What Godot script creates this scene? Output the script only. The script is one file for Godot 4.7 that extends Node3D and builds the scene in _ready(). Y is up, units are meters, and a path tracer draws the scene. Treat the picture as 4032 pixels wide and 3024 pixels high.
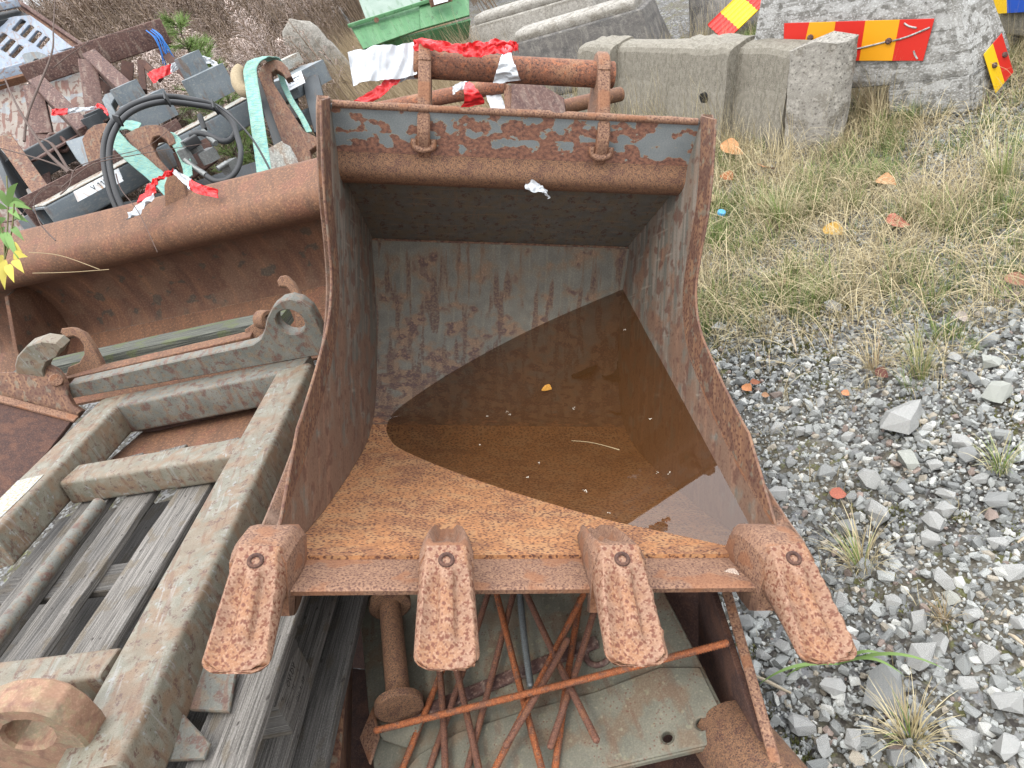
extends Node3D
# A rusty excavator bucket with rain water in it, on a pile of attachments in a gravel yard.

var M := {}
var noises := {}
var jobs := []
var done := []
var waiting := []
var rng := RandomNumberGenerator.new()
var camera_at := Vector3(0, 1.8, 0)


func _ready() -> void:
	rng.seed = 7
	set_view()
	make_materials()
	build_ground()
	build_background()
	build_machines()
	build_near()
	build_bucket()
	build_plants()


func set_view() -> void:
	var cam := Camera3D.new()
	cam.name = "camera"
	cam.transform = Transform3D(Vector3(0.9177, -0.3332, 0.2163), Vector3(0.3973, 0.7698, -0.4996), Vector3(0, 0.5444, 0.8388), Vector3(0, 1.8, 0))
	cam.fov = 56.02
	cam.near = 0.05
	cam.far = 200.0
	add_child(cam)
	var sky_material := ProceduralSkyMaterial.new()
	sky_material.sky_top_color = Color(0.97, 0.98, 1.0)
	sky_material.sky_horizon_color = Color(0.5, 0.505, 0.51)
	sky_material.sky_curve = 0.35
	sky_material.sky_energy_multiplier = 1.82
	sky_material.ground_bottom_color = Color(0.3, 0.29, 0.27)
	sky_material.ground_horizon_color = Color(0.36, 0.35, 0.33)
	sky_material.sun_angle_max = 1.0
	var sky := Sky.new()
	sky.sky_material = sky_material
	var env := Environment.new()
	env.background_mode = Environment.BG_SKY
	env.sky = sky
	env.tonemap_mode = Environment.TONE_MAPPER_LINEAR
	env.tonemap_exposure = 1.15
	env.sdfgi_enabled = true
	env.ssao_enabled = true
	env.ssil_enabled = true
	var around := WorldEnvironment.new()
	around.name = "environment"
	around.environment = env
	add_child(around)
	var sun := DirectionalLight3D.new()
	sun.name = "sun"
	sun.light_energy = 0.5
	sun.light_color = Color(1.0, 0.97, 0.92)
	sun.light_angular_distance = 14.0
	sun.shadow_enabled = true
	sun.look_at_from_position(Vector3(-1.2, 4.0, 1.6), Vector3.ZERO)
	add_child(sun)


# ---------------------------------------------------------------- names and things

func numbered(called: String, parent: Node) -> String:
	if not parent.has_node(called):
		return called
	var i := 1
	while parent.has_node("%s_%03d" % [called, i]):
		i += 1
	return "%s_%03d" % [called, i]


func tag(o: Node, label: String, category: String, group := "") -> void:
	o.set_meta("label", label)
	o.set_meta("category", category)
	if group:
		o.set_meta("group", group)


func thing(called: String, label: String, category: String, at: Vector3, group := "") -> Node3D:
	var o := Node3D.new()
	o.name = numbered(called, self)
	add_child(o, true)
	o.position = at
	tag(o, label, category, group)
	return o


func whole(node: Node) -> Transform3D:
	var t := Transform3D()
	var n: Node = node
	while n != self and n is Node3D:
		t = (n as Node3D).transform * t
		n = n.get_parent()
	return t


# commits a builder as ONE mesh under parent; points are in the scene's axes unless own is true
func obj(called: String, b: MB, mat: Material, parent: Node = self, own := false) -> MeshInstance3D:
	var o := MeshInstance3D.new()
	o.name = numbered(called, parent)
	var base := Vector3.ZERO
	if parent == self and not own:
		base = b.foot()
		o.position = base
	parent.add_child(o, true)
	var t := Transform3D() if own else (whole(parent) * Transform3D(Basis(), base)).affine_inverse()
	o.mesh = b.mesh(t)
	o.material_override = mat
	return o


func structure(o: Node, kind := "structure") -> void:
	o.set_meta("kind", kind)


# ---------------------------------------------------------------- mesh builder

class MB:
	var v := PackedVector3Array()
	var n := PackedVector3Array()
	var uv := PackedVector2Array()
	var c := PackedColorArray()
	var tint := Color(1, 1, 1)
	var tinted := false

	func foot() -> Vector3:
		var lo := Vector3(INF, INF, INF)
		var hi := -lo
		for p in v:
			lo = lo.min(p)
			hi = hi.max(p)
		return Vector3((lo.x + hi.x) / 2, lo.y, (lo.z + hi.z) / 2)

	func tri(p: Vector3, q: Vector3, r: Vector3, np: Vector3, nq: Vector3, nr: Vector3, up: Vector2, uq: Vector2, ur: Vector2) -> void:
		if (q - p).cross(r - p).dot(np + nq + nr) > 0:
			v.append_array([p, r, q])
			n.append_array([np, nr, nq])
			uv.append_array([up, ur, uq])
		else:
			v.append_array([p, q, r])
			n.append_array([np, nq, nr])
			uv.append_array([up, uq, ur])
		if tinted:
			c.append_array([tint, tint, tint])

	func flat(p: Vector3, q: Vector3, r: Vector3, out: Vector3) -> void:
		var k := (q - p).cross(r - p).normalized()
		if k.dot(out) < 0:
			k = -k
		tri(p, q, r, k, k, k, Vector2(p.x, p.z), Vector2(q.x, q.z), Vector2(r.x, r.z))

	func quad(p: Vector3, q: Vector3, r: Vector3, s: Vector3, out: Vector3, us := [Vector2(0, 0), Vector2(1, 0), Vector2(1, 1), Vector2(0, 1)]) -> void:
		var k := (r - p).cross(s - q).normalized()
		if k.dot(out) < 0:
			k = -k
		tri(p, q, r, k, k, k, us[0], us[1], us[2])
		tri(p, r, s, k, k, k, us[0], us[2], us[3])

	func add(o: MB, t: Transform3D) -> void:
		for i in o.v.size():
			v.append(t * o.v[i])
			n.append((t.basis * o.n[i]).normalized())
			uv.append(o.uv[i])
			if tinted:
				c.append(tint)

	func mesh(t: Transform3D) -> ArrayMesh:
		var vv := PackedVector3Array()
		var nn := PackedVector3Array()
		vv.resize(v.size())
		nn.resize(v.size())
		for i in v.size():
			vv[i] = t * v[i]
			nn[i] = (t.basis * n[i]).normalized()
		var a := []
		a.resize(Mesh.ARRAY_MAX)
		a[Mesh.ARRAY_VERTEX] = vv
		a[Mesh.ARRAY_NORMAL] = nn
		a[Mesh.ARRAY_TEX_UV] = uv
		if tinted:
			a[Mesh.ARRAY_COLOR] = c
		var m := ArrayMesh.new()
		m.add_surface_from_arrays(Mesh.PRIMITIVE_TRIANGLES, a)
		return m


func area_of(p: PackedVector2Array) -> float:
	var s := 0.0
	for i in p.size():
		s += p[i].cross(p[(i + 1) % p.size()])
	return s / 2


func wound(p: PackedVector2Array, ccw: bool) -> PackedVector2Array:
	var q := p.duplicate()
	if (area_of(q) > 0) != ccw:
		q.reverse()
	return q


func inset(p: PackedVector2Array, by: float) -> PackedVector2Array:
	var q := PackedVector2Array()
	var k := p.size()
	for i in k:
		var d0 := (p[i] - p[(i + k - 1) % k]).normalized()
		var d1 := (p[(i + 1) % k] - p[i]).normalized()
		var n0 := Vector2(d0.y, -d0.x)
		var n1 := Vector2(d1.y, -d1.x)
		q.append(p[i] - (n0 + n1) / maxf(0.35, 1.0 + n0.dot(n1)) * by)
	return q


func cap(outer: PackedVector2Array, holes: Array) -> Array:
	var p := outer.duplicate()
	var used := {}
	var left := holes.duplicate()
	while left.size():
		var bi := 0
		var bj := 0
		var best := INF
		var hole: PackedVector2Array = left[0]
		for h: PackedVector2Array in left:
			for i in p.size():
				if used.has(p[i]):
					continue
				for j in h.size():
					var d := p[i].distance_squared_to(h[j])
					if d < best:
						best = d
						bi = i
						bj = j
						hole = h
		left.erase(hole)
		var q := PackedVector2Array()
		for i in bi + 1:
			q.append(p[i])
		var away := (hole[bj] - p[bi]).normalized().orthogonal() * 4e-6
		for j in hole.size() + 1:
			q.append(hole[(bj + j) % hole.size()] + (away if j == hole.size() else Vector2.ZERO))
		q.append(p[bi] + away)
		used[hole[bj] + away] = true
		used[p[bi] + away] = true
		for i in range(bi + 1, p.size()):
			q.append(p[i])
		used[p[bi]] = true
		used[hole[bj]] = true
		p = q
	return [p, Geometry2D.triangulate_polygon(p)]


# a plate: outline in xy of xf, thickness along its z, with bevelled edges and holes
func ex(b: MB, outline: PackedVector2Array, xf: Transform3D, depth: float, bev := 0.002, holes := [], smooth := 42.0) -> void:
	var outs := [wound(outline, true)]
	for h in holes:
		outs.append(wound(PackedVector2Array(h), false))
	var ins := []
	var cs := cos(deg_to_rad(smooth))
	for o: PackedVector2Array in outs:
		var k := o.size()
		var small := inset(o, bev) if bev > 0 else o
		ins.append(small)
		var en := []
		for i in k:
			var d := (o[(i + 1) % k] - o[i]).normalized()
			en.append(Vector2(d.y, -d.x))
		var run := 0.0
		for i in k:
			var j := (i + 1) % k
			var ni: Vector2 = en[i]
			var prev: Vector2 = en[(i + k - 1) % k]
			var next: Vector2 = en[j]
			var n0 := (ni + prev).normalized() if ni.dot(prev) > cs else ni
			var n1 := (ni + next).normalized() if ni.dot(next) > cs else ni
			var len := o[i].distance_to(o[j])
			var zs := [0.0, bev, depth - bev, depth] if bev > 0 else [0.0, depth]
			for s in zs.size() - 1:
				var za: float = zs[s]
				var zb: float = zs[s + 1]
				var pa := small if s == 0 and bev > 0 else o
				var pb := small if s == 2 else o
				var lift := 0.0
				if bev > 0:
					lift = -0.8 if s == 0 else 0.8 if s == 2 else 0.0
				var w0 := (xf.basis * Vector3(n0.x, n0.y, lift)).normalized()
				var w1 := (xf.basis * Vector3(n1.x, n1.y, lift)).normalized()
				var A := xf * Vector3(pa[i].x, pa[i].y, za)
				var B := xf * Vector3(pa[j].x, pa[j].y, za)
				var C := xf * Vector3(pb[j].x, pb[j].y, zb)
				var D := xf * Vector3(pb[i].x, pb[i].y, zb)
				b.tri(A, B, C, w0, w1, w1, Vector2(run, za), Vector2(run + len, za), Vector2(run + len, zb))
				b.tri(A, C, D, w0, w1, w0, Vector2(run, za), Vector2(run + len, zb), Vector2(run, zb))
			run += len
	var made := cap(ins[0], ins.slice(1))
	var pts: PackedVector2Array = made[0]
	var ids: PackedInt32Array = made[1]
	if ids.is_empty():
		printerr("cap failed ", outline.size(), " holes ", holes.size())
	for side in 2:
		var z := 0.0 if side == 0 else depth
		var nn := (xf.basis * Vector3(0, 0, -1 if side == 0 else 1)).normalized()
		for i in range(0, ids.size(), 3):
			var p := pts[ids[i]]
			var q := pts[ids[i + 1]]
			var r := pts[ids[i + 2]]
			b.tri(xf * Vector3(p.x, p.y, z), xf * Vector3(q.x, q.y, z), xf * Vector3(r.x, r.y, z), nn, nn, nn, p, q, r)


func rrect(w: float, h: float, r: float, seg := 4) -> PackedVector2Array:
	var p := PackedVector2Array()
	for k in 4:
		var cx := (w / 2 - r) * (1 if k == 0 or k == 3 else -1)
		var cy := (h / 2 - r) * (1 if k < 2 else -1)
		for i in seg + 1:
			var t := PI / 2 * (k + float(i) / seg)
			p.append(Vector2(cx + cos(t) * r, cy + sin(t) * r))
	return p


func circle(r: float, seg := 20, at := Vector2.ZERO) -> PackedVector2Array:
	var p := PackedVector2Array()
	for i in seg:
		p.append(at + Vector2(cos(TAU * i / seg), sin(TAU * i / seg)) * r)
	return p


func frame_of(z: Vector3, up: Vector3, at: Vector3) -> Transform3D:
	var zz := z.normalized()
	var x := up.cross(zz).normalized()
	return Transform3D(x, zz.cross(x), zz, at)


# a square tube or bar from a to b, its top edge along up
func beam(b: MB, a: Vector3, e: Vector3, up: Vector3, w: float, h: float, r := 0.008, wall := 0.0, bev := 0.002) -> void:
	var xf := frame_of(e - a, up, a)
	var holes := [rrect(w - wall * 2, h - wall * 2, maxf(r - wall, 0.003))] if wall > 0 else []
	ex(b, rrect(w, h, r), xf, a.distance_to(e), bev, holes)


# a plate given by four or more corners that lie in about one plane; the thickness goes along away
func slab(b: MB, pts: Array, away: Vector3, thick: float, bev := 0.002, holes3 := []) -> void:
	var k: Vector3 = Vector3.ZERO
	for i in pts.size():
		var p: Vector3 = pts[i]
		var q: Vector3 = pts[(i + 1) % pts.size()]
		k += p.cross(q)
	k = k.normalized()
	if k.dot(away) < 0:
		k = -k
	var up: Vector3 = (pts[1] - pts[0]).normalized()
	var xf := frame_of(k, up, pts[0])
	var inv := xf.affine_inverse()
	var o := PackedVector2Array()
	for p in pts:
		var q: Vector3 = inv * p
		o.append(Vector2(q.x, q.y))
	if holes3.size():   # more corners on the outline, for short cuts to the holes
		var finer := PackedVector2Array()
		for i in o.size():
			for s in 6:
				finer.append(o[i].lerp(o[(i + 1) % o.size()], s / 6.0))
		o = finer
	var hs := []
	for h in holes3:
		var hp := PackedVector2Array()
		for p in h:
			var q: Vector3 = inv * p
			hp.append(Vector2(q.x, q.y))
		hs.append(hp)
	ex(b, o, xf, thick, bev, hs)


# a skin over rings of equal size, smooth across it
func loft(b: MB, rings: Array, closed := true, caps := true, vs := 1.0, leave0 := 0, leave1 := 0) -> void:
	var rows := rings.size()
	var k: int = rings[0].size()
	var nr := []
	for i in rows:
		var row := PackedVector3Array()
		for j in k:
			var j0 := (j + k - 1) % k if closed else maxi(j - 1, 0)
			var j1 := (j + 1) % k if closed else mini(j + 1, k - 1)
			var du: Vector3 = rings[i][j1] - rings[i][j0]
			var dv: Vector3 = rings[mini(i + 1, rows - 1)][j] - rings[maxi(i - 1, 0)][j]
			row.append(du.cross(dv).normalized())
		nr.append(row)
	var flip := 1.0
	if closed:
		var mid := Vector3.ZERO
		for p in rings[rows / 2]:
			mid += p
		mid /= k
		var s := 0.0
		for j in k:
			s += nr[rows / 2][j].dot(rings[rows / 2][j] - mid)
		flip = 1.0 if s > 0 else -1.0
	for i in range(leave0, rows - 1 - leave1):   # rows left out only bend the normals
		for j in (k if closed else k - 1):
			var j1 := (j + 1) % k
			var u0 := float(j) / k
			var u1 := float(j + 1) / k
			var v0 := i * vs
			var v1 := (i + 1) * vs
			b.tri(rings[i][j], rings[i][j1], rings[i + 1][j1], nr[i][j] * flip, nr[i][j1] * flip, nr[i + 1][j1] * flip, Vector2(u0, v0), Vector2(u1, v0), Vector2(u1, v1))
			b.tri(rings[i][j], rings[i + 1][j1], rings[i + 1][j], nr[i][j] * flip, nr[i + 1][j1] * flip, nr[i + 1][j] * flip, Vector2(u0, v0), Vector2(u1, v1), Vector2(u0, v1))
	if closed and caps:
		for e in 2:
			var ring: PackedVector3Array = rings[0 if e == 0 else rows - 1]
			var mid := Vector3.ZERO
			for p in ring:
				mid += p
			mid /= k
			var other: PackedVector3Array = rings[1 if e == 0 else rows - 2]
			var out := mid - other[0]
			var om := Vector3.ZERO
			for p in other:
				om += p
			out = mid - om / k
			for j in k:
				b.flat(mid, ring[j], ring[(j + 1) % k], out)


# the same with every edge along the rings kept sharp
func loft_sharp(b: MB, rings: Array) -> void:
	var k: int = rings[0].size()
	var m := MB.new()
	for j in k:
		var rows := []
		for r in rings:
			rows.append(PackedVector3Array([r[j], r[(j + 1) % k]]))
		var part := MB.new()
		loft(part, rows, false, false)
		var mid := Vector3.ZERO
		for p in rings[rings.size() / 2]:
			mid += p / k
		var s := 0.0
		for i in part.v.size():
			s += part.n[i].dot(part.v[i] - mid)
		for i in range(0, part.v.size(), 3):
			var f := 1.0 if s > 0 else -1.0
			b.tri(part.v[i], part.v[i + 1], part.v[i + 2], part.n[i] * f, part.n[i + 1] * f, part.n[i + 2] * f, part.uv[i], part.uv[i + 1], part.uv[i + 2])
	for e in 2:
		var ring: PackedVector3Array = rings[0 if e == 0 else rings.size() - 1]
		var other: PackedVector3Array = rings[1 if e == 0 else rings.size() - 2]
		var mid := Vector3.ZERO
		for p in ring:
			mid += p / k
		for j in k:
			b.flat(mid, ring[j], ring[(j + 1) % k], ring[0] - other[0])


func smooth_path(pts: Array, per := 5) -> Array:
	var r := []
	var k := pts.size()
	for i in k - 1:
		var p0: Vector3 = pts[maxi(i - 1, 0)]
		var p1: Vector3 = pts[i]
		var p2: Vector3 = pts[i + 1]
		var p3: Vector3 = pts[mini(i + 2, k - 1)]
		for s in per:
			r.append(p1.cubic_interpolate(p2, p0, p3, float(s) / per))
	r.append(pts[k - 1])
	return r


func tube(b: MB, pts: Array, r: Variant, seg := 12, caps := true) -> void:
	var rings := []
	var side := Vector3.ZERO
	for i in pts.size():
		var d: Vector3 = (pts[mini(i + 1, pts.size() - 1)] - pts[maxi(i - 1, 0)]).normalized()
		if side == Vector3.ZERO:
			side = d.cross(Vector3.UP if absf(d.y) < 0.9 else Vector3.RIGHT).normalized()
		side = (side - d * side.dot(d)).normalized()
		var other := d.cross(side)
		var rr: float = r[i] if r is Array else r
		var ring := PackedVector3Array()
		for j in seg:
			ring.append(pts[i] + (side * cos(TAU * j / seg) + other * sin(TAU * j / seg)) * rr)
		rings.append(ring)
	loft(b, rings, true, caps)


# a woven or plastic band along points, half widths given as vectors; thick > 0 makes it solid
func band(b: MB, pts: Array, half: Array, thick := 0.0012, across := 5, ruffle := 0.0, seed_of := 1) -> void:
	var f := FastNoiseLite.new()
	f.seed = seed_of
	f.frequency = 8.0
	var top := []
	var low := []
	for i in pts.size():
		var d: Vector3 = (pts[mini(i + 1, pts.size() - 1)] - pts[maxi(i - 1, 0)]).normalized()
		var h: Vector3 = half[i]
		var k := d.cross(h).normalized()
		var rt := PackedVector3Array()
		var rl := PackedVector3Array()
		for j in across:
			var s := 2.0 * j / (across - 1) - 1.0
			var p: Vector3 = pts[i] + h * s + k * ruffle * f.get_noise_2d(i * 0.022, s * 0.07)
			rt.append(p + k * thick / 2)
			rl.append(p - k * thick / 2)
		rl.reverse()
		rt.append_array(rl)
		top.append(rt)
	loft(b, top, true, true, 0.1)


# ---------------------------------------------------------------- computed textures

func nz(seed_of: int, freq: float, w := 512, h := 512, kind := "fbm", oct := 4) -> PackedByteArray:
	var key := "%d %f %d %d %s %d" % [seed_of, freq, w, h, kind, oct]
	if noises.has(key):
		return noises[key]
	var f := FastNoiseLite.new()
	f.seed = seed_of
	freq *= 512.0 / 384.0 if w == 384 else 1.2 if w == 640 else 1.0
	f.frequency = freq
	f.noise_type = FastNoiseLite.TYPE_SIMPLEX_SMOOTH
	f.fractal_octaves = oct
	f.fractal_type = FastNoiseLite.FRACTAL_FBM
	if kind == "ridge":
		f.fractal_type = FastNoiseLite.FRACTAL_RIDGED
	if kind == "spots" or kind == "cells":
		f.noise_type = FastNoiseLite.TYPE_CELLULAR
		f.fractal_type = FastNoiseLite.FRACTAL_NONE
		f.cellular_return_type = FastNoiseLite.RETURN_DISTANCE if kind == "spots" else FastNoiseLite.RETURN_CELL_VALUE
		f.domain_warp_enabled = true
		f.domain_warp_amplitude = 0.35 / freq
		f.domain_warp_frequency = freq * 1.3
		f.domain_warp_fractal_type = FastNoiseLite.DOMAIN_WARP_FRACTAL_NONE
	var im := f.get_seamless_image(w, h, false, false, 0.12, true)
	im.convert(Image.FORMAT_L8)
	noises[key] = im.get_data()
	return noises[key]


# noise drawn out along one side: streaks along v (up = true) or along u
func streaks(seed_of: int, freq: float, stretch: int, w := 512, h := 512, up := true, oct := 4) -> PackedByteArray:
	var key := "st %d %f %d %d %d %s" % [seed_of, freq, stretch, w, h, up]
	if noises.has(key):
		return noises[key]
	var f := FastNoiseLite.new()
	f.seed = seed_of
	freq *= 512.0 / 384.0 if w == 384 else 1.2 if w == 640 else 1.0
	f.frequency = freq
	f.noise_type = FastNoiseLite.TYPE_SIMPLEX_SMOOTH
	f.fractal_octaves = oct
	var im := f.get_seamless_image(w if up else w / stretch, h / stretch if up else h, false, false, 0.12, true)
	im.resize(w, h, Image.INTERPOLATE_CUBIC)
	im.convert(Image.FORMAT_L8)
	noises[key] = im.get_data()
	return noises[key]


# adds a bias per row to a map, so that a threshold gives more of it at one end
func rows_bias(a: PackedByteArray, w: int, h: int, at: Array) -> PackedByteArray:
	var r := PackedByteArray()
	r.resize(a.size())
	for y in h:
		var t := float(y) / (h - 1)
		var bias := 0.0
		for i in at.size() - 1:
			if t >= at[i].x and t <= at[i + 1].x:
				bias = lerpf(at[i].y, at[i + 1].y, (t - at[i].x) / maxf(1e-4, at[i + 1].x - at[i].x))
		var k := int(bias)
		for x in range(y * w, y * w + w):
			r[x] = clampi(a[x] + k, 0, 255)
	return r


func lut(lo: float, hi: float, strength: float) -> PackedFloat32Array:
	var t := PackedFloat32Array()
	t.resize(256)
	for i in 256:
		var s := clampf((i / 255.0 - lo) / (hi - lo), 0, 1)
		t[i] = s * s * (3 - 2 * s) * strength
	return t


# layers: [map, lo, hi, colour, strength, height] or with a second mask [.., map2, lo2, hi2]
func tex(w: int, h: int, c0: Color, c1: Color, base: PackedByteArray, layers: Array, out_height := false, grain := 0.06) -> Array:
	jobs.append([w, h, c0, c1, base, layers, out_height, grain, nz(91, 0.22, w, h, "fbm", 2)])
	done.append(null)
	return [jobs.size() - 1]


func run_job(k: int) -> void:
	var j: Array = jobs[k]
	done[k] = paint(j[0], j[1], j[2], j[3], j[4], j[5], j[6], j[7], j[8])


# paints all the textures and hands them to their materials
func finish_materials() -> void:
	for k in jobs.size():
		run_job(k)
	for w in waiting:
		var m: StandardMaterial3D = w[0]
		var images: Array = done[w[1]]
		m.albedo_texture = ImageTexture.create_from_image(images[0])
		if images.size() > 1 and w[2] > 0:
			m.heightmap_enabled = true
			m.heightmap_texture = ImageTexture.create_from_image(images[1])
			m.heightmap_scale = w[2]
	noises.clear()
	jobs.clear()
	done.clear()


func paint(w: int, h: int, c0: Color, c1: Color, base: PackedByteArray, layers: Array, out_height: bool, grain: float, fine: PackedByteArray) -> Array:
	var count := w * h
	var C := PackedColorArray()
	C.resize(count)
	var ramp := PackedColorArray()
	for i in 256:
		ramp.append(c0.lerp(c1, i / 255.0))
	for i in count:
		C[i] = ramp[base[i]]
	for L in layers:
		var a: PackedByteArray = L[0]
		var la := lut(L[1], L[2], L[4])
		var col: Color = L[3]
		if L.size() > 6:
			var a2: PackedByteArray = L[6]
			var lb := lut(L[7], L[8], 1.0)
			for i in count:
				var m := la[a[i]]
				if m > 0.01:
					C[i] = C[i].lerp(col, m * lb[a2[i]])
		else:
			for i in count:
				var m := la[a[i]]
				if m > 0.01:
					C[i] = C[i].lerp(col, m)
	var im := Image.create_from_data(w, h, false, Image.FORMAT_RGBAF, C.to_byte_array())
	im.convert(Image.FORMAT_RGBA8)
	if grain > 0:
		im.blend_rect(speckle(w, h, grain, fine), Rect2i(0, 0, w, h), Vector2i.ZERO)
	im.convert(Image.FORMAT_RGB8)
	var res := [im]
	if out_height:
		var high: Image = im.duplicate()
		high.convert(Image.FORMAT_L8)
		res.append(high)
	return res


# a fine light and dark grain, laid over every surface of that size
func speckle(w: int, h: int, grain: float, fine: PackedByteArray) -> Image:
	var key := "speckle %d %d %.2f" % [w, h, grain]
	if not noises.has(key):
		var px := PackedByteArray()
		px.resize(w * h * 4)
		var tone := PackedByteArray()
		for i in 256:
			var t := i / 255.0 - 0.5
			tone.append(20 if t < 0 else 235)
			tone.append(clampi(int(absf(t) * grain * 900.0), 0, 120))
		for i in w * h:
			var k := fine[i] * 2
			px[i * 4] = tone[k]
			px[i * 4 + 1] = tone[k]
			px[i * 4 + 2] = tone[k]
			px[i * 4 + 3] = tone[k + 1]
		noises[key] = Image.create_from_data(w, h, false, Image.FORMAT_RGBA8, px)
	return noises[key]


# tile > 0: laid on by triplanar mapping, tile metres a side; tile == 0: by the mesh's own coordinates
func mat(called: String, maps: Array, tile: float, rough: float, relief_cm := 0.0, metal := 0.0) -> StandardMaterial3D:
	var m := StandardMaterial3D.new()
	m.resource_name = called
	if maps.size():
		waiting.append([m, maps[0], relief_cm])
	if tile > 0:
		m.uv1_triplanar = true
		m.uv1_triplanar_sharpness = 4.0
		m.uv1_scale = Vector3.ONE / tile
	m.roughness = rough
	m.metallic = metal
	m.cull_mode = BaseMaterial3D.CULL_DISABLED
	M[called] = m
	return m


func plain(called: String, col: Color, rough := 0.8, metal := 0.0) -> StandardMaterial3D:
	var m := mat(called, [], 0.0, rough, 0.0, metal)
	m.albedo_color = col
	return m


func rgb(r: float, g: float, b: float) -> Color:
	return Color(r / 255.0, g / 255.0, b / 255.0)


func make_materials() -> void:
	var S := 384
	var soft := nz(1, 0.008, S, S)
	var mid := nz(2, 0.03, S, S)
	var fine := nz(3, 0.09, S, S)
	var spots := nz(4, 0.045, S, S, "spots")
	var scratch := streaks(5, 0.06, 10, S, S, true, 2)
	var drip := streaks(6, 0.03, 6, S, S, true, 4)
	var ridge := nz(7, 0.016, S, S, "ridge", 3)
	# rust with dark pits, three tones
	var K := 640
	var kspots := nz(14, 0.085, K, K, "spots")
	var kbig := nz(15, 0.06, K, K, "spots")
	var kmid := nz(16, 0.02, K, K)
	var kfine := nz(17, 0.1, K, K)
	var ksoft := nz(18, 0.004, K, K)
	mat("floor_rust", tex(K, K, rgb(123, 81, 50), rgb(165, 114, 73), kmid, [
		[ksoft, 0.52, 0.75, rgb(115, 76, 52), 0.7, 0.0],
		[kfine, 0.55, 0.7, rgb(175, 129, 84), 0.5, 0.0],
		[nz(19, 0.011, K, K, "fbm", 4), 0.5, 0.7, rgb(154, 116, 79), 0.7, 0.0],
		[kspots, 0.36, 0.2, rgb(75, 44, 33), 0.92, -0.35, kfine, 0.66, 0.46],
		[kbig, 0.2, 0.1, rgb(64, 34, 26), 0.9, -0.3, ksoft, 0.4, 0.6]], true), 0.7, 0.85, 0.2)
	mat("edge_rust", tex(K, K, rgb(98, 70, 56), rgb(130, 98, 76), kmid, [
		[kfine, 0.5, 0.7, rgb(155, 119, 91), 0.5, 0.0],
		[kspots, 0.38, 0.22, rgb(73, 45, 35), 0.8, -0.3, kfine, 0.66, 0.46],
		[ksoft, 0.55, 0.7, rgb(125, 79, 50), 0.6, 0.0]], true), 0.48, 0.8, 0.2)
	mat("tooth_rust", tex(K, K, rgb(115, 84, 65), rgb(136, 104, 83), kmid, [
		[ksoft, 0.5, 0.72, rgb(127, 85, 55), 0.75, 0.0],
		[kfine, 0.58, 0.75, rgb(148, 120, 99), 0.5, 0.0],
		[kbig, 0.36, 0.2, rgb(88, 44, 26), 0.9, -0.3, kfine, 0.64, 0.46],
		[kspots, 0.2, 0.12, rgb(86, 49, 35), 0.7, -0.2]], true), 0.58, 0.72, 0.15)
	mat("brown_rust", tex(S, S, rgb(83, 59, 44), rgb(120, 87, 61), mid, [
		[soft, 0.55, 0.75, rgb(76, 50, 40), 0.7, 0.0],
		[fine, 0.55, 0.72, rgb(148, 103, 68), 0.5, 0.05],
		[spots, 0.34, 0.18, rgb(55, 34, 27), 0.7, -0.3, fine, 0.64, 0.42],
		[fine, 0.3, 0.18, rgb(50, 34, 28), 0.6, -0.2]], true, 0.1), 0.19, 0.85, 0.1)
	mat("pin_rust", tex(S, S, rgb(81, 51, 38), rgb(127, 79, 55), fine, [
		[soft, 0.6, 0.8, rgb(144, 108, 79), 0.5, 0.0],
		[mid, 0.58, 0.72, rgb(145, 87, 56), 0.7, 0.1],
		[fine, 0.35, 0.2, rgb(46, 29, 26), 0.8, -0.25]], true, 0.12), 0.4, 0.85, 0.25)
	mat("dark_rust", tex(S, S, rgb(46, 29, 26), rgb(75, 48, 37), mid, [
		[soft, 0.55, 0.75, rgb(87, 56, 41), 0.6, 0.0],
		[fine, 0.6, 0.75, rgb(91, 60, 44), 0.4, 0.0]], true, 0.1), 0.5, 0.9, 0.15)
	mat("smooth_rust", tex(S, S, rgb(80, 54, 38), rgb(107, 72, 49), drip, [
		[soft, 0.5, 0.75, rgb(101, 62, 46), 0.6, 0.0],
		[fine, 0.62, 0.78, rgb(138, 97, 64), 0.55, 0.0],
		[fine, 0.32, 0.2, rgb(67, 39, 28), 0.5, -0.1]], true, 0.09), 0.7, 0.8, 0.1)
	mat("blade_face", tex(S, S, rgb(70, 45, 31), rgb(104, 69, 47), drip, [
		[soft, 0.5, 0.7, rgb(97, 72, 54), 0.6, 0.0],
		[drip, 0.62, 0.8, rgb(114, 79, 53), 0.5, 0.0],
		[nz(29, 0.016, S, S, "fbm", 5), 0.68, 0.76, rgb(52, 50, 43), 0.6, -0.1]], true, 0.09), 1.1, 0.85, 0.1)
	# grey paint with rust, on the bucket's inside
	var kdrip := streaks(21, 0.03, 7, K, K, true, 4)
	var kscr := streaks(22, 0.05, 16, K, K, true, 2)
	var kscr2 := streaks(23, 0.05, 14, K, K, false, 2)
	var blot := nz(24, 0.012, K, K, "fbm", 5)
	var back_mix := rows_bias(blot, K, K, [Vector2(0, -44), Vector2(0.3, -12), Vector2(0.55, 26), Vector2(1, 70)])
	var back_low := rows_bias(kmid, K, K, [Vector2(0, -255), Vector2(0.78, -90), Vector2(0.92, 40), Vector2(1, 120)])
	var back_mix2 := rows_bias(kdrip, K, K, [Vector2(0, -34), Vector2(0.25, -10), Vector2(0.5, 24), Vector2(1, 56)])
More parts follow.
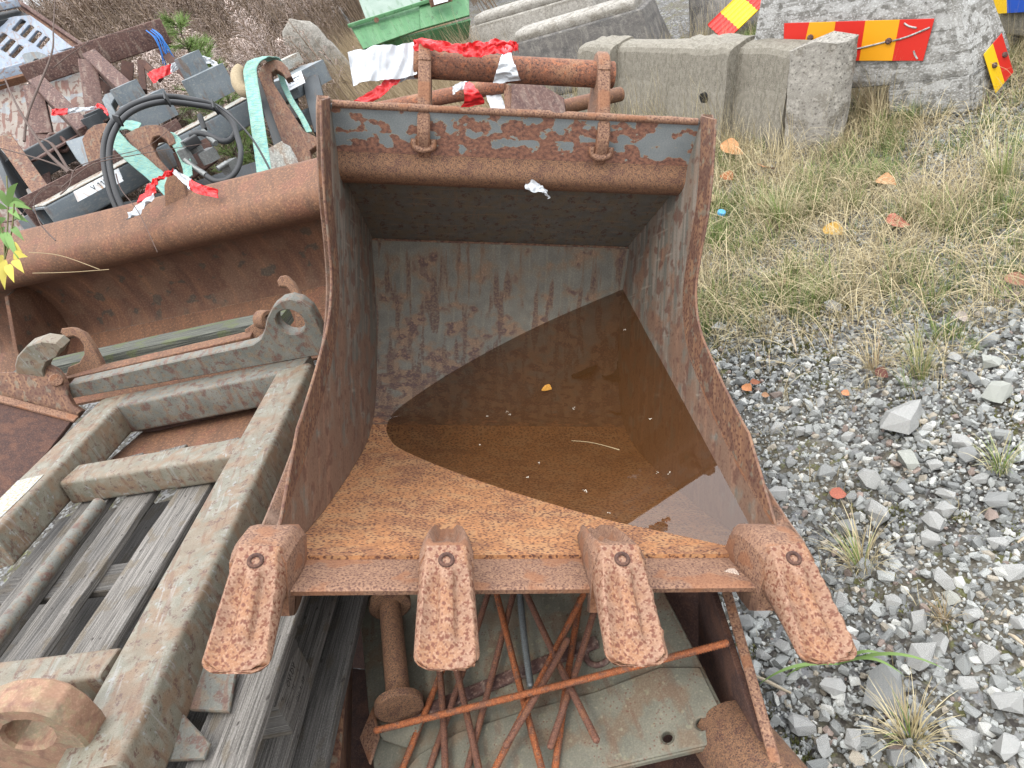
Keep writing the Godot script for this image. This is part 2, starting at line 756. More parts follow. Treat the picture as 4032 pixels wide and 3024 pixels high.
	mat("back_paint", tex(K, K, rgb(80, 77, 69), rgb(99, 95, 85), kmid, [
		[kscr, 0.66, 0.9, rgb(116, 109, 94), 0.35, 0.0],
		[blot, 0.35, 0.8, rgb(99, 86, 68), 0.75, 0.0],
		[back_mix, 0.34, 0.68, rgb(106, 83, 64), 0.9, 0.0],
		[kdrip, 0.56, 0.76, rgb(92, 68, 50), 0.7, 0.05],
		[back_mix2, 0.56, 0.68, rgb(68, 50, 43), 0.8, 0.15, kfine, 0.38, 0.54],
		[nz(27, 0.022, K, K, "fbm", 5), 0.52, 0.62, rgb(65, 46, 42), 0.85, 0.15, back_mix, 0.44, 0.66],
		[kfine, 0.58, 0.72, rgb(126, 97, 73), 0.6, 0.0, back_mix, 0.5, 0.68],
		[back_low, 0.42, 0.62, rgb(138, 96, 66), 0.85, 0.0],
		[kspots, 0.34, 0.2, rgb(84, 52, 42), 0.85, -0.2, back_low, 0.36, 0.5]], true), 0.0, 0.75, 0.12)
	mat("top_paint", tex(K, K, rgb(77, 77, 73), rgb(96, 95, 89), kmid, [
		[blot, 0.35, 0.8, rgb(96, 86, 69), 0.75, 0.0],
		[kscr2, 0.7, 0.84, rgb(116, 97, 76), 0.5, 0.0],
		[kscr, 0.72, 0.84, rgb(107, 89, 71), 0.4, 0.0],
		[nz(27, 0.022, K, K, "fbm", 5), 0.68, 0.75, rgb(70, 47, 40), 0.8, 0.2, kfine, 0.35, 0.55],
		[kfine, 0.62, 0.78, rgb(89, 68, 50), 0.45, 0.0]], true), 0.7, 0.6, 0.12)
	mat("side_paint", tex(K, K, rgb(58, 63, 65), rgb(86, 90, 90), kdrip, [
		[kscr, 0.6, 0.72, rgb(125, 116, 111), 0.7, 0.0],
		[kdrip, 0.55, 0.7, rgb(118, 101, 92), 0.6, 0.05],
		[blot, 0.56, 0.64, rgb(83, 49, 40), 0.85, 0.15, kscr, 0.35, 0.5],
		[kscr2, 0.74, 0.8, rgb(141, 139, 132), 0.7, 0.0]], true), 0.8, 0.55, 0.1)
	mat("side_rust", tex(K, K, rgb(86, 61, 48), rgb(122, 87, 62), kdrip, [
		[kscr, 0.62, 0.75, rgb(134, 103, 75), 0.5, 0.0],
		[blot, 0.55, 0.65, rgb(79, 53, 42), 0.7, 0.05],
		[kspots, 0.3, 0.2, rgb(70, 39, 30), 0.75, -0.25],
		[kmid, 0.68, 0.76, rgb(104, 102, 89), 0.6, 0.0]], true), 0.8, 0.75, 0.2)
	var smix := rows_bias(blot, K, K, [Vector2(0, -66), Vector2(0.3, -34), Vector2(0.5, 4), Vector2(0.7, 44), Vector2(1, 110)])
	mat("side_mix", tex(K, K, rgb(82, 81, 74), rgb(108, 103, 94), kdrip, [
		[kscr, 0.45, 0.8, rgb(139, 125, 113), 0.65, 0.0],
		[kdrip, 0.5, 0.8, rgb(115, 96, 81), 0.65, 0.05],
		[smix, 0.42, 0.68, rgb(112, 84, 67), 0.85, 0.1],
		[kscr, 0.6, 0.85, rgb(136, 103, 81), 0.45, 0.0, smix, 0.5, 0.64],
		[nz(27, 0.022, K, K, "fbm", 5), 0.58, 0.7, rgb(87, 59, 48), 0.7, 0.0, kscr, 0.35, 0.6],
		[kfine, 0.34, 0.22, rgb(75, 49, 39), 0.65, -0.1, smix, 0.52, 0.64],
		[kscr2, 0.8, 0.86, rgb(150, 143, 129), 0.4, 0.0, smix, 0.6, 0.45]], true), 0.0, 0.7, 0.1)
	M.side_mix.uv1_scale = Vector3(1 / 1.2, -1 / 1.12, 1)
	M.side_mix.uv1_offset = Vector3(0.517, 1.0, 0)
	var W2 := 1024
	var H2 := 160
	var pb := nz(31, 0.013, W2, H2, "fbm", 5)
	var pmix := rows_bias(pb, W2, H2, [Vector2(0, -6), Vector2(0.12, -16), Vector2(0.4, -2), Vector2(0.68, 8), Vector2(0.85, 40), Vector2(1, 110)])
	var pf := nz(32, 0.06, W2, H2)
	var pcols := PackedByteArray()
	pcols.resize(pmix.size())
	for x in W2:   # more rust towards the middle of the plate
		var u := absf(float(x) / W2 - 0.5) * 2.0
		var bias := int(lerpf(16.0, -34.0, smoothstep(0.25, 0.95, u)))
		for y in H2:
			pcols[y * W2 + x] = clampi(pmix[y * W2 + x] + bias, 0, 255)
	mat("mouth_paint", tex(W2, H2, rgb(92, 98, 99), rgb(109, 114, 114), nz(33, 0.01, W2, H2), [
		[pcols, 0.45, 0.5, rgb(127, 120, 101), 0.75, 0.0],
		[pcols, 0.5, 0.52, rgb(102, 68, 54), 1.0, 0.4],
		[pf, 0.5, 0.7, rgb(128, 88, 68), 0.75, 0.05, pcols, 0.51, 0.53],
		[pf, 0.38, 0.24, rgb(71, 47, 41), 0.8, -0.05, pcols, 0.51, 0.53]], true), 0.0, 0.6, 0.15)
	mat("silt", tex(S, S, rgb(74, 46, 19), rgb(121, 76, 33), soft, [
		[mid, 0.55, 0.75, rgb(141, 86, 37), 0.7, 0.0],
		[fine, 0.66, 0.8, rgb(157, 99, 39), 0.5, 0.0],
		[mid, 0.42, 0.28, rgb(35, 30, 18), 0.8, 0.0],
		[spots, 0.12, 0.06, rgb(145, 106, 60), 0.7, 0.0]], true, 0.03), 0.9, 0.9)
	var water := plain("water", Color(0.28, 0.175, 0.08, 0.56), 0.02)
	water.transparency = BaseMaterial3D.TRANSPARENCY_ALPHA
	water.metallic_specular = 0.5
	# the grey frame, worn paint
	mat("frame_paint", tex(K, K, rgb(92, 90, 78), rgb(113, 109, 96), blot, [
		[ksoft, 0.4, 0.8, rgb(104, 87, 69), 0.5, 0.0],
		[nz(25, 0.009, K, K, "fbm", 5), 0.48, 0.76, rgb(108, 85, 65), 0.72, 0.0],
		[kmid, 0.45, 0.85, rgb(122, 117, 106), 0.5, 0.0],
		[kscr, 0.78, 0.84, rgb(133, 132, 130), 0.5, -0.05, ksoft, 0.66, 0.4],
		[nz(26, 0.026, K, K, "fbm", 5), 0.74, 0.78, rgb(126, 127, 126), 0.7, -0.1, ksoft, 0.62, 0.42],
		[kdrip, 0.62, 0.8, rgb(91, 65, 49), 0.5, 0.05],
		[kfine, 0.26, 0.18, rgb(71, 52, 43), 0.7, -0.1],
		[nz(27, 0.022, K, K, "fbm", 5), 0.7, 0.78, rgb(73, 51, 43), 0.7, 0.15, kfine, 0.35, 0.55]], true), 0.6, 0.62, 0.12)
	mat("frame_dark", tex(S, S, rgb(78, 80, 74), rgb(104, 101, 93), nz(28, 0.012, S, S, "fbm", 5), [
		[mid, 0.45, 0.8, rgb(106, 88, 69), 0.65, 0.0],
		[drip, 0.6, 0.8, rgb(94, 65, 50), 0.6, 0.05],
		[fine, 0.3, 0.2, rgb(72, 47, 38), 0.7, 0.1],
		[nz(29, 0.016, S, S, "fbm", 5), 0.62, 0.7, rgb(77, 50, 42), 0.75, 0.2, fine, 0.3, 0.5]], true), 0.5, 0.65, 0.12)
	mat("lug_rust", tex(S, S, rgb(112, 84, 66), rgb(138, 106, 84), nz(28, 0.012, S, S, "fbm", 5), [
		[mid, 0.45, 0.75, rgb(128, 112, 84), 0.6, 0.0],
		[soft, 0.5, 0.85, rgb(112, 110, 88), 0.6, 0.0],
		[fine, 0.62, 0.76, rgb(150, 118, 96), 0.5, 0.0],
		[nz(29, 0.016, S, S, "fbm", 5), 0.55, 0.85, rgb(90, 60, 50), 0.6, 0.1]], true), 0.4, 0.8, 0.12)
	mat("machine_grey", tex(S, S, rgb(84, 93, 99), rgb(107, 114, 118), soft, [
		[mid, 0.62, 0.76, rgb(118, 121, 120), 0.6, 0.0],
		[drip, 0.68, 0.78, rgb(96, 73, 58), 0.6, 0.0],
		[fine, 0.7, 0.78, rgb(141, 141, 132), 0.5, 0.0]], true), 0.8, 0.5, 0.05)
	mat("machine_worn", tex(S, S, rgb(106, 107, 102), rgb(155, 153, 144), mid, [
		[soft, 0.5, 0.65, rgb(116, 97, 79), 0.7, 0.0],
		[fine, 0.6, 0.7, rgb(190, 188, 179), 0.6, 0.0],
		[drip, 0.66, 0.76, rgb(93, 61, 47), 0.7, 0.0]], true), 0.6, 0.7, 0.05)
	mat("machine_dark", tex(S, S, rgb(35, 39, 42), rgb(55, 60, 63), soft, [
		[drip, 0.64, 0.76, rgb(70, 55, 46), 0.6, 0.0]], false), 0.7, 0.6)
	mat("slotted_paint", tex(S, S, rgb(107, 118, 134), rgb(132, 144, 158), soft, [
		[mid, 0.62, 0.74, rgb(144, 149, 154), 0.6, 0.0],
		[drip, 0.68, 0.76, rgb(120, 102, 88), 0.6, 0.0],
		[ridge, 0.74, 0.85, rgb(115, 82, 65), 0.6, 0.1]], false), 0.9, 0.45)
	mat("pale_sheet", tex(S, S, rgb(113, 103, 94), rgb(132, 124, 115), soft, [
		[drip, 0.54, 0.64, rgb(89, 52, 41), 0.85, 0.1],
		[mid, 0.62, 0.7, rgb(76, 46, 37), 0.8, 0.1],
		[soft, 0.64, 0.7, rgb(114, 124, 130), 0.7, 0.0]], false), 0.8, 0.7)
	mat("old_steel", tex(S, S, rgb(63, 41, 37), rgb(92, 66, 57), drip, [
		[drip, 0.6, 0.74, rgb(108, 97, 88), 0.6, 0.0],
		[mid, 0.6, 0.7, rgb(56, 36, 33), 0.8, 0.1],
		[fine, 0.64, 0.74, rgb(146, 127, 112), 0.5, 0.0]], true), 0.6, 0.8, 0.1)
	# grey-green plate with lichen
	mat("lichen_plate", tex(K, K, rgb(88, 87, 76), rgb(111, 107, 93), blot, [
		[nz(25, 0.009, K, K, "fbm", 5), 0.48, 0.75, rgb(103, 82, 63), 0.6, 0.0],
		[kdrip, 0.62, 0.8, rgb(93, 71, 56), 0.45, 0.0],
		[nz(41, 0.02, K, K, "spots"), 0.13, 0.1, rgb(122, 119, 98), 0.6, 0.1, kmid, 0.5, 0.58],
		[nz(41, 0.02, K, K, "spots"), 0.06, 0.03, rgb(95, 93, 74), 0.6, 0.0, kmid, 0.5, 0.58],
		[nz(42, 0.035, K, K, "spots"), 0.1, 0.07, rgb(131, 128, 107), 0.55, 0.1, kmid, 0.46, 0.4],
		[kfine, 0.66, 0.78, rgb(119, 114, 97), 0.45, 0.0],
		[kspots, 0.14, 0.08, rgb(88, 51, 39), 0.75, 0.05, blot, 0.5, 0.62]], true), 0.8, 0.75, 0.06)
	# timber: grain along u
	var grain := streaks(51, 0.05, 20, S, S, false, 4)
	var grain2 := streaks(52, 0.14, 26, S, S, false, 2)
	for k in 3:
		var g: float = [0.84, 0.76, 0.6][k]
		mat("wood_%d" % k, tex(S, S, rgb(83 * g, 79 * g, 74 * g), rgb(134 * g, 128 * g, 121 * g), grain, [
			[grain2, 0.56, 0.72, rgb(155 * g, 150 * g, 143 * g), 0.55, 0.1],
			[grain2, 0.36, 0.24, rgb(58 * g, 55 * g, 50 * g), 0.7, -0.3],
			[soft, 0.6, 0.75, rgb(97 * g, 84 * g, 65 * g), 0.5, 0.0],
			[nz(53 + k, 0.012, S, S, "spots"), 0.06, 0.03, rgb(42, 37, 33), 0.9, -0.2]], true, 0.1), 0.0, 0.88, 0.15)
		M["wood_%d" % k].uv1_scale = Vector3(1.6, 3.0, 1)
	# concrete
	mat("concrete", tex(S, S, rgb(111, 107, 100), rgb(151, 147, 139), mid, [
		[soft, 0.55, 0.72, rgb(92, 86, 76), 0.6, 0.0],
		[fine, 0.64, 0.72, rgb(167, 164, 155), 0.5, 0.05],
		[spots, 0.16, 0.1, rgb(74, 70, 65), 0.7, -0.2],
		[nz(61, 0.09, S, S, "cells"), 0.9, 0.94, rgb(172, 167, 158), 0.5, 0.05]], true, 0.1), 0.7, 0.92, 0.3)
	mat("concrete_side", tex(S, S, rgb(99, 94, 84), rgb(129, 124, 112), mid, [
		[drip, 0.55, 0.7, rgb(82, 77, 66), 0.6, 0.0],
		[drip, 0.66, 0.8, rgb(142, 139, 127), 0.5, 0.0],
		[nz(62, 0.08, S, S, "spots"), 0.12, 0.07, rgb(159, 154, 143), 0.7, 0.05],
		[spots, 0.1, 0.06, rgb(66, 62, 57), 0.7, -0.2]], true, 0.08), 0.6, 0.92, 0.3)
	mat("concrete_pink", tex(S, S, rgb(120, 106, 99), rgb(164, 151, 144), fine, [
		[nz(63, 0.1, S, S, "cells"), 0.82, 0.88, rgb(192, 184, 177), 0.7, 0.2],
		[nz(63, 0.1, S, S, "cells"), 0.2, 0.14, rgb(84, 79, 77), 0.7, -0.2],
		[mid, 0.6, 0.72, rgb(106, 99, 92), 0.6, 0.0]], true, 0.1), 0.4, 0.92, 0.6)
	mat("white_concrete", tex(K, K, rgb(137, 136, 132), rgb(176, 176, 174), kmid, [
		[blot, 0.5, 0.62, rgb(116, 114, 109), 0.75, 0.0],
		[kscr2, 0.64, 0.74, rgb(92, 90, 84), 0.7, -0.1],
		[kfine, 0.62, 0.72, rgb(203, 204, 204), 0.7, 0.05],
		[kmid, 0.34, 0.26, rgb(81, 79, 74), 0.75, -0.1],
		[kbig, 0.1, 0.06, rgb(53, 51, 49), 0.9, -0.3, ksoft, 0.45, 0.6]], true, 0.08), 1.1, 0.85, 0.25)
	mat("dark_concrete", tex(S, S, rgb(65, 63, 62), rgb(104, 100, 95), mid, [
		[drip, 0.56, 0.7, rgb(120, 116, 109), 0.6, 0.0],
		[soft, 0.6, 0.74, rgb(56, 55, 55), 0.7, 0.0],
		[fine, 0.66, 0.76, rgb(132, 128, 121), 0.5, 0.05]], true, 0.1), 0.9, 0.92, 0.25)
	# ground
	mat("gravel_bed", tex(K, K, rgb(49, 46, 40), rgb(86, 83, 76), kfine, [
		[nz(71, 0.1, K, K, "cells"), 0.7, 0.74, rgb(120, 121, 121), 0.8, 0.4],
		[nz(72, 0.06, K, K, "cells"), 0.84, 0.88, rgb(99, 100, 102), 0.8, 0.4],
		[nz(71, 0.1, K, K, "cells"), 0.2, 0.16, rgb(39, 35, 32), 0.8, -0.3],
		[ksoft, 0.56, 0.68, rgb(68, 62, 48), 0.6, 0.0],
		[kmid, 0.66, 0.72, rgb(74, 76, 30), 0.6, 0.1, ksoft, 0.5, 0.6]], true, 0.12), 1.3, 0.95, 0.6)
	M.gravel_bed.uv1_world_triplanar = true
	mat("granite", tex(S, S, rgb(102, 104, 102), rgb(169, 168, 164), mid, [
		[nz(73, 0.11, S, S, "cells"), 0.66, 0.7, rgb(55, 56, 58), 0.85, -0.1],
		[nz(73, 0.11, S, S, "cells"), 0.2, 0.16, rgb(210, 210, 206), 0.85, 0.1],
		[soft, 0.6, 0.76, rgb(130, 123, 109), 0.6, 0.0],
		[mid, 0.7, 0.8, rgb(192, 193, 193), 0.5, 0.0]], true, 0.1), 0.16, 0.9)
	M.granite.vertex_color_use_as_albedo = true
	plain("leaf_life", Color(1, 1, 1), 0.7)
	M.leaf_life.vertex_color_use_as_albedo = true
	M.leaf_life.backlight_enabled = true
	M.leaf_life.backlight = Color(0.35, 0.35, 0.3)
	mat("dry_leaf", tex(S, S, rgb(167, 167, 167), rgb(237, 237, 237), mid, [
		[spots, 0.2, 0.1, rgb(103, 85, 70), 0.7, 0.0], [ridge, 0.7, 0.9, rgb(139, 124, 108), 0.6, 0.0]], false), 0.08, 0.75)
	M.dry_leaf.vertex_color_use_as_albedo = true
	mat("tape_white", tex(S, S, rgb(179, 183, 187), rgb(195, 199, 203), soft, [[ridge, 0.72, 0.9, rgb(206, 207, 209), 0.5, 0.0]], false, 0.01), 0.2, 0.35)
	M.tape_white.backlight_enabled = true
	M.tape_white.backlight = Color(0.5, 0.5, 0.5)
	mat("tape_red", tex(S, S, rgb(190, 28, 32), rgb(208, 48, 50), soft, [[ridge, 0.74, 0.9, rgb(209, 102, 99), 0.4, 0.0]], false, 0.01), 0.2, 0.35)
	M.tape_red.backlight_enabled = true
	M.tape_red.backlight = Color(0.5, 0.12, 0.1)
	var weave := streaks(81, 0.09, 30, S, S, false, 2)
	mat("sling", tex(S, S, rgb(96, 140, 132), rgb(132, 172, 160), weave, [
		[mid, 0.45, 0.7, rgb(146, 158, 128), 0.7, 0.0],
		[soft, 0.58, 0.7, rgb(84, 140, 144), 0.6, 0.0],
		[weave, 0.36, 0.26, rgb(66, 98, 96), 0.7, -0.2]], true, 0.12), 0.12, 0.95, 0.1)
	plain("hose", rgb(39, 40, 42), 0.55)
	plain("black_plastic", rgb(23, 24, 26), 0.5)
	mat("fitting", tex(S, S, rgb(106, 109, 109), rgb(141, 144, 143), mid, [[fine, 0.6, 0.7, rgb(79, 74, 67), 0.6, 0.0]], false), 0.2, 0.4, 0.0, 0.5)
	mat("galvanised", tex(S, S, rgb(92, 99, 102), rgb(123, 130, 132), mid, [[fine, 0.66, 0.76, rgb(96, 75, 58), 0.6, 0.0]], false), 0.1, 0.5, 0.0, 0.4)
	mat("rod_rust", tex(S, S, rgb(107, 55, 28), rgb(155, 84, 42), mid, [
		[soft, 0.56, 0.7, rgb(88, 59, 49), 0.7, 0.0], [fine, 0.62, 0.74, rgb(166, 114, 71), 0.5, 0.0],
		[fine, 0.34, 0.24, rgb(62, 35, 25), 0.7, 0.0]], false, 0.1), 0.2, 0.85)
	mat("rod_rust_dark", tex(S, S, rgb(78, 49, 38), rgb(115, 75, 57), mid, [
		[soft, 0.56, 0.7, rgb(115, 72, 46), 0.7, 0.0], [fine, 0.62, 0.74, rgb(136, 93, 70), 0.5, 0.0],
		[fine, 0.34, 0.24, rgb(49, 31, 26), 0.7, 0.0]], false, 0.1), 0.2, 0.85)
	mat("green_paint", tex(S, S, rgb(58, 107, 67), rgb(81, 128, 84), soft, [
		[drip, 0.6, 0.74, rgb(99, 134, 99), 0.6, 0.0], [mid, 0.66, 0.74, rgb(46, 81, 51), 0.6, 0.0]], false), 1.2, 0.6)
	mat("wood_green", tex(S, S, rgb(51, 53, 48), rgb(84, 86, 76), grain, [
		[grain2, 0.56, 0.72, rgb(107, 106, 93), 0.5, 0.1], [grain2, 0.42, 0.3, rgb(30, 30, 28), 0.8, -0.3],
		[soft, 0.55, 0.68, rgb(74, 81, 46), 0.6, 0.0]], true, 0.1), 0.0, 0.9, 0.15)
	M.wood_green.uv1_scale = Vector3(1.6, 3.0, 1)
	mat("sticker", tex(S, S, rgb(139, 140, 138), rgb(150, 150, 145), soft, [
		[mid, 0.55, 0.6, rgb(132, 116, 77), 0.8, 0.0], [fine, 0.66, 0.74, rgb(75, 72, 67), 0.7, 0.0]], false), 0.2, 0.5)
	plain("sign_red", rgb(190, 41, 32), 0.4)
	plain("sign_orange", rgb(216, 149, 26), 0.4)
	plain("sign_yellow", rgb(216, 175, 28), 0.4)
	plain("sign_blue", rgb(26, 74, 167), 0.4)
	mat("green_pale", tex(S, S, rgb(100, 118, 106), rgb(119, 132, 122), soft, [[drip, 0.6, 0.74, rgb(81, 104, 84), 0.6, 0.0]], false), 1.2, 0.7)
	mat("beige_cloth", tex(S, S, rgb(130, 116, 92), rgb(158, 144, 118), mid, [[fine, 0.62, 0.74, rgb(104, 92, 72), 0.6, 0.0]], false), 0.2, 0.95)
	mat("label_run", tex(S, S, rgb(182, 188, 193), rgb(201, 205, 208), soft, [[drip, 0.64, 0.7, rgb(143, 103, 65), 0.8, 0.0]], false), 0.3, 0.5)
	plain("splinter", rgb(158, 146, 126), 0.9)
	plain("twig", rgb(83, 69, 63), 0.85)
	plain("ink_brown", rgb(39, 35, 32), 0.9)
	plain("straw", rgb(140, 122, 92), 0.8)
	plain("fluff", rgb(192, 186, 173), 0.9)
	plain("label_white", rgb(192, 195, 199), 0.5)
	plain("blue_plastic", rgb(73, 149, 192), 0.4)
	plain("dark_hole", rgb(21, 20, 19), 0.95)
	plain("ink", rgb(53, 55, 56), 0.7)
	plain("blue_cord", rgb(39, 102, 172), 0.6)
	mat("soil", tex(S, S, rgb(39, 32, 25), rgb(62, 53, 42), mid, [[fine, 0.62, 0.74, rgb(83, 74, 60), 0.6, 0.1]], true, 0.1), 0.5, 0.95, 0.4)
	finish_materials()


# ---------------------------------------------------------------- the bucket with four teeth
# its own axes: x along the lip, y up out of the floor, z out of the mouth

func mouth_depth(y: float, z: float) -> float:
	return (y - 1.09) * -0.44 + (z - 0.045) * -0.898


func inner_x(y: float, z: float) -> float:
	return 0.476 - 0.083 * mouth_depth(y, z)


# a plate bent along a line of (y, z) points, as wide as the bucket there, with a thickness
func bent(b: MB, line: Array, thick: float, out_side := 1.0, extra := 0.008, across := 8, leave1 := 0) -> void:
	var top := []
	var k := line.size()
	for i in k:
		var p: Vector2 = line[i]
		var d: Vector2 = (line[mini(i + 1, k - 1)] - line[maxi(i - 1, 0)]).normalized()
		var o := Vector2(-d.y, d.x) * thick * out_side
		var w := inner_x(p.x, p.y) + extra
		var ring := PackedVector3Array()
		for j in across + 1:
			ring.append(Vector3(lerpf(-w, w, float(j) / across), p.x, p.y))
		for j in across + 1:
			ring.append(Vector3(lerpf(w, -w, float(j) / across), p.x + o.x, p.y + o.y))
		top.append(ring)
	# inner and outer skins apart, so that each is smooth
	for s in 2:
		var rows := []
		for r in top:
			rows.append((r as PackedVector3Array).slice(0, across + 1) if s == 0 else (r as PackedVector3Array).slice(across + 1))
		var part := MB.new()
		loft(part, rows, false, false, 1.0, 0, leave1)
		var want := 1.0 if s == 0 else -1.0
		for i in part.v.size():
			part.uv[i] = Vector2(part.v[i].x + 0.5, part.uv[i].y / (k - 1))
		var mid: int = (part.v.size() / 6) * 3
		var pm: Vector2 = line[k / 2]
		var dm: Vector2 = (line[mini(k / 2 + 1, k - 1)] - line[maxi(k / 2 - 1, 0)]).normalized()
		var ref := Vector3(0, dm.y, -dm.x) * out_side * want
		for i in range(0, part.v.size(), 3):
			if part.n[i].dot(ref) < 0 and part.n[mid].dot(ref) < 0:
				part.n[i] = -part.n[i]
				part.n[i + 1] = -part.n[i + 1]
				part.n[i + 2] = -part.n[i + 2]
		for i in range(0, part.v.size(), 3):
			b.tri(part.v[i], part.v[i + 1], part.v[i + 2], part.n[i], part.n[i + 1], part.n[i + 2], part.uv[i], part.uv[i + 1], part.uv[i + 2])
	for e in ([0, k - 1] if leave1 == 0 else [0]):
		var r: PackedVector3Array = top[e]
		var other: PackedVector3Array = top[1 if e == 0 else k - 2]
		for j in across:
			b.quad(r[j], r[j + 1], r[2 * across - j], r[2 * across + 1 - j], r[0] - other[0])


func zy(pts: Array) -> PackedVector2Array:   # (y, z) points to an outline in (z, y)
	var p := PackedVector2Array()
	for q in pts:
		p.append(Vector2(q.y, q.x))
	return p


# a plate across x from an outline in (z, y)
func cross_plate(b: MB, outline: PackedVector2Array, x0: float, thick: float, bev := 0.003, holes := []) -> void:
	ex(b, outline, Transform3D(Vector3(0, 0, 1), Vector3(0, 1, 0), Vector3(1, 0, 0), Vector3(x0, 0, 0)), thick, bev, holes)


func taper(b: MB, side: float, add: float) -> void:
	for i in b.v.size():
		var p := b.v[i]
		b.v[i] = Vector3(side * (inner_x(p.y, p.z) + add + p.x), p.y, p.z)
		b.n[i] = Vector3(b.n[i].x * side, b.n[i].y, b.n[i].z)
	if side < 0:
		for i in range(0, b.v.size(), 3):
			var v := b.v[i]
			var n := b.n[i]
			var u := b.uv[i]
			b.v[i] = b.v[i + 1]
			b.n[i] = b.n[i + 1]
			b.uv[i] = b.uv[i + 1]
			b.v[i + 1] = v
			b.n[i + 1] = n
			b.uv[i + 1] = u


func smooth2(pts: Array, per := 4) -> Array:
	var p3 := []
	for p in pts:
		p3.append(Vector3(p.x, p.y, 0))
	var r := []
	for p in smooth_path(p3, per):
		r.append(Vector2(p.x, p.y))
	return r


func lump(rng_seed: int, pts: Array, r: float, b: MB) -> void:   # a weld bead
	var f := FastNoiseLite.new()
	f.seed = rng_seed
	f.frequency = 30.0
	var p := smooth_path(pts, 10)
	var rr := []
	for q in p:
		rr.append(r * (1.0 + 0.35 * f.get_noise_3dv(q)))
	tube(b, p, rr, 8)


func tooth_mesh(seed_of: int, wear: float) -> MB:
	var f := FastNoiseLite.new()
	f.seed = seed_of
	f.frequency = 9.0
	var b := MB.new()
	var rings := []
	var L := 0.184
	var vs := [-1.0, -0.985, -0.93, -0.84, -0.7, -0.5, -0.36, -0.28, -0.2, 0.0, 0.2, 0.28, 0.36, 0.5, 0.7, 0.84, 0.93, 0.985, 1.0]
	var steps := 26
	for i in steps + 1:
		var u := float(i) / steps
		var z := lerpf(-0.024, L, u)
		var end := clampf((u - 0.86) / 0.14, 0, 1)
		var w := (lerpf(0.039, 0.043, minf(u * 3, 1)) if u < 0.33 else lerpf(0.043, 0.0515, (u - 0.33) / 0.67))
		w *= 1.0 - 0.42 * pow(end, 2.6)
		var thick := lerpf(0.118, 0.022, pow(u, 0.8)) * sqrt(maxf(1.0 - pow(end, 4.0) * 0.86, 0.02))
		var groove := smoothstep(0.17, 0.3, u) * (1.0 - smoothstep(0.66, 0.9, u))
		var dish := smoothstep(0.15, 0.4, u) * (1.0 - end * 0.6)
		var bow := 0.006 * sin(u * PI)
		var ring := PackedVector3Array()
		for v in vs:
			var e := absf(v)
			var h := -dish * 0.012 * (1.0 - smoothstep(0.7, 0.93, e))
			h += groove * 0.009 * (1.0 - smoothstep(0.2, 0.36, e))
			h -= groove * 0.006 * exp(-pow((e - 0.4) / 0.1, 2.0))
			h -= smoothstep(0.82, 1.0, e) * smoothstep(0.82, 1.0, e) * 0.012
			h -= end * end * 0.006
			var jag := 0.0016 * f.get_noise_3d(v * 0.6 + seed_of, z * 6.0, 0) * (1.0 + 2.2 * smoothstep(0.8, 1.0, e))
			ring.append(Vector3(v * w + jag, h + bow * 0.4 + jag * 0.6, z + (end * jag * 4.0) - 0.012 * end * e * e * wear))
		ring.append(Vector3(w + 0.002 + 0.004 * (1 - u), -0.012 * (1 - end) - thick * 0.15, z))
		ring.append(Vector3(w * (1.0 + 0.16 * (1 - u)), -thick * 0.6, z))
		ring.append(Vector3(w * 0.9, -thick + bow, z))
		ring.append(Vector3(0, -thick + bow, z))
		ring.append(Vector3(-w * 0.9, -thick + bow, z))
		ring.append(Vector3(-w * (1.0 + 0.16 * (1 - u)), -thick * 0.6, z))
		ring.append(Vector3(-w - 0.002 - 0.004 * (1 - u), -0.012 * (1 - end) - thick * 0.15, z))
		rings.append(ring)
	loft(b, rings)
	return b


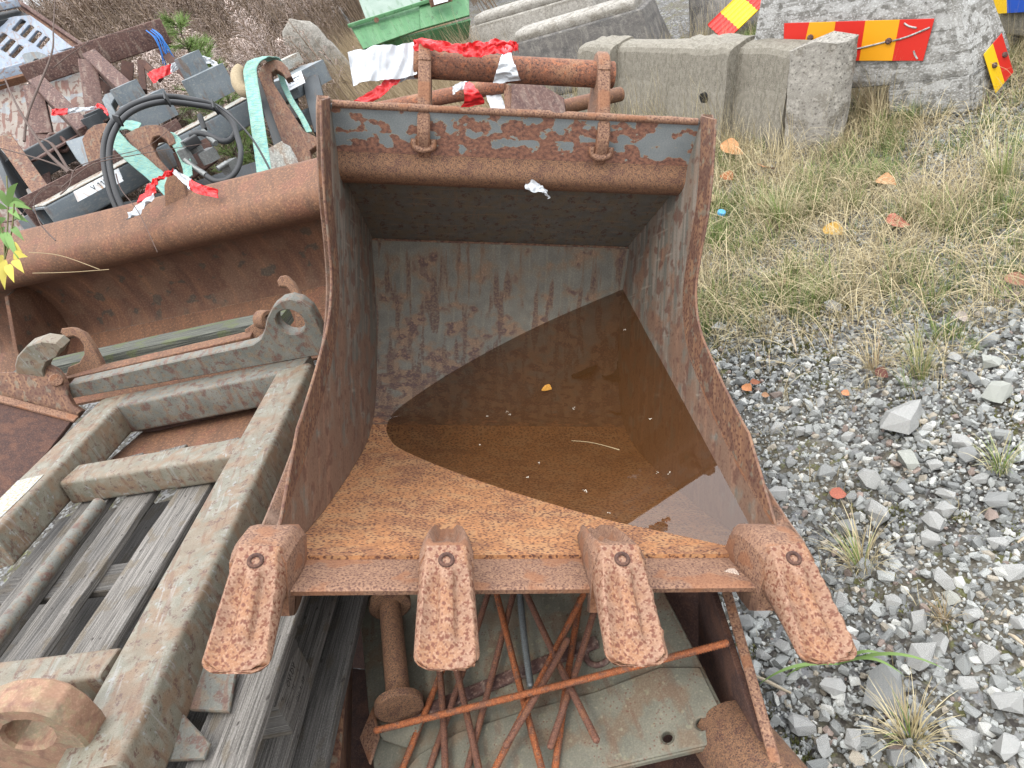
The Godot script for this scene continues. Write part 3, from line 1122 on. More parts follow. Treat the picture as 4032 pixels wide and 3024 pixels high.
func build_bucket() -> void:
	var root := Node3D.new()
	root.name = "excavator_bucket"
	add_child(root)
	root.transform = Transform3D(Vector3(0.9078, -0.3911, 0.1516), Vector3(0.412, 0.7635, -0.4972), Vector3(0.0787, 0.5138, 0.8543), Vector3(-0.1606, 0.4795, -1.3565))
	tag(root, "large rusty excavator bucket with four teeth, mouth up, holding brown rain water", "excavator bucket")
	var prof := [Vector2(0.030, 0.600), Vector2(0.036, 0.560), Vector2(0.050, 0.450), Vector2(0.064, 0.311), Vector2(0.078, 0.183), Vector2(0.123, -0.077), Vector2(0.178, -0.321), Vector2(0.212, -0.415), Vector2(0.252, -0.485), Vector2(0.300, -0.535), Vector2(0.374, -0.572), Vector2(0.443, -0.595), Vector2(0.536, -0.612), Vector2(0.630, -0.612), Vector2(0.734, -0.590), Vector2(0.869, -0.545)]
	var b := MB.new()
	var floor_line := []
	for p in prof.slice(2, 10):
		floor_line.append(p)
	bent(b, smooth2(floor_line, 4), 0.02, 1.0, 0.008, 8, 4)
	obj("floor_plate", b, M.floor_rust, root, true)
	b = MB.new()
	bent(b, [Vector2(0.029, 0.572), Vector2(0.0335, 0.566), Vector2(0.048, 0.475), Vector2(0.0525, 0.44), Vector2(0.0465, 0.42)], 0.011, 1.0)
	obj("cutting_edge", b, M.edge_rust, root, true)
	b = MB.new()
	var back := prof.slice(7)
	back.reverse()
	bent(b, smooth2(back, 4), 0.02, -1.0, 0.008, 8, 4)
	obj("back_plate", b, M.back_paint, root, true)
	b = MB.new()
	bent(b, [Vector2(0.95, -0.16), Vector2(0.925, -0.28), Vector2(0.897, -0.42), Vector2(0.869, -0.548)], 0.015, 1.0)
	obj("top_panel", b, M.top_paint, root, true)
	b = MB.new()
	bent(b, smooth2([Vector2(1.0, -0.053), Vector2(0.985, -0.058), Vector2(0.962, -0.062), Vector2(0.945, -0.074), Vector2(0.936, -0.1), Vector2(0.939, -0.13), Vector2(0.95, -0.165)], 3), 0.012, 1.0)
	obj("torsion_roll", b, M.brown_rust, root, true)
	b = MB.new()
	bent(b, [Vector2(1.093, 0.016), Vector2(1.046, -0.0185), Vector2(0.999, -0.053)], 0.014, 1.0)
	obj("mouth_plate", b, M.mouth_paint, root, true)
	# the top edge of the mouth plate, torn in two places
	b = MB.new()
	var f := FastNoiseLite.new()
	f.seed = 3
	f.frequency = 12.0
	var rings := []
	for i in 61:
		var x := lerpf(-0.468, 0.468, i / 60.0)
		var h := 0.011 + 0.003 * f.get_noise_1d(x)
		if absf(x + 0.13) < 0.02 or absf(x - 0.1) < 0.012:
			h *= 0.45
		var ring := PackedVector3Array()
		for q in [Vector2(-0.009, -0.006), Vector2(0.008, -0.007), Vector2(0.0105, 0.004), Vector2(0.006, h), Vector2(-0.008, h), Vector2(-0.012, 0.002)]:
			ring.append(Vector3(x, 1.093 + q.y, 0.012 + q.x))
		rings.append(ring)
	loft(b, rings)
	obj("top_edge", b, M.edge_rust, root, true)
	# side plates, tapered to the back
	var rim := smooth2([Vector2(1.105, 0.012), Vector2(1.06, 0.024), Vector2(0.885, 0.018), Vector2(0.76, -0.022), Vector2(0.657, -0.042), Vector2(0.56, -0.022), Vector2(0.475, 0.028), Vector2(0.395, 0.11), Vector2(0.321, 0.195), Vector2(0.229, 0.314), Vector2(0.138, 0.462), Vector2(0.1, 0.535)], 4)
	var low := []
	for i in range(1, prof.size()):
		var d: Vector2 = (prof[mini(i + 1, prof.size() - 1)] - prof[i - 1]).normalized()
		low.append(prof[i] + Vector2(-d.y, d.x) * 0.022)
	var edge_in := []
	for i in rim.size():
		var d: Vector2 = (rim[mini(i + 1, rim.size() - 1)] - rim[maxi(i - 1, 0)]).normalized()
		edge_in.append(rim[i] + Vector2(d.y, -d.x) * 0.014)
	var strip_in := []
	for i in rim.size():
		var d: Vector2 = (rim[mini(i + 1, rim.size() - 1)] - rim[maxi(i - 1, 0)]).normalized()
		strip_in.append(rim[i] + Vector2(d.y, -d.x) * 0.095)
	for s in [-1.0, 1.0]:
		var outline := edge_in.duplicate()
		outline.append_array(low)
		outline.append_array([Vector2(0.9, -0.57), Vector2(1.02, -0.3), Vector2(1.095, -0.03)])
		b = MB.new()
		cross_plate(b, zy(outline), 0.0, 0.03, 0.0)
		taper(b, s, 0.0)
		obj("side_plate", b, M.side_mix, root, true)
		b = MB.new()
		var band_line := rim.duplicate()
		var back_line := edge_in.duplicate()
		back_line.reverse()
		band_line.append_array(back_line)
		cross_plate(b, zy(band_line), -0.001, 0.032, 0.004)
		taper(b, s, 0.0)
		obj("side_rim", b, M.edge_rust, root, true)
		b = MB.new()
		band_line = edge_in.slice(1, edge_in.size() - 3)
		back_line = strip_in.slice(4, strip_in.size() - 8)
		back_line.reverse()
		band_line.append_array(back_line)
		cross_plate(b, zy(band_line), -0.005, 0.006, 0.002)
		taper(b, s, 0.0)
		obj("side_strip", b, M.side_rust, root, true)
		b = MB.new()
		var bead := []
		for i in range(2, prof.size()):
			bead.append(Vector3(s * (inner_x(prof[i].x, prof[i].y) - 0.002), prof[i].x + 0.004, prof[i].y + 0.004))
		lump(11 + int(s), bead, 0.009, b)
		obj("weld_bead", b, M.side_rust, root, true)
	b = MB.new()
	lump(17, [Vector3(-0.42, 0.866, -0.538), Vector3(0.42, 0.866, -0.538)], 0.007, b)
	obj("weld_bead", b, M.side_rust, root, true)
	# ears and the pin through them
	for s in [-1.0, 1.0]:
		b = MB.new()
		var o := [Vector2(1.015, -0.012), Vector2(1.05, 0.014), Vector2(1.22, 0.004)]
		for i in 9:
			var t := deg_to_rad(lerpf(-10, 190, i / 8.0))
			o.append(Vector2(1.232, -0.048) + Vector2(sin(t), cos(t)) * 0.056)
		o.append_array([Vector2(1.06, -0.25), Vector2(0.96, -0.22), Vector2(0.99, -0.06)])
		cross_plate(b, zy(o), -0.258 if s < 0 else 0.206, 0.032, 0.004)
		var ear := obj("ear", b, M.edge_rust, root, true)
		b = MB.new()
		var xc := -0.242 if s < 0 else 0.222
		lump(23 + int(s), [Vector3(xc - 0.024, 1.03, -0.022), Vector3(xc - 0.022, 1.012, -0.03), Vector3(xc, 1.004, -0.03), Vector3(xc + 0.022, 1.012, -0.03), Vector3(xc + 0.024, 1.03, -0.022)], 0.009, b)
		obj("weld_bead", b, M.edge_rust, ear, true)
	b = MB.new()
	tube(b, [Vector3(-0.272, 1.232, -0.048), Vector3(-0.27, 1.232, -0.048), Vector3(-0.1, 1.232, -0.048), Vector3(0.1, 1.232, -0.048), Vector3(0.256, 1.232, -0.048), Vector3(0.258, 1.232, -0.048)], [0.03, 0.034, 0.034, 0.034, 0.034, 0.03], 28)
	obj("pin", b, M.pin_rust, root, true)
	# teeth
	var xs := [-0.482, -0.166, 0.138, 0.447]
	for k in 4:
		var corner := k == 0 or k == 3
		var x: float = xs[k]
		var t_dir := Vector3([-0.02, 0.02, 0.03, 0.1][k], -0.773, 0.634).normalized()   # the outer two splay
		b = MB.new()
		rings = []
		var st := [[0.31, 0.088, 0.055, 0.016, 0.0], [0.335, 0.112, 0.055, 0.027, 0.016], [0.38, 0.124, 0.05, 0.034, 0.032], [0.43, 0.129, 0.048, 0.038, 0.036], [0.48, 0.129, 0.03, 0.042, 0.03], [0.53, 0.126, 0.012, 0.045, 0.017], [0.56, 0.123, 0.0, 0.047, 0.005], [0.58, 0.12, -0.01, 0.0475, 0.0], [0.602, 0.113, -0.006, 0.047, 0.0]]
		if corner:
			st = [[0.4, 0.1, 0.03, 0.03, 0.0], [0.42, 0.118, 0.03, 0.045, 0.0], [0.46, 0.132, 0.02, 0.052, 0.0], [0.51, 0.138, 0.0, 0.054, 0.0], [0.55, 0.132, -0.01, 0.053, 0.0], [0.58, 0.124, -0.012, 0.05, 0.0], [0.602, 0.114, -0.006, 0.047, 0.0]]
		for q in st:
			var ring := PackedVector3Array()
			for v in [-1.0, -0.96, -0.86, -0.72, -0.5, -0.2, 0.0, 0.2, 0.5, 0.72, 0.86, 0.96, 1.0]:
				var hollow: float = q[4] * (1.0 - smoothstep(0.45, 0.85, absf(v))) * (1.0 - 0.3 * exp(-pow(v / 0.13, 2.0)))
				var round_off := 0.02 * smoothstep(0.6, 1.0, absf(v)) * smoothstep(0.6, 1.0, absf(v))
				ring.append(Vector3(x + v * q[3], q[1] - hollow - round_off, q[0] + (0.012 * v * v if q[0] < 0.45 else 0.0)))
			ring.append(Vector3(x + q[3] * 1.02, (q[1] + q[2]) * 0.5, q[0] - 0.004))
			ring.append(Vector3(x + q[3], q[2], q[0] - 0.03 * (1.0 if q[0] > 0.56 else 0.0)))
			ring.append(Vector3(x - q[3], q[2], q[0] - 0.03 * (1.0 if q[0] > 0.56 else 0.0)))
			ring.append(Vector3(x - q[3] * 1.02, (q[1] + q[2]) * 0.5, q[0] - 0.004))
			rings.append(ring)
		loft(b, rings)
		obj("tooth_adapter", b, M.edge_rust, root, true)
		var tooth := obj("tooth", tooth_mesh(40 + k, [1.0, 0.4, 0.6, 1.0][k]), M.tooth_rust, root, true)
		var nrm := t_dir.cross(Vector3.RIGHT).normalized()
		if nrm.y < 0:
			nrm = -nrm
		var xa := nrm.cross(t_dir).normalized()
		tooth.transform = Transform3D(xa, nrm, t_dir, Vector3(x, 0.103, 0.614))
		# bolt sleeve in a countersink
		b = MB.new()
		var ring_line := []
		for i in 25:
			ring_line.append(Vector3(cos(TAU * i / 24.0) * 0.0105, 0.0015, sin(TAU * i / 24.0) * 0.0105 + 0.004))
		tube(b, ring_line, 0.0036, 10, false)
		var bolt := obj("bolt", b, M.dark_rust, tooth, true)
		b = MB.new()
		tube(b, [Vector3(0, -0.008, 0.004), Vector3(0, 0.0006, 0.004)], 0.0078, 16)
		obj("bolt_socket", b, M.dark_hole, tooth, true)
	build_water(root, prof)


func build_water(root: Node3D, prof: Array) -> void:
	var wn := Vector3(0.3911, -0.7635, -0.5138)
	var wc := -0.1032
	# the level cuts the floor and the back along two lines; sheet between them
	var rows := []
	for i in 60:
		var x := lerpf(-0.45, 0.475, i / 59.0)
		var hits := []
		for k in prof.size() - 1:
			var p: Vector2 = prof[k]
			var q: Vector2 = prof[k + 1]
			var a := wn.x * x + wn.y * p.x + wn.z * p.y - wc
			var e := wn.x * x + wn.y * q.x + wn.z * q.y - wc
			if (a > 0) != (e > 0):
				var t := a / (a - e)
				hits.append(p.lerp(q, t))
		if hits.size() >= 2:
			rows.append([x, hits[0], hits[hits.size() - 1]])
	var b := MB.new()
	var s := MB.new()
	for i in rows.size() - 1:
		for k in 8:
			var q := []
			for c in [[i, k], [i + 1, k], [i + 1, k + 1], [i, k + 1]]:
				var r: Array = rows[c[0]]
				var d: Vector2 = (r[2] - r[1]).normalized() * 0.01
				var p: Vector2 = (r[1] - d).lerp(r[2] + d, c[1] / 8.0)
				q.append(Vector3(r[0], p.x, p.y))
			b.quad(q[0], q[1], q[2], q[3], -wn)
	var w := obj("water", b, M.water, self, true)
	w.transform = root.transform
	structure(w)
	# brown silt on the floor under the water
	var edge := FastNoiseLite.new()
	edge.seed = 8
	edge.frequency = 14.0
	for i in range(2, 14):
		for j in 20:
			var q := []
			for c in [[i, j], [i + 1, j], [i + 1, j + 1], [i, j + 1]]:
				var p: Vector2 = prof[c[0]]
				var d: Vector2 = (prof[c[0] + 1] - prof[c[0] - 1]).normalized()
				var o := Vector2(d.y, -d.x) * 0.003
				var lo := 0.0
				# where the level meets this row of the floor
				var x0 := (wc - wn.y * p.x - wn.z * p.y) / wn.x
				var xm := inner_x(p.x, p.y)
				x0 = clampf(x0 + 0.004 + 0.02 * edge.get_noise_2d(p.x, p.y * 2.0), -xm, xm)
				q.append(Vector3(lerpf(x0, xm, c[1] / 20.0), p.x + o.x, p.y + o.y))
			s.quad(q[0], q[1], q[2], q[3], Vector3(0, 1, 0.3))
	var silt := obj("silt", s, M.silt, root, true)
	structure(silt, "stuff")


# ---------------------------------------------------------------- what lies round and under the bucket

const FRAME_UP := Vector3(0.1048, 0.9887, -0.107)
const FRAME_AWAY := Vector3(0.1694, -0.1237, -0.9778)
const FRAME_LEFT := Vector3(-0.9458, 0.0658, -0.318)


func ring_px(c: Vector3, ax: Vector3, ay: Vector3, seg := 22) -> Array:
	var p := []
	for i in seg:
		p.append(c + ax * cos(TAU * i / seg) + ay * sin(TAU * i / seg))
	return p


func topped(a: Vector3, h: float) -> Vector3:
	return a - FRAME_UP * h / 2


func build_near() -> void:
	build_frame()
	build_pallet()
	build_left_corner()
	build_blade()
	build_lower_stack()
	build_rods()
	build_tapes()
	build_in_water()


func build_frame() -> void:
	var root := thing("attachment_frame", "worn grey painted steel frame of square tubes lying on the wooden pallet", "steel frame", Vector3(-0.9553, 0.7394, -1.6033))
	var h := 0.115
	var b := MB.new()
	beam(b, topped(Vector3(-0.8436, 0.9585, -0.7773), h), topped(Vector3(-0.6407, 0.7842, -2.1896), h), FRAME_UP, 0.122, h, 0.014)
	obj("beam", b, M.frame_paint, root)
	b = MB.new()
	beam(b, topped(Vector3(-1.4713, 0.9242, -1.7092), h), topped(Vector3(-1.332, 0.8272, -2.4697), h), FRAME_UP, 0.118, h, 0.014)
	obj("beam", b, M.frame_paint, root)
	b = MB.new()
	beam(b, topped(Vector3(-1.3848, 0.8332, -2.4468), h), topped(Vector3(-0.6023, 0.7759, -2.21), h), FRAME_UP, 0.1, h, 0.012)
	obj("cross_beam", b, M.frame_dark, root)
	b = MB.new()
	beam(b, topped(Vector3(-1.3479, 0.8406, -2.0055), 0.085), topped(Vector3(-0.7228, 0.7978, -1.7894), 0.085), FRAME_UP, 0.1, 0.085, 0.012)
	obj("cross_beam", b, M.frame_paint, root)
	b = MB.new()
	beam(b, topped(Vector3(-1.2869, 0.9617, -1.144), h * 0.8), topped(Vector3(-0.8814, 0.9323, -1.0188), h * 0.8), FRAME_UP, 0.07, h * 0.8, 0.01)
	obj("cross_beam", b, M.frame_paint, root)
	# lug plates with their eyes
	b = MB.new()
	slab(b, [Vector3(-1.5144, 0.8546, -2.5502), Vector3(-1.4728, 0.9108, -2.5362), Vector3(-1.1821, 0.8962, -2.4385), Vector3(-0.9475, 0.8825, -2.3596), Vector3(-0.8002, 0.8734, -2.31), Vector3(-0.7487, 0.8713, -2.2927), Vector3(-0.712, 0.8833, -2.2804), Vector3(-0.68, 0.9115, -2.2696), Vector3(-0.6507, 0.9473, -2.2598), Vector3(-0.6122, 0.9791, -2.2468), Vector3(-0.5748, 0.9924, -2.2342), Vector3(-0.5413, 0.9908, -2.223), Vector3(-0.5142, 0.9716, -2.2139), Vector3(-0.4995, 0.9384, -2.2089), Vector3(-0.5004, 0.8932, -2.2092), Vector3(-0.5095, 0.8249, -2.2123), Vector3(-0.5213, 0.7629, -2.2163)], FRAME_AWAY, 0.045, 0.004,
		[ring_px(Vector3(-0.5849, 0.912, -2.2376), FRAME_LEFT * 0.047, FRAME_UP * 0.047)], )
	obj("lug_plate", b, M.frame_dark, root)
	b = MB.new()
	slab(b, [Vector3(-1.6258, 1.0105, -2.5876), Vector3(-1.6053, 1.0383, -2.5807), Vector3(-1.5679, 1.0688, -2.5682), Vector3(-1.5045, 1.0945, -2.5469), Vector3(-1.4371, 1.096, -2.5242), Vector3(-1.3937, 1.0747, -2.5096), Vector3(-1.3879, 1.0508, -2.5076), Vector3(-1.4324, 1.0236, -2.5226), Vector3(-1.483, 1.0161, -2.5396), Vector3(-1.523, 0.9882, -2.5531), Vector3(-1.5558, 0.9202, -2.5641), Vector3(-1.6416, 0.9279, -2.593)], FRAME_AWAY, 0.055, 0.004)
	obj("hook", b, M.frame_paint, root)
	b = MB.new()
	slab(b, [Vector3(-1.0038, 1.0599, -0.8738), Vector3(-0.9327, 1.0768, -0.8499), Vector3(-0.8971, 1.0767, -0.838), Vector3(-0.8639, 1.0675, -0.8268), Vector3(-0.8445, 1.0463, -0.8203), Vector3(-0.8391, 1.0108, -0.8184), Vector3(-0.8464, 0.9633, -0.8209), Vector3(-0.8746, 0.8869, -0.8304), Vector3(-0.9637, 0.7459, -0.8603), Vector3(-1.3052, 0.7937, -0.9752)], FRAME_AWAY, 0.055, 0.005,
		[[Vector3(-0.8826, 0.9946, -0.8331), Vector3(-0.906, 0.9753, -0.8409), Vector3(-0.9314, 0.9649, -0.8495), Vector3(-0.9591, 0.9652, -0.8588), Vector3(-0.9762, 0.9758, -0.8646), Vector3(-0.9785, 0.9943, -0.8653), Vector3(-0.9666, 1.0157, -0.8613), Vector3(-0.9425, 1.0342, -0.8532), Vector3(-0.9161, 1.0434, -0.8443), Vector3(-0.8925, 1.0417, -0.8364), Vector3(-0.8747, 1.0314, -0.8304), Vector3(-0.8722, 1.0155, -0.8296)]])
	obj("lug_plate", b, M.lug_rust, root)
	# a round bar between the cross beams
	b = MB.new()
	tube(b, [Vector3(-1.276, 0.8977, -1.2017), Vector3(-1.2409, 0.868, -1.4415), Vector3(-1.1941, 0.8266, -1.7787)], 0.019, 16)
	obj("round_bar", b, M.frame_dark, root)
	# stiffeners on the right beam
	for q in [[Vector3(-0.777, 0.8329, -1.0319), Vector3(-0.6931, 0.8017, -1.0039), Vector3(-0.6985, 0.8135, -0.9006), Vector3(-0.809, 0.8204, -0.9443)], [Vector3(-0.7778, 0.845, -0.9205), Vector3(-0.7182, 0.822, -0.8413), Vector3(-0.7267, 0.8256, -0.8159), Vector3(-0.8221, 0.8325, -0.8461)]]:
		b = MB.new()
		slab(b, q, -FRAME_UP, 0.008)
		obj("gusset", b, M.frame_dark, root)
	b = MB.new()
	slab(b, [Vector3(-1.4691, 0.8963, -1.9838), Vector3(-1.3835, 0.8892, -1.9656), Vector3(-1.3975, 0.8998, -1.8814), Vector3(-1.4229, 0.9147, -1.7681), Vector3(-1.4869, 0.9108, -1.8671)], -FRAME_UP, 0.0015, 0.0)
	obj("sticker", b, M.sticker, root)


func board(b: MB, a: Vector3, e: Vector3, w: float, t: float, seed_of: int) -> void:
	var xf := frame_of(e - a, FRAME_UP, a)
	var f := FastNoiseLite.new()
	f.seed = seed_of
	f.frequency = 3.0
	var L := a.distance_to(e)
	var rings := []
	for i in 15:
		var z := L * i / 14.0
		var j := f.get_noise_1d(z * 2.0) * 0.0035
		var bow := f.get_noise_1d(z * 0.7 + 9.0) * 0.004
		var ring := PackedVector3Array()
		for q in [Vector2(-0.5, -0.35), Vector2(-0.5, 0.35), Vector2(-0.482, 0.5), Vector2(-0.2, 0.5), Vector2(0.2, 0.5), Vector2(0.482, 0.5), Vector2(0.5, 0.35), Vector2(0.5, -0.35), Vector2(0.48, -0.5), Vector2(-0.48, -0.5)]:
			ring.append(xf * Vector3(q.x * w + j, q.y * t + bow, z))
		rings.append(ring)
	var m := MB.new()
	loft(m, rings)
	var inv := xf.affine_inverse()
	for i in range(0, m.v.size(), 3):   # boards are flat on their sides; the grain runs along them
		var k := (m.v[i + 1] - m.v[i]).cross(m.v[i + 2] - m.v[i]).normalized()
		if k.dot(m.n[i]) < 0:
			k = -k
		for s in 3:
			var p := inv * m.v[i + s]
			m.n[i + s] = k
			var lk := inv.basis * k
			m.uv[i + s] = Vector2(p.z + seed_of * 0.37, (p.x if absf(lk.y) > 0.5 else p.y) + seed_of * 0.23) if absf(lk.z) < 0.7 else Vector2(p.x * 0.4, p.y * 2.0)
	b.add(m, Transform3D())


func build_pallet() -> void:
	var root := thing("wooden_pallet", "weathered grey wooden pallet under the grey steel frame", "pallet", Vector3(-1.1763, 0.603, -1.5841))
	var k := 0
	for q in [[Vector3(-1.362, 0.8265, -1.3273), Vector3(-1.3337, 0.7676, -1.8436), 0.1], [Vector3(-1.2366, 0.8167, -1.2948), Vector3(-1.1716, 0.7553, -1.7989), 0.098], [Vector3(-1.0695, 0.8045, -1.2441), Vector3(-0.9905, 0.7443, -1.7234), 0.112], [Vector3(-0.9204, 0.7953, -1.1828), Vector3(-0.8424, 0.7363, -1.6521), 0.1], [Vector3(-0.7047, 0.811, -0.8268), Vector3(-0.6467, 0.7659, -1.1868), 0.12]]:
		var b := MB.new()
		var a: Vector3 = q[0] - FRAME_AWAY * 0.4 - FRAME_UP * 0.011
		var e: Vector3 = q[1] + FRAME_AWAY * 0.35 - FRAME_UP * 0.011
		board(b, a, e, q[2], 0.022, k + 1)
		obj("board", b, M["wood_%d" % [1, 0, 0, 1, 0][k]], root)
		k += 1
	# cross boards and blocks under the deck
	for q in [Vector3(-0.631, 0.7584, -1.0254), Vector3(-0.5742, 0.7192, -1.3327)]:
		var b := MB.new()
		board(b, q - FRAME_LEFT * 0.005 - FRAME_UP * 0.011, q + FRAME_LEFT * 0.95 - FRAME_UP * 0.011, 0.1, 0.021, k + 3)
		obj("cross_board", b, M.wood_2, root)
		k += 1
	var top: Vector3 = Vector3(-0.6324, 0.7385, -0.9954)
	var b := MB.new()
	var c := top + FRAME_LEFT * 0.05 - FRAME_UP * 0.041
	board(b, c - FRAME_AWAY * 0.076, c + FRAME_AWAY * 0.076, 0.1, 0.08, 31)
	var block := obj("block", b, M.wood_1, root)
	stamp(block, top, FRAME_AWAY)
	for q in [0.42, 0.86]:
		b = MB.new()
		var c2: Vector3 = c + FRAME_LEFT * q
		board(b, c2 - FRAME_AWAY * 0.076, c2 + FRAME_AWAY * 0.076, 0.1, 0.08, 33)
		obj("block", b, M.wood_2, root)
	b = MB.new()
	var low := c - FRAME_UP * 0.053
	board(b, low - FRAME_AWAY * 0.5, low + FRAME_AWAY * 0.7, 0.1, 0.022, 35)
	obj("bottom_board", b, M.wood_1, root)
	# a second pallet below it
	var two := thing("wooden_pallet", "dark lower pallet, half seen under the weathered grey pallet", "pallet", low - Vector3(0, 0.2, 0))
	for i in 10:
		b = MB.new()
		var p := low - FRAME_UP * 0.045 + FRAME_LEFT * (0.128 * i - 0.045)
		board(b, p - FRAME_AWAY * 0.5, p + FRAME_AWAY * 0.9, 0.122, 0.022, 40 + i)
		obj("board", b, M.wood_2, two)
	for i in 3:
		for j in 2:
			b = MB.new()
			var p := low - FRAME_UP * 0.1 + FRAME_LEFT * (0.42 * i) + FRAME_AWAY * (0.62 * j - 0.1)
			board(b, p - FRAME_AWAY * 0.07, p + FRAME_AWAY * 0.07, 0.1, 0.085, 50 + i)
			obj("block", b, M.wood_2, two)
	# sandy litter on the lower pallet
	b = MB.new()
	var lc := low - FRAME_UP * 0.03 - FRAME_AWAY * 0.12
	for i in 90:
		var p := lc + FRAME_LEFT * rng.randf_range(-0.03, 0.16) + FRAME_AWAY * rng.randf_range(-0.18, 0.1)
		var s := rng.randf_range(0.0015, 0.005)
		tube(b, [p - Vector3(s, 0, 0), p - Vector3(s * 0.6, 0, 0), p + Vector3(s, 0, s * 0.4)], [s * 0.4, s, s * 0.3], 5)
	structure(obj("grit", b, M.concrete, two), "stuff")


# marks burnt into the side of the pallet block
func stamp(block: Node3D, top: Vector3, along: Vector3) -> void:
	var out := -FRAME_LEFT
	out = (out - along * out.dot(along)).normalized()
	var down := -FRAME_UP
	var face := top - FRAME_LEFT * 0.0012
	for q in [["OV.DY", 0.012, 0.012, 26], ["H", 0.0, 0.032, 20], ["OV. 1. 07", 0.016, 0.058, 20]]:
		var t := TextMesh.new()
		t.text = q[0]
		t.font_size = q[3]
		t.pixel_size = 0.0007
		t.depth = 0.0012
		var o := MeshInstance3D.new()
		o.name = numbered("stamped_mark", block)
		o.mesh = t
		o.material_override = M.ink_brown
		block.add_child(o, true)
		o.transform = whole(block).affine_inverse() * Transform3D(along, -down, out, face + along * q[1] + down * q[2])
	var b := MB.new()
	for i in 5:
		var p: Vector3 = face - along * 0.045 + down * (0.014 + 0.007 * i)
		beam(b, p, p + along * (0.032 if i % 4 == 0 else 0.02), out, 0.0012, 0.0014, 0.0004, 0.0, 0.0)
	obj("stamped_mark", b, M.ink_brown, block)


func build_left_corner() -> void:
	var root := thing("bucket_corner", "rusty bucket with a round boss at the left edge, behind the grey frame", "bucket", Vector3(-1.6716, 0.8284, -2.2902))
	var away := Vector3(-0.2625, -0.0515, -0.9636)
	var b := MB.new()
	slab(b, [Vector3(-1.7679, 1.0623, -2.6208), Vector3(-1.6236, 1.0145, -2.5898), Vector3(-1.5659, 1.0103, -2.587), Vector3(-1.5114, 0.9996, -2.5801), Vector3(-1.4868, 0.977, -2.5654), Vector3(-1.4775, 0.9492, -2.5474), Vector3(-1.4765, 0.923, -2.5304), Vector3(-1.4872, 0.8918, -2.5102), Vector3(-1.484, 0.8556, -2.4867), Vector3(-1.4605, 0.8273, -2.4683), Vector3(-1.4932, 0.8133, -2.4592), Vector3(-1.553, 0.8593, -2.4891), Vector3(-1.6182, 0.9089, -2.5213), Vector3(-1.7937, 1.0122, -2.5883)], away, 0.03, 0.003)
	obj("ear_plate", b, M.side_rust, root)
	b = MB.new()
	tube(b, [Vector3(-1.4952, 0.9458, -2.5333), Vector3(-1.4836, 0.9524, -2.5137), Vector3(-1.4807, 0.9541, -2.5088)], [0.024, 0.024, 0.02], 20)
	obj("boss", b, M.edge_rust, root)
	b = MB.new()
	slab(b, [Vector3(-1.7814, 1.0206, -2.5759), Vector3(-1.6069, 0.9179, -2.5092), Vector3(-1.4833, 0.8215, -2.4466), Vector3(-1.5332, 0.8045, -2.3343), Vector3(-1.6132, 0.8028, -2.0947), Vector3(-1.6942, 0.7915, -1.9682)], away, 0.02, 0.002)
	obj("shell", b, M.dark_rust, root)
	b = MB.new()
	beam(b, Vector3(-1.7736, 1.0201, -2.5576), Vector3(-1.4727, 0.8205, -2.4281), Vector3.UP, 0.03, 0.012, 0.004)
	obj("rim", b, M.edge_rust, root)


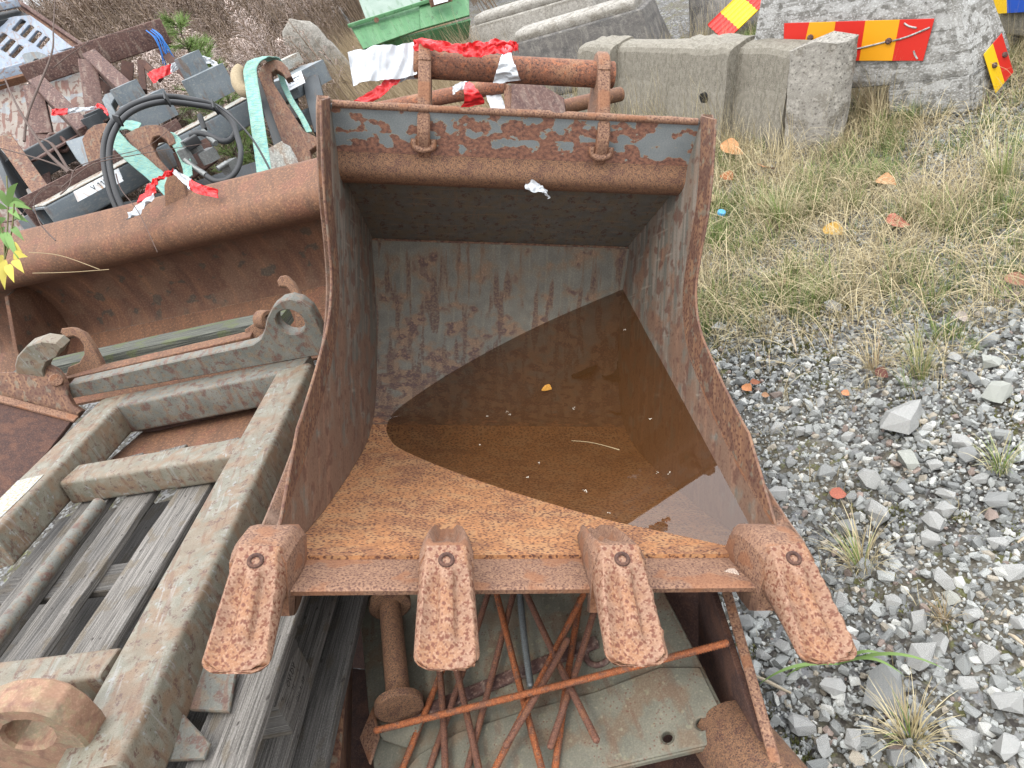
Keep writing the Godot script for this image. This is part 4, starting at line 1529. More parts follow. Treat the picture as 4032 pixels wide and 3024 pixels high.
func build_blade() -> void:
	var root := thing("grading_bucket", "wide rust-brown grading bucket lying across behind the grey frame", "bucket", Vector3(-1.3991, 0.6213, -3.0499))
	var L := Vector3(-2.3257, 1.2218, -3.6304)
	var R := Vector3(-0.285, 1.0218, -3.0356)
	var ax := (R - L).normalized()
	var front := ax.cross(Vector3.UP).normalized()
	if front.z < 0:
		front = -front
	var up := front.cross(ax).normalized()
	if up.y < 0:
		up = -up
	var shape := func(pts: Array, t: float) -> PackedVector3Array:
		var o := PackedVector3Array()
		for p in pts:
			o.append(L.lerp(R, t) + front * p.x + up * p.y)
		return o
	var roll := [Vector2(-0.14, 0.11), Vector2(-0.13, 0.119), Vector2(-0.1, 0.118), Vector2(0.02, 0.075)]
	for i in 9:
		var t := deg_to_rad(lerpf(68, -62, i / 8.0))
		roll.append(Vector2(0.035, 0.0) + Vector2(cos(t), sin(t)) * 0.066)
	roll.append_array([Vector2(0.02, -0.088), Vector2(-0.04, -0.1), Vector2(-0.12, -0.09), Vector2(-0.145, -0.05), Vector2(-0.145, 0.0)])
	var b := MB.new()
	var rings := []
	for i in 13:
		rings.append(shape.call(roll, i / 12.0))
	loft(b, rings)
	obj("top_roll", b, M.smooth_rust, root)
	var inner := smooth2([Vector2(-0.02, -0.085), Vector2(-0.1, -0.17), Vector2(-0.14, -0.3), Vector2(-0.13, -0.4), Vector2(-0.1, -0.44)], 4)
	b = MB.new()
	rings = []
	for i in 9:
		rings.append(shape.call(inner, i / 8.0))
	loft(b, rings, false, false)
	obj("back_plate", b, M.blade_face, root)
	b = MB.new()
	slab(b, [L + front * -0.1 + up * -0.44, L + front * 0.02 + up * -0.5, R + front * 0.02 + up * -0.5, R + front * -0.1 + up * -0.44], -up, 0.014, 0.001)
	slab(b, [L + front * 0.0201 + up * -0.5, L + front * 0.34 + up * -0.56, R + front * 0.34 + up * -0.56, R + front * 0.0201 + up * -0.5], -up, 0.014, 0.001)
	obj("floor_plate", b, M.smooth_rust, root)
	b = MB.new()
	slab(b, [L + ax * 0.42 + front * -0.16 + up * -0.1, L + ax * 0.42 + front * 0.06 + up * -0.1, L + ax * 0.42 + front * 0.2 + up * -0.3, L + ax * 0.42 + front * 0.32 + up * -0.56, L + ax * 0.42 + front * -0.16 + up * -0.56], -ax, 0.02, 0.002)
	obj("end_plate", b, M.blade_face, root)
	b = MB.new()
	slab(b, [Vector3(-1.0323, 1.2673, -3.3499), Vector3(-1.008, 1.2894, -3.3642), Vector3(-0.9745, 1.2954, -3.3682), Vector3(-0.9472, 1.2728, -3.3535), Vector3(-0.9659, 1.1778, -3.2919), Vector3(-1.0697, 1.1865, -3.2975)], front * -1, 0.03, 0.003)
	obj("lug", b, M.brown_rust, root)
	# a dark timber and the rusty hitch lying in it
	b = MB.new()
	board(b, Vector3(-1.8391, 0.8869, -2.9242), Vector3(-0.7011, 0.7591, -2.6625), 0.12, 0.06, 61)
	tag(obj("timber", b, M.wood_green, self), "dark mossy timber lying inside the wide rust-brown bucket", "timber")
	var hitch := thing("quick_hitch", "rust-brown hitch plate with two hooks, behind the grey frame's lug plate", "quick hitch", Vector3(-1.2024, 0.787, -2.621))
	b = MB.new()
	beam(b, Vector3(-1.5753, 0.8968, -2.6565), Vector3(-0.7984, 0.8097, -2.5045), Vector3.UP, 0.05, 0.035, 0.004)
	obj("bar", b, M.smooth_rust, hitch)
	b = MB.new()
	slab(b, [Vector3(-1.4751, 1.0421, -2.7269), Vector3(-1.4642, 1.0524, -2.7336), Vector3(-1.4256, 1.0431, -2.7276), Vector3(-1.3966, 1.0152, -2.7095), Vector3(-1.3868, 0.9721, -2.6815), Vector3(-1.381, 0.9067, -2.639), Vector3(-1.3984, 0.8656, -2.6123), Vector3(-1.5324, 0.8984, -2.6336), Vector3(-1.4997, 0.9324, -2.6557), Vector3(-1.4547, 0.9319, -2.6554), Vector3(-1.4249, 0.9495, -2.6668), Vector3(-1.4143, 0.9773, -2.6849), Vector3(-1.4196, 0.9999, -2.6995), Vector3(-1.4346, 1.0148, -2.7092), Vector3(-1.4652, 1.0211, -2.7133)], Vector3(-0.2886, -0.0944, -0.9528), 0.04, 0.004)
	obj("hook", b, M.brown_rust, hitch)
	b = MB.new()
	slab(b, [Vector3(-0.6435, 0.9339, -2.609), Vector3(-0.6258, 0.9431, -2.6149), Vector3(-0.6041, 0.9383, -2.6118), Vector3(-0.5919, 0.9152, -2.5968), Vector3(-0.5862, 0.8757, -2.5712), Vector3(-0.5827, 0.8214, -2.536), Vector3(-0.6175, 0.7468, -2.4875), Vector3(-0.655, 0.7604, -2.4964), Vector3(-0.6184, 0.8531, -2.5565), Vector3(-0.6146, 0.8891, -2.5799), Vector3(-0.6242, 0.9066, -2.5913), Vector3(-0.6461, 0.9146, -2.5965)], Vector3(-0.2886, -0.0944, -0.9528), 0.04, 0.004)
	obj("hook", b, M.brown_rust, hitch)
	b = MB.new()
	var c := Vector3(-0.7454, 0.8585, -2.5124)
	ex(b, circle(0.034), frame_of(-FRAME_LEFT + FRAME_AWAY * -0.5, Vector3.UP, c), 0.05, 0.003, [circle(0.016, 16)])
	obj("eye", b, M.brown_rust, hitch)
	b = MB.new()
	slab(b, [Vector3(-0.8187, 0.8418, -2.5254), Vector3(-0.7542, 0.8524, -2.5323), Vector3(-0.7301, 0.8097, -2.5045), Vector3(-0.7523, 0.7667, -2.4766), Vector3(-0.83, 0.7949, -2.4949)], Vector3(-0.2886, -0.0944, -0.9528), 0.03, 0.003)
	obj("eye_foot", b, M.brown_rust, hitch)
	b = MB.new()
	slab(b, [Vector3(-1.3796, 0.7024, -2.2671), Vector3(-1.3011, 0.6752, -2.4417), Vector3(-0.8579, 0.6406, -2.3277), Vector3(-0.6916, 0.639, -2.1794), Vector3(-0.8515, 0.6691, -2.0575), Vector3(-1.3215, 0.7029, -2.2058)], -FRAME_UP, 0.012, 0.002)
	tag(obj("steel_plate", b, M.smooth_rust, self), "flat red-brown plate seen through the gap of the grey frame", "steel plate")
	b = MB.new()
	slab(b, [Vector3(-1.3487, 0.7028, -2.4392), Vector3(-1.2886, 0.6929, -2.4712), Vector3(-0.7787, 0.6538, -2.334), Vector3(-0.7625, 0.6595, -2.265), Vector3(-1.243, 0.6993, -2.3675)], -FRAME_UP, 0.016, 0.002)
	tag(obj("steel_strip", b, M.dark_rust, self), "narrow dark rusty strip just below the far tube of the grey frame", "steel strip")


func build_lower_stack() -> void:
	# the bucket below: its two side plates show left and right of the lip; it leans as the upper one does
	var low_side := Vector3(0.412, 0.7635, -0.497) * 0.42
	var root := thing("lower_bucket", "lower rusty bucket under the toothed bucket, filled with plates and rods", "bucket", Vector3(-0.2256, 0.05, -1.1944))
	var b := MB.new()
	slab(b, [Vector3(0.2547, 0.47, -1.1045), Vector3(0.2192, 0.47, -0.9917), Vector3(0.1712, 0.47, -0.7699), Vector3(0.1546, 0.47, -0.6618), Vector3(0.1469, 0.47, -0.5643), Vector3(0.1469, 0.47, -0.5643) - low_side, Vector3(0.2547, 0.47, -1.1045) - low_side], Vector3(-0.0539, 0.3, -1.0882) - Vector3(0.3214, 0.3, -0.9033), 0.014, 0.002)
	obj("side_plate", b, M.dark_rust, root)
	b = MB.new()
	beam(b, Vector3(0.2666, 0.478, -1.0601), Vector3(0.1466, 0.478, -0.5764), Vector3.UP, 0.02, 0.03, 0.004)
	obj("side_rim", b, M.edge_rust, root)
	b = MB.new()
	slab(b, [Vector3(-0.617, 0.52, -1.3402), Vector3(-0.6178, 0.53, -1.3025), Vector3(-0.6293, 0.53, -1.1821), Vector3(-0.6465, 0.53, -1.0205), Vector3(-0.6651, 0.53, -0.8659), Vector3(-0.6651, 0.53, -0.8659) - low_side, Vector3(-0.617, 0.52, -1.3402) - low_side], Vector3(-0.5112, 0.3, -1.3135) - Vector3(-0.7795, 0.3, -1.4456), 0.03, 0.005)
	obj("side_plate", b, M.side_rust, root)
	b = MB.new()
	slab(b, [Vector3(-0.6916, 0.5, -1.7229) - low_side, Vector3(0.3004, 0.5, -1.1269) - low_side, Vector3(0.1469, 0.47, -0.5643) - low_side, Vector3(-0.6651, 0.53, -0.8659) - low_side], Vector3.DOWN, 0.012, 0.0)
	obj("floor_plate", b, M.dark_rust, root)
	b = MB.new()
	slab(b, [Vector3(-0.6916, 0.5, -1.7229), Vector3(0.3004, 0.5, -1.1269), Vector3(0.3004, 0.5, -1.1269) - low_side, Vector3(-0.6916, 0.5, -1.7229) - low_side], Vector3(0.2301, 0.0115, -0.9731), 0.012, 0.0)
	obj("back_plate", b, M.dark_rust, root)
	b = MB.new()
	tube(b, [Vector3(0.2514, 0.2, -1.2193), Vector3(0.1194, 0.22, -0.9291)], 0.006, 8)
	obj("stay", b, M.dark_rust, root)
	b = MB.new()
	slab(b, [Vector3(0.142, 0.3, -0.9444), Vector3(0.1776, 0.3, -0.9235), Vector3(0.1648, 0.3, -0.8981), Vector3(0.13, 0.3, -0.9193)], Vector3.DOWN, 0.01)
	obj("bracket", b, M.side_rust, root)
	# outside left: an orange-brown plate leaning on it
	b = MB.new()
	slab(b, [Vector3(-0.7292, 0.36, -1.3939), Vector3(-0.7377, 0.34, -1.2502), Vector3(-0.7578, 0.34, -0.9926), Vector3(-0.9478, 0.3, -1.0886), Vector3(-0.8556, 0.3, -1.2069)], Vector3.DOWN, 0.012, 0.002)
	tag(obj("leaning_plate", b, M.brown_rust, self), "dark and orange rusty plate between the pallet block and the upright plate edge", "steel plate")
	# the big rusty pipe at the lower right
	b = MB.new()
	tube(b, [Vector3(0.1161, 0.36, -0.7487), Vector3(0.1286, 0.4, -0.643), Vector3(0.1368, 0.43, -0.5711)], 0.075, 30)
	tag(obj("rusty_pipe", b, M.brown_rust, self), "thick rusty pipe below the corner of the lichen-spotted plate", "pipe")
	# lichen-spotted plate
	var plate := thing("lichen_plate", "grey-green steel plate with pale lichen spots lying under the threaded rods", "steel plate", Vector3(-0.1652, 0.4, -1.0083))
	b = MB.new()
	slab(b, [Vector3(-0.6183, 0.42, -1.5233), Vector3(0.1308, 0.42, -1.1132), Vector3(0.1289, 0.42, -0.9072), Vector3(0.1242, 0.42, -0.7043), Vector3(-0.1372, 0.42, -0.7502), Vector3(-0.3235, 0.42, -0.7788), Vector3(-0.5989, 0.42, -0.8906)], Vector3.DOWN, 0.014, 0.002,
		[ring_px(Vector3(0.004, 0.42, -0.7624), Vector3(0.0105, 0, 0), Vector3(0, 0, 0.0105), 14), ring_px(Vector3(0.0747, 0.42, -0.7599), Vector3(0.0105, 0, 0), Vector3(0, 0, 0.0105), 14)])
	obj("sheet", b, M.lichen_plate, plate)
	b = MB.new()
	slab(b, [Vector3(-0.4927, 0.428, -0.9361), Vector3(-0.3998, 0.428, -0.9474), Vector3(-0.253, 0.428, -0.9317), Vector3(-0.0911, 0.428, -0.9057), Vector3(0.0483, 0.428, -0.8995), Vector3(0.1227, 0.428, -0.8638), Vector3(0.119, 0.428, -0.7059), Vector3(-0.1342, 0.428, -0.7523), Vector3(-0.3204, 0.428, -0.7793), Vector3(-0.5768, 0.428, -0.8837)], Vector3.DOWN, 0.0065, 0.003,
		[ring_px(Vector3(0.004, 0.428, -0.758), Vector3(0.0125, 0, 0), Vector3(0, 0, 0.0125), 14), ring_px(Vector3(0.0743, 0.428, -0.7555), Vector3(0.0125, 0, 0), Vector3(0, 0, 0.0125), 14)])
	obj("doubler", b, M.lichen_plate, plate)
	b = MB.new()
	beam(b, Vector3(-0.5216, 0.427, -1.029), Vector3(-0.0535, 0.427, -1.0159), Vector3.UP, 0.03, 0.012, 0.003)
	obj("flat_bar", b, M.old_steel, plate)
	b = MB.new()
	var arc := []
	for i in 9:
		var t := deg_to_rad(lerpf(60, 290, i / 8.0))
		arc.append(Vector3(-0.0614, 0.425, -0.9884) + Vector3(cos(t), 0, sin(t)) * 0.028)
	tube(b, arc, 0.007, 8)
	obj("weld_hook", b, M.old_steel, plate)
	# tube with flanges standing on it
	var roller := thing("flanged_tube", "short rusty tube between two flanges, lying on the left of the lichen plate", "flanged tube", Vector3(-0.5279, 0.43, -1.2018))
	b = MB.new()
	var a := Vector3(-0.4972, 0.5, -1.3009)
	var e := Vector3(-0.5065, 0.48, -1.0279)
	tube(b, [a, a.lerp(e, 0.5), e], 0.027, 24)
	obj("tube", b, M.brown_rust, roller)
	var d := (e - a).normalized()
	for q in [[a, 0.052], [e, 0.054]]:
		b = MB.new()
		tube(b, [q[0] - d * 0.009, q[0] - d * 0.0085, q[0] + d * 0.0085, q[0] + d * 0.009], [q[1] - 0.003, q[1], q[1], q[1] - 0.003], 28)
		obj("flange", b, M.brown_rust, roller)
	b = MB.new()
	slab(b, [Vector3(-0.575, 0.44, -1.0121), Vector3(-0.5096, 0.465, -0.9971), Vector3(-0.467, 0.455, -0.9884), Vector3(-0.5111, 0.44, -0.9439), Vector3(-0.5697, 0.435, -0.9958)], Vector3.DOWN, 0.01)
	obj("end_plate", b, M.lichen_plate, roller)
	b = MB.new()
	slab(b, [Vector3(-0.5809, 0.45, -1.0763), Vector3(-0.5744, 0.45, -1.0007), Vector3(-0.6016, 0.44, -0.9529), Vector3(-0.6223, 0.44, -1.0227)], Vector3(0.1277, -0.2681, -0.9549), 0.008, 0.001)
	tag(obj("diamond_plate", b, M.edge_rust, self), "small diamond-shaped spotted rusty plate at the lower end of the flanged tube", "steel plate")
	b = MB.new()
	slab(b, [Vector3(-0.6783, 0.5, -1.3478), Vector3(-0.6469, 0.5, -1.4036), Vector3(-0.607, 0.5, -1.4182), Vector3(-0.5997, 0.5, -1.3164), Vector3(-0.6317, 0.5, -1.2999)], Vector3.DOWN, 0.008, 0.001)
	tag(obj("scrap_plate", b, M.brown_rust, self), "small dark rusty plate beside the pallet, under the left end of the bucket lip", "steel plate")


func build_rods() -> void:
	var rods := [
		[Vector3(-0.5327, 0.438, -0.9064), Vector3(-0.2641, 0.45, -1.3199), "rod_rust", "orange rusty threaded rod, leftmost of the bundle at the bottom edge"],
		[Vector3(-0.4747, 0.436, -0.8832), Vector3(-0.2322, 0.448, -1.304), "rod_rust_dark", "dark rusty threaded rod passing right behind the second tooth's tip"],
		[Vector3(-0.4345, 0.449, -0.8599), Vector3(-0.4098, 0.452, -1.156), "rod_rust_dark", "dark rusty threaded rod that stands nearly upright below the second tooth"],
		[Vector3(-0.3632, 0.455, -0.8271), Vector3(-0.3706, 0.47, -1.1239), "rod_rust_dark", "thick dark threaded rod leaning left below the second tooth"],
		[Vector3(-0.3926, 0.443, -0.8454), Vector3(-0.1727, 0.455, -1.2651), "rod_rust_dark", "dark rusty threaded rod in the middle of the crossing bundle"],
		[Vector3(-0.332, 0.47, -0.8065), Vector3(-0.028, 0.48, -1.1193), "rod_rust", "long rusty threaded rod leaning right up to the third tooth"],
		[Vector3(-0.2964, 0.486, -0.8341), Vector3(-0.107, 0.49, -1.0059), "rod_rust_dark", "short rusty threaded rod lying tight along the long one that leans to the third tooth"],
		[Vector3(-0.2415, 0.456, -0.7757), Vector3(-0.2358, 0.466, -1.2555), "rod_rust", "rusty threaded rod leaning left with a bare end under the lip"],
		[Vector3(-0.217, 0.468, -0.947), Vector3(-0.1697, 0.47, -1.2504), "galvanised", "bare grey threaded rod among the rusty ones"],
		[Vector3(-0.1212, 0.475, -0.7751), Vector3(-0.1676, 0.478, -1.1933), "rod_rust_dark", "rusty threaded rod whose lower tip points at the holes in the lichen plate"],
		[Vector3(-0.2155, 0.462, -0.8093), Vector3(-0.0301, 0.468, -1.0657), "rod_rust_dark", "pitted dark threaded rod ending in a blunt tip left of the lichen plate's centre"],
		[Vector3(-0.222, 0.438, -0.7766), Vector3(-0.0508, 0.45, -1.1274), "rod_rust", "ochre threaded rod partly behind the pitted dark one"],
		[Vector3(-0.5596, 0.5, -0.9783), Vector3(0.1867, 0.515, -0.8308), "rod_rust", "longest orange threaded rod, lying across all the others"]]
	for r in rods:
		var a: Vector3 = r[0]
		var e: Vector3 = r[1]
		var b := MB.new()
		var L := a.distance_to(e)
		var count := int(L / 0.0026)
		var pts := []
		var rr := []
		var bow := Vector3(rng.randf_range(-1, 1), 0, rng.randf_range(-1, 1)) * 0.004
		for i in count + 1:
			var t := float(i) / count
			pts.append(a.lerp(e, t) + bow * sin(t * PI))
			rr.append(0.008 if i % 2 == 0 else 0.0062)
		rr[0] = 0.0045
		rr[count] = 0.0045
		tube(b, pts, rr, 10)
		tag(obj("threaded_rod", b, M[r[2]], self), r[3], "threaded rod", "threaded rods lying on the lichen plate")
	var b := MB.new()
	var pts := []
	var rr := []
	for i in 75:
		pts.append(Vector3(-0.727, 0.6, -1.3647).lerp(Vector3(-0.5506, 0.6, -1.3069), i / 74.0))
		rr.append(0.0062 if i % 2 == 0 else 0.0052)
	tube(b, pts, rr, 10)
	tag(obj("threaded_rod", b, M.galvanised, self), "grey threaded rod poking out beside the first tooth, above the pallet", "threaded rod")


func strip(called: String, path: Array, w: Vector3, m: Material, parent: Node, ruffle: float, seed_of: int, w_end := Vector3.INF) -> void:
	var p := smooth_path(path, 7)
	var h := []
	for i in p.size():
		var t := float(i) / (p.size() - 1)
		h.append((w if w_end == Vector3.INF else w.lerp(w_end, t)))
	var b := MB.new()
	band(b, p, h, 0.0008, 9, ruffle, seed_of)
	obj(called, b, m, parent)


func build_tapes() -> void:
	# on the bucket's pin
	var up := Vector3(0.2283, 1.5007, -2.0112) - Vector3(0.2, 1.4459, -1.9757)
	var t := thing("barrier_tape", "red and white barrier tape knotted round the bucket's pin with a loose white end", "barrier tape", Vector3(0.1362, 1.4474, -1.9766))
	strip("white_end", [Vector3(0.1089, 1.5143, -2.0439), Vector3(0.0721, 1.5214, -2.0366), Vector3(0.0267, 1.5374, -2.0231), Vector3(-0.0135, 1.548, -2.018), Vector3(-0.0578, 1.5569, -2.0119)], up * 0.62, M.tape_white, t, 0.016, 1, up * 0.58 + Vector3(0.2283, 1.5007, -2.0112) - Vector3(0.2348, 1.4983, -2.0097))
	strip("white_fold", [Vector3(0.1036, 1.486, -2.0493), Vector3(0.0719, 1.4886, -2.051), Vector3(0.0391, 1.491, -2.0407), Vector3(0.0167, 1.4876, -2.0265)], up * 0.3, M.tape_white, t, 0.012, 2, up * 0.14)
	strip("red_end", [Vector3(0.0431, 1.4933, -2.0303), Vector3(0.0134, 1.4882, -2.015), Vector3(-0.0201, 1.4825, -1.9994), Vector3(-0.0658, 1.4756, -2.0068), Vector3(-0.0832, 1.4712, -2.0159)], up * 0.14 + (Vector3(0.1201, 1.5388, -2.0479) - Vector3(0.1267, 1.5364, -2.0463)) * 1.2, M.tape_red, t, 0.012, 3)
	strip("red_run", [Vector3(0.1167, 1.5422, -2.0501), Vector3(0.1474, 1.5378, -2.0114), Vector3(0.1759, 1.5238, -1.9845), Vector3(0.21, 1.5057, -1.9668), Vector3(0.2422, 1.4967, -1.955), Vector3(0.276, 1.4913, -1.9455), Vector3(0.3144, 1.4806, -1.9385), Vector3(0.3417, 1.4675, -1.9301), Vector3(0.3474, 1.4591, -1.9246)], up * 0.2, M.tape_red, t, 0.022, 4, up * 0.16)
	strip("red_fold", [Vector3(0.2166, 1.4981, -1.9499), Vector3(0.253, 1.4856, -1.9358), Vector3(0.291, 1.4766, -1.924), Vector3(0.3123, 1.4646, -1.9163)], up * 0.16, M.tape_red, t, 0.02, 5)
	var side := Vector3(0.2296, 1.4745, -1.9346) - Vector3(0.2084, 1.4821, -1.9396)
	strip("white_tail", [Vector3(0.3153, 1.4656, -1.9169), Vector3(0.3055, 1.4599, -1.8834), Vector3(0.2971, 1.4454, -1.8645), Vector3(0.2904, 1.4281, -1.8628), Vector3(0.2855, 1.4081, -1.8736)], side * 0.25, M.tape_white, t, 0.014, 6, side * 1.5)
	var b := MB.new()
	tube(b, smooth_path([Vector3(0.3078, 1.4705, -1.9201), Vector3(0.3088, 1.4657, -1.8991), Vector3(0.3172, 1.4654, -1.8929), Vector3(0.3242, 1.4689, -1.9071), Vector3(0.319, 1.4727, -1.9215)], 4), 0.007, 8)
	obj("knot", b, M.tape_red, t)
	# on the stub of the grading bucket
	t = thing("barrier_tape", "red and white tape tied over the stub on the rust-brown roll", "barrier tape", Vector3(-1.018, 1.2053, -3.2501))
	var w := Vector3(-1.1126, 1.3111, -3.3187) - Vector3(-1.1227, 1.2915, -3.306)
	var s := Vector3(-1.1126, 1.3111, -3.3187) - Vector3(-1.0689, 1.3131, -3.3201)
	strip("red_left", [Vector3(-0.9534, 1.3097, -3.3059), Vector3(-0.9813, 1.3084, -3.2931), Vector3(-1.0213, 1.308, -3.281), Vector3(-1.0575, 1.294, -3.26), Vector3(-1.0905, 1.2615, -3.2269)], w * 0.5, M.tape_red, t, 0.03, 7, s * 0.9)
	strip("white_left", [Vector3(-1.084, 1.2661, -3.23), Vector3(-1.1086, 1.2536, -3.2099), Vector3(-1.1375, 1.2446, -3.1922), Vector3(-1.161, 1.2338, -3.1732)], s * 0.9, M.tape_white, t, 0.02, 8, s * 0.7)
	strip("white_right", [Vector3(-0.9498, 1.3084, -3.305), Vector3(-0.933, 1.2873, -3.2794), Vector3(-0.9127, 1.265, -3.2531), Vector3(-0.8981, 1.2485, -3.2304)], w * 0.4, M.tape_white, t, 0.02, 9, w * 0.95)
	strip("red_right", [Vector3(-0.9037, 1.254, -3.234), Vector3(-0.8783, 1.2301, -3.2066), Vector3(-0.8448, 1.2104, -3.1819), Vector3(-0.8027, 1.1876, -3.1552)], w * 0.95, M.tape_red, t, 0.02, 10, w * 0.7)


func leaf_mesh(size: float, curl: float, seed_of: int) -> MB:
	var b := MB.new()
	b.tinted = true
	b.tint = Color(1, 1, 1)
	var f := FastNoiseLite.new()
	f.seed = seed_of
	f.frequency = 2.0
	var rows := []
	for i in 9:
		var u := i / 8.0
		var w := sin(PI * pow(u, 0.75)) * 0.42 * (1.0 + 0.25 * f.get_noise_1d(u * 5)) + 0.01
		var r := PackedVector3Array()
		for j in 7:
			var v := j / 3.0 - 1.0
			r.append(Vector3(v * w, curl * (v * v * w * 0.9 + 0.16 * sin(u * 3.0 + seed_of)) + 0.05 * f.get_noise_2d(u * 3, v * 2) + 0.02, u - 0.5) * size)
		rows.append(r)
	loft(b, rows, false, false)
	b.c.resize(b.v.size())
	b.c.fill(b.tint)
	return b


func lay_leaf(at: Vector3, size: float, col: Color, label: String, curl := 0.3, turn := 0.0, tilt := 0.15, group := "") -> Node3D:
	var b := leaf_mesh(size, curl, int(size * 9000) + int(turn * 10))
	var c := col.srgb_to_linear()
	for i in b.c.size():
		b.c[i] = c
	var o := MeshInstance3D.new()
	o.name = numbered("fallen_leaf", self)
	o.mesh = b.mesh(Transform3D())
	o.material_override = M.dry_leaf
	add_child(o, true)
	o.transform = Transform3D(Basis.from_euler(Vector3(tilt, turn, tilt * 0.5)), at)
	tag(o, label, "leaf", group)
	return o


func build_in_water() -> void:
	lay_leaf(Vector3(0.0903, 0.5847, -1.7718), 0.036, rgb(222, 160, 62), "small orange-yellow leaf floating on the bucket's water", 0.35, 0.7, 0.05)
	var b := MB.new()
	tube(b, smooth_path([Vector3(0.086, 0.5837, -1.5035), Vector3(0.1223, 0.5847, -1.4702), Vector3(0.1506, 0.5847, -1.4377), Vector3(0.1835, 0.5837, -1.3935)], 4), [0.0008, 0.001, 0.001, 0.001, 0.001, 0.001, 0.001, 0.001, 0.001, 0.001, 0.0012, 0.0014, 0.0016], 6)
	tag(obj("straw", b, M.straw, self), "pale straw floating on the bucket's water", "straw")
	lay_leaf(Vector3(0.2923, 0.2954, -1.9133), 0.075, rgb(122, 88, 40), "curled brown leaf sunk in the bucket's water", 0.6, 1.2, 0.2)
	lay_leaf(Vector3(0.3303, 0.2615, -1.8603), 0.055, rgb(134, 92, 34), "small torn brown leaf sunk beside the curled one in the water", 0.4, 0.2, 0.1)
	lay_leaf(Vector3(0.2492, 0.4097, -2.0375), 0.12, rgb(58, 50, 34), "large dark leaf sunk at the back of the bucket's water", 0.3, 2.0, 0.1)
	lay_leaf(Vector3(0.3369, 0.3644, -2.0057), 0.1, rgb(52, 48, 36), "dark folded leaf sunk near the back right corner of the water", 0.5, 0.4, 0.3)
	lay_leaf(Vector3(0.2313, 0.3178, -1.6489), 0.055, rgb(104, 86, 46), "olive leaf sunk near the right side of the water", 0.2, 2.4, 0.1)
	lay_leaf(Vector3(0.3158, 0.2711, -1.6853), 0.045, rgb(64, 46, 24), "dark leaf leaning on the right side plate under water", 0.5, 1.0, 0.4)
	lay_leaf(Vector3(0.2366, 0.6418, -0.8697), 0.036, rgb(196, 176, 160), "pale dry leaf stuck on the right end of the bucket lip", 0.3, 0.5, 0.1)
	# a scrap of white plastic caught under the roll
	b = MB.new()
	var w := Vector3(0.281, 1.1271, -1.888) - Vector3(0.276, 1.1175, -1.8817)
	band(b, smooth_path([Vector3(0.2474, 1.1445, -1.8873), Vector3(0.2601, 1.1383, -1.8714), Vector3(0.2751, 1.1283, -1.8649), Vector3(0.2847, 1.1181, -1.8583), Vector3(0.2861, 1.0986, -1.8576)], 5), [w, w, w, w * 1.1, w * 1.2, w * 1.3, w * 1.2, w * 1.1, w, w * 0.9, w * 0.9, w * 0.8, w * 0.8, w * 0.8, w * 0.7, w * 0.7, w * 0.6, w * 0.6, w * 0.5, w * 0.5, w * 0.4], 0.001, 7, 0.02, 5)
	tag(obj("plastic_scrap", b, M.tape_white, self), "crumpled white plastic scrap caught under the bucket's roll", "plastic scrap")
	# specks of fluff drifting on the water
	b = MB.new()
	for q in [Vector3(-0.0465, 0.5837, -1.746), Vector3(-0.0432, 0.5837, -1.7283), Vector3(-0.0165, 0.5837, -1.4722), Vector3(0.0592, 0.5837, -1.3106), Vector3(0.0602, 0.5837, -1.3027), Vector3(0.0871, 0.5837, -1.2066), Vector3(0.2329, 0.5837, -1.2672), Vector3(0.257, 0.5837, -1.2477), Vector3(0.1329, 0.5837, -1.6316), Vector3(-0.1065, 0.5837, -1.765), Vector3(-0.1537, 0.5837, -1.6532), Vector3(-0.2254, 0.5837, -1.5283), Vector3(-0.0581, 0.5837, -1.4393), Vector3(0.3918, 0.5837, -1.9031), Vector3(0.2952, 0.5837, -1.4569), Vector3(-0.438, 0.5837, -1.9961), Vector3(-0.3382, 0.5837, -1.666)]:
		for i in 4:
			var p: Vector3 = q + Vector3(rng.randf_range(-0.004, 0.004), 0, rng.randf_range(-0.004, 0.004))
			var s := rng.randf_range(0.0006, 0.0017)
			tube(b, [p - Vector3(s, 0, 0), p, p + Vector3(s, s * 0.4, s)], [s * 0.4, s * 0.7, s * 0.3], 5)
	structure(obj("floating_fluff", b, M.fluff, self), "stuff")


# ---------------------------------------------------------------- attachments at the upper left

func build_machines() -> void:
	build_slotted()
	build_rust_frame()
	build_beam_machine()
	build_behind()


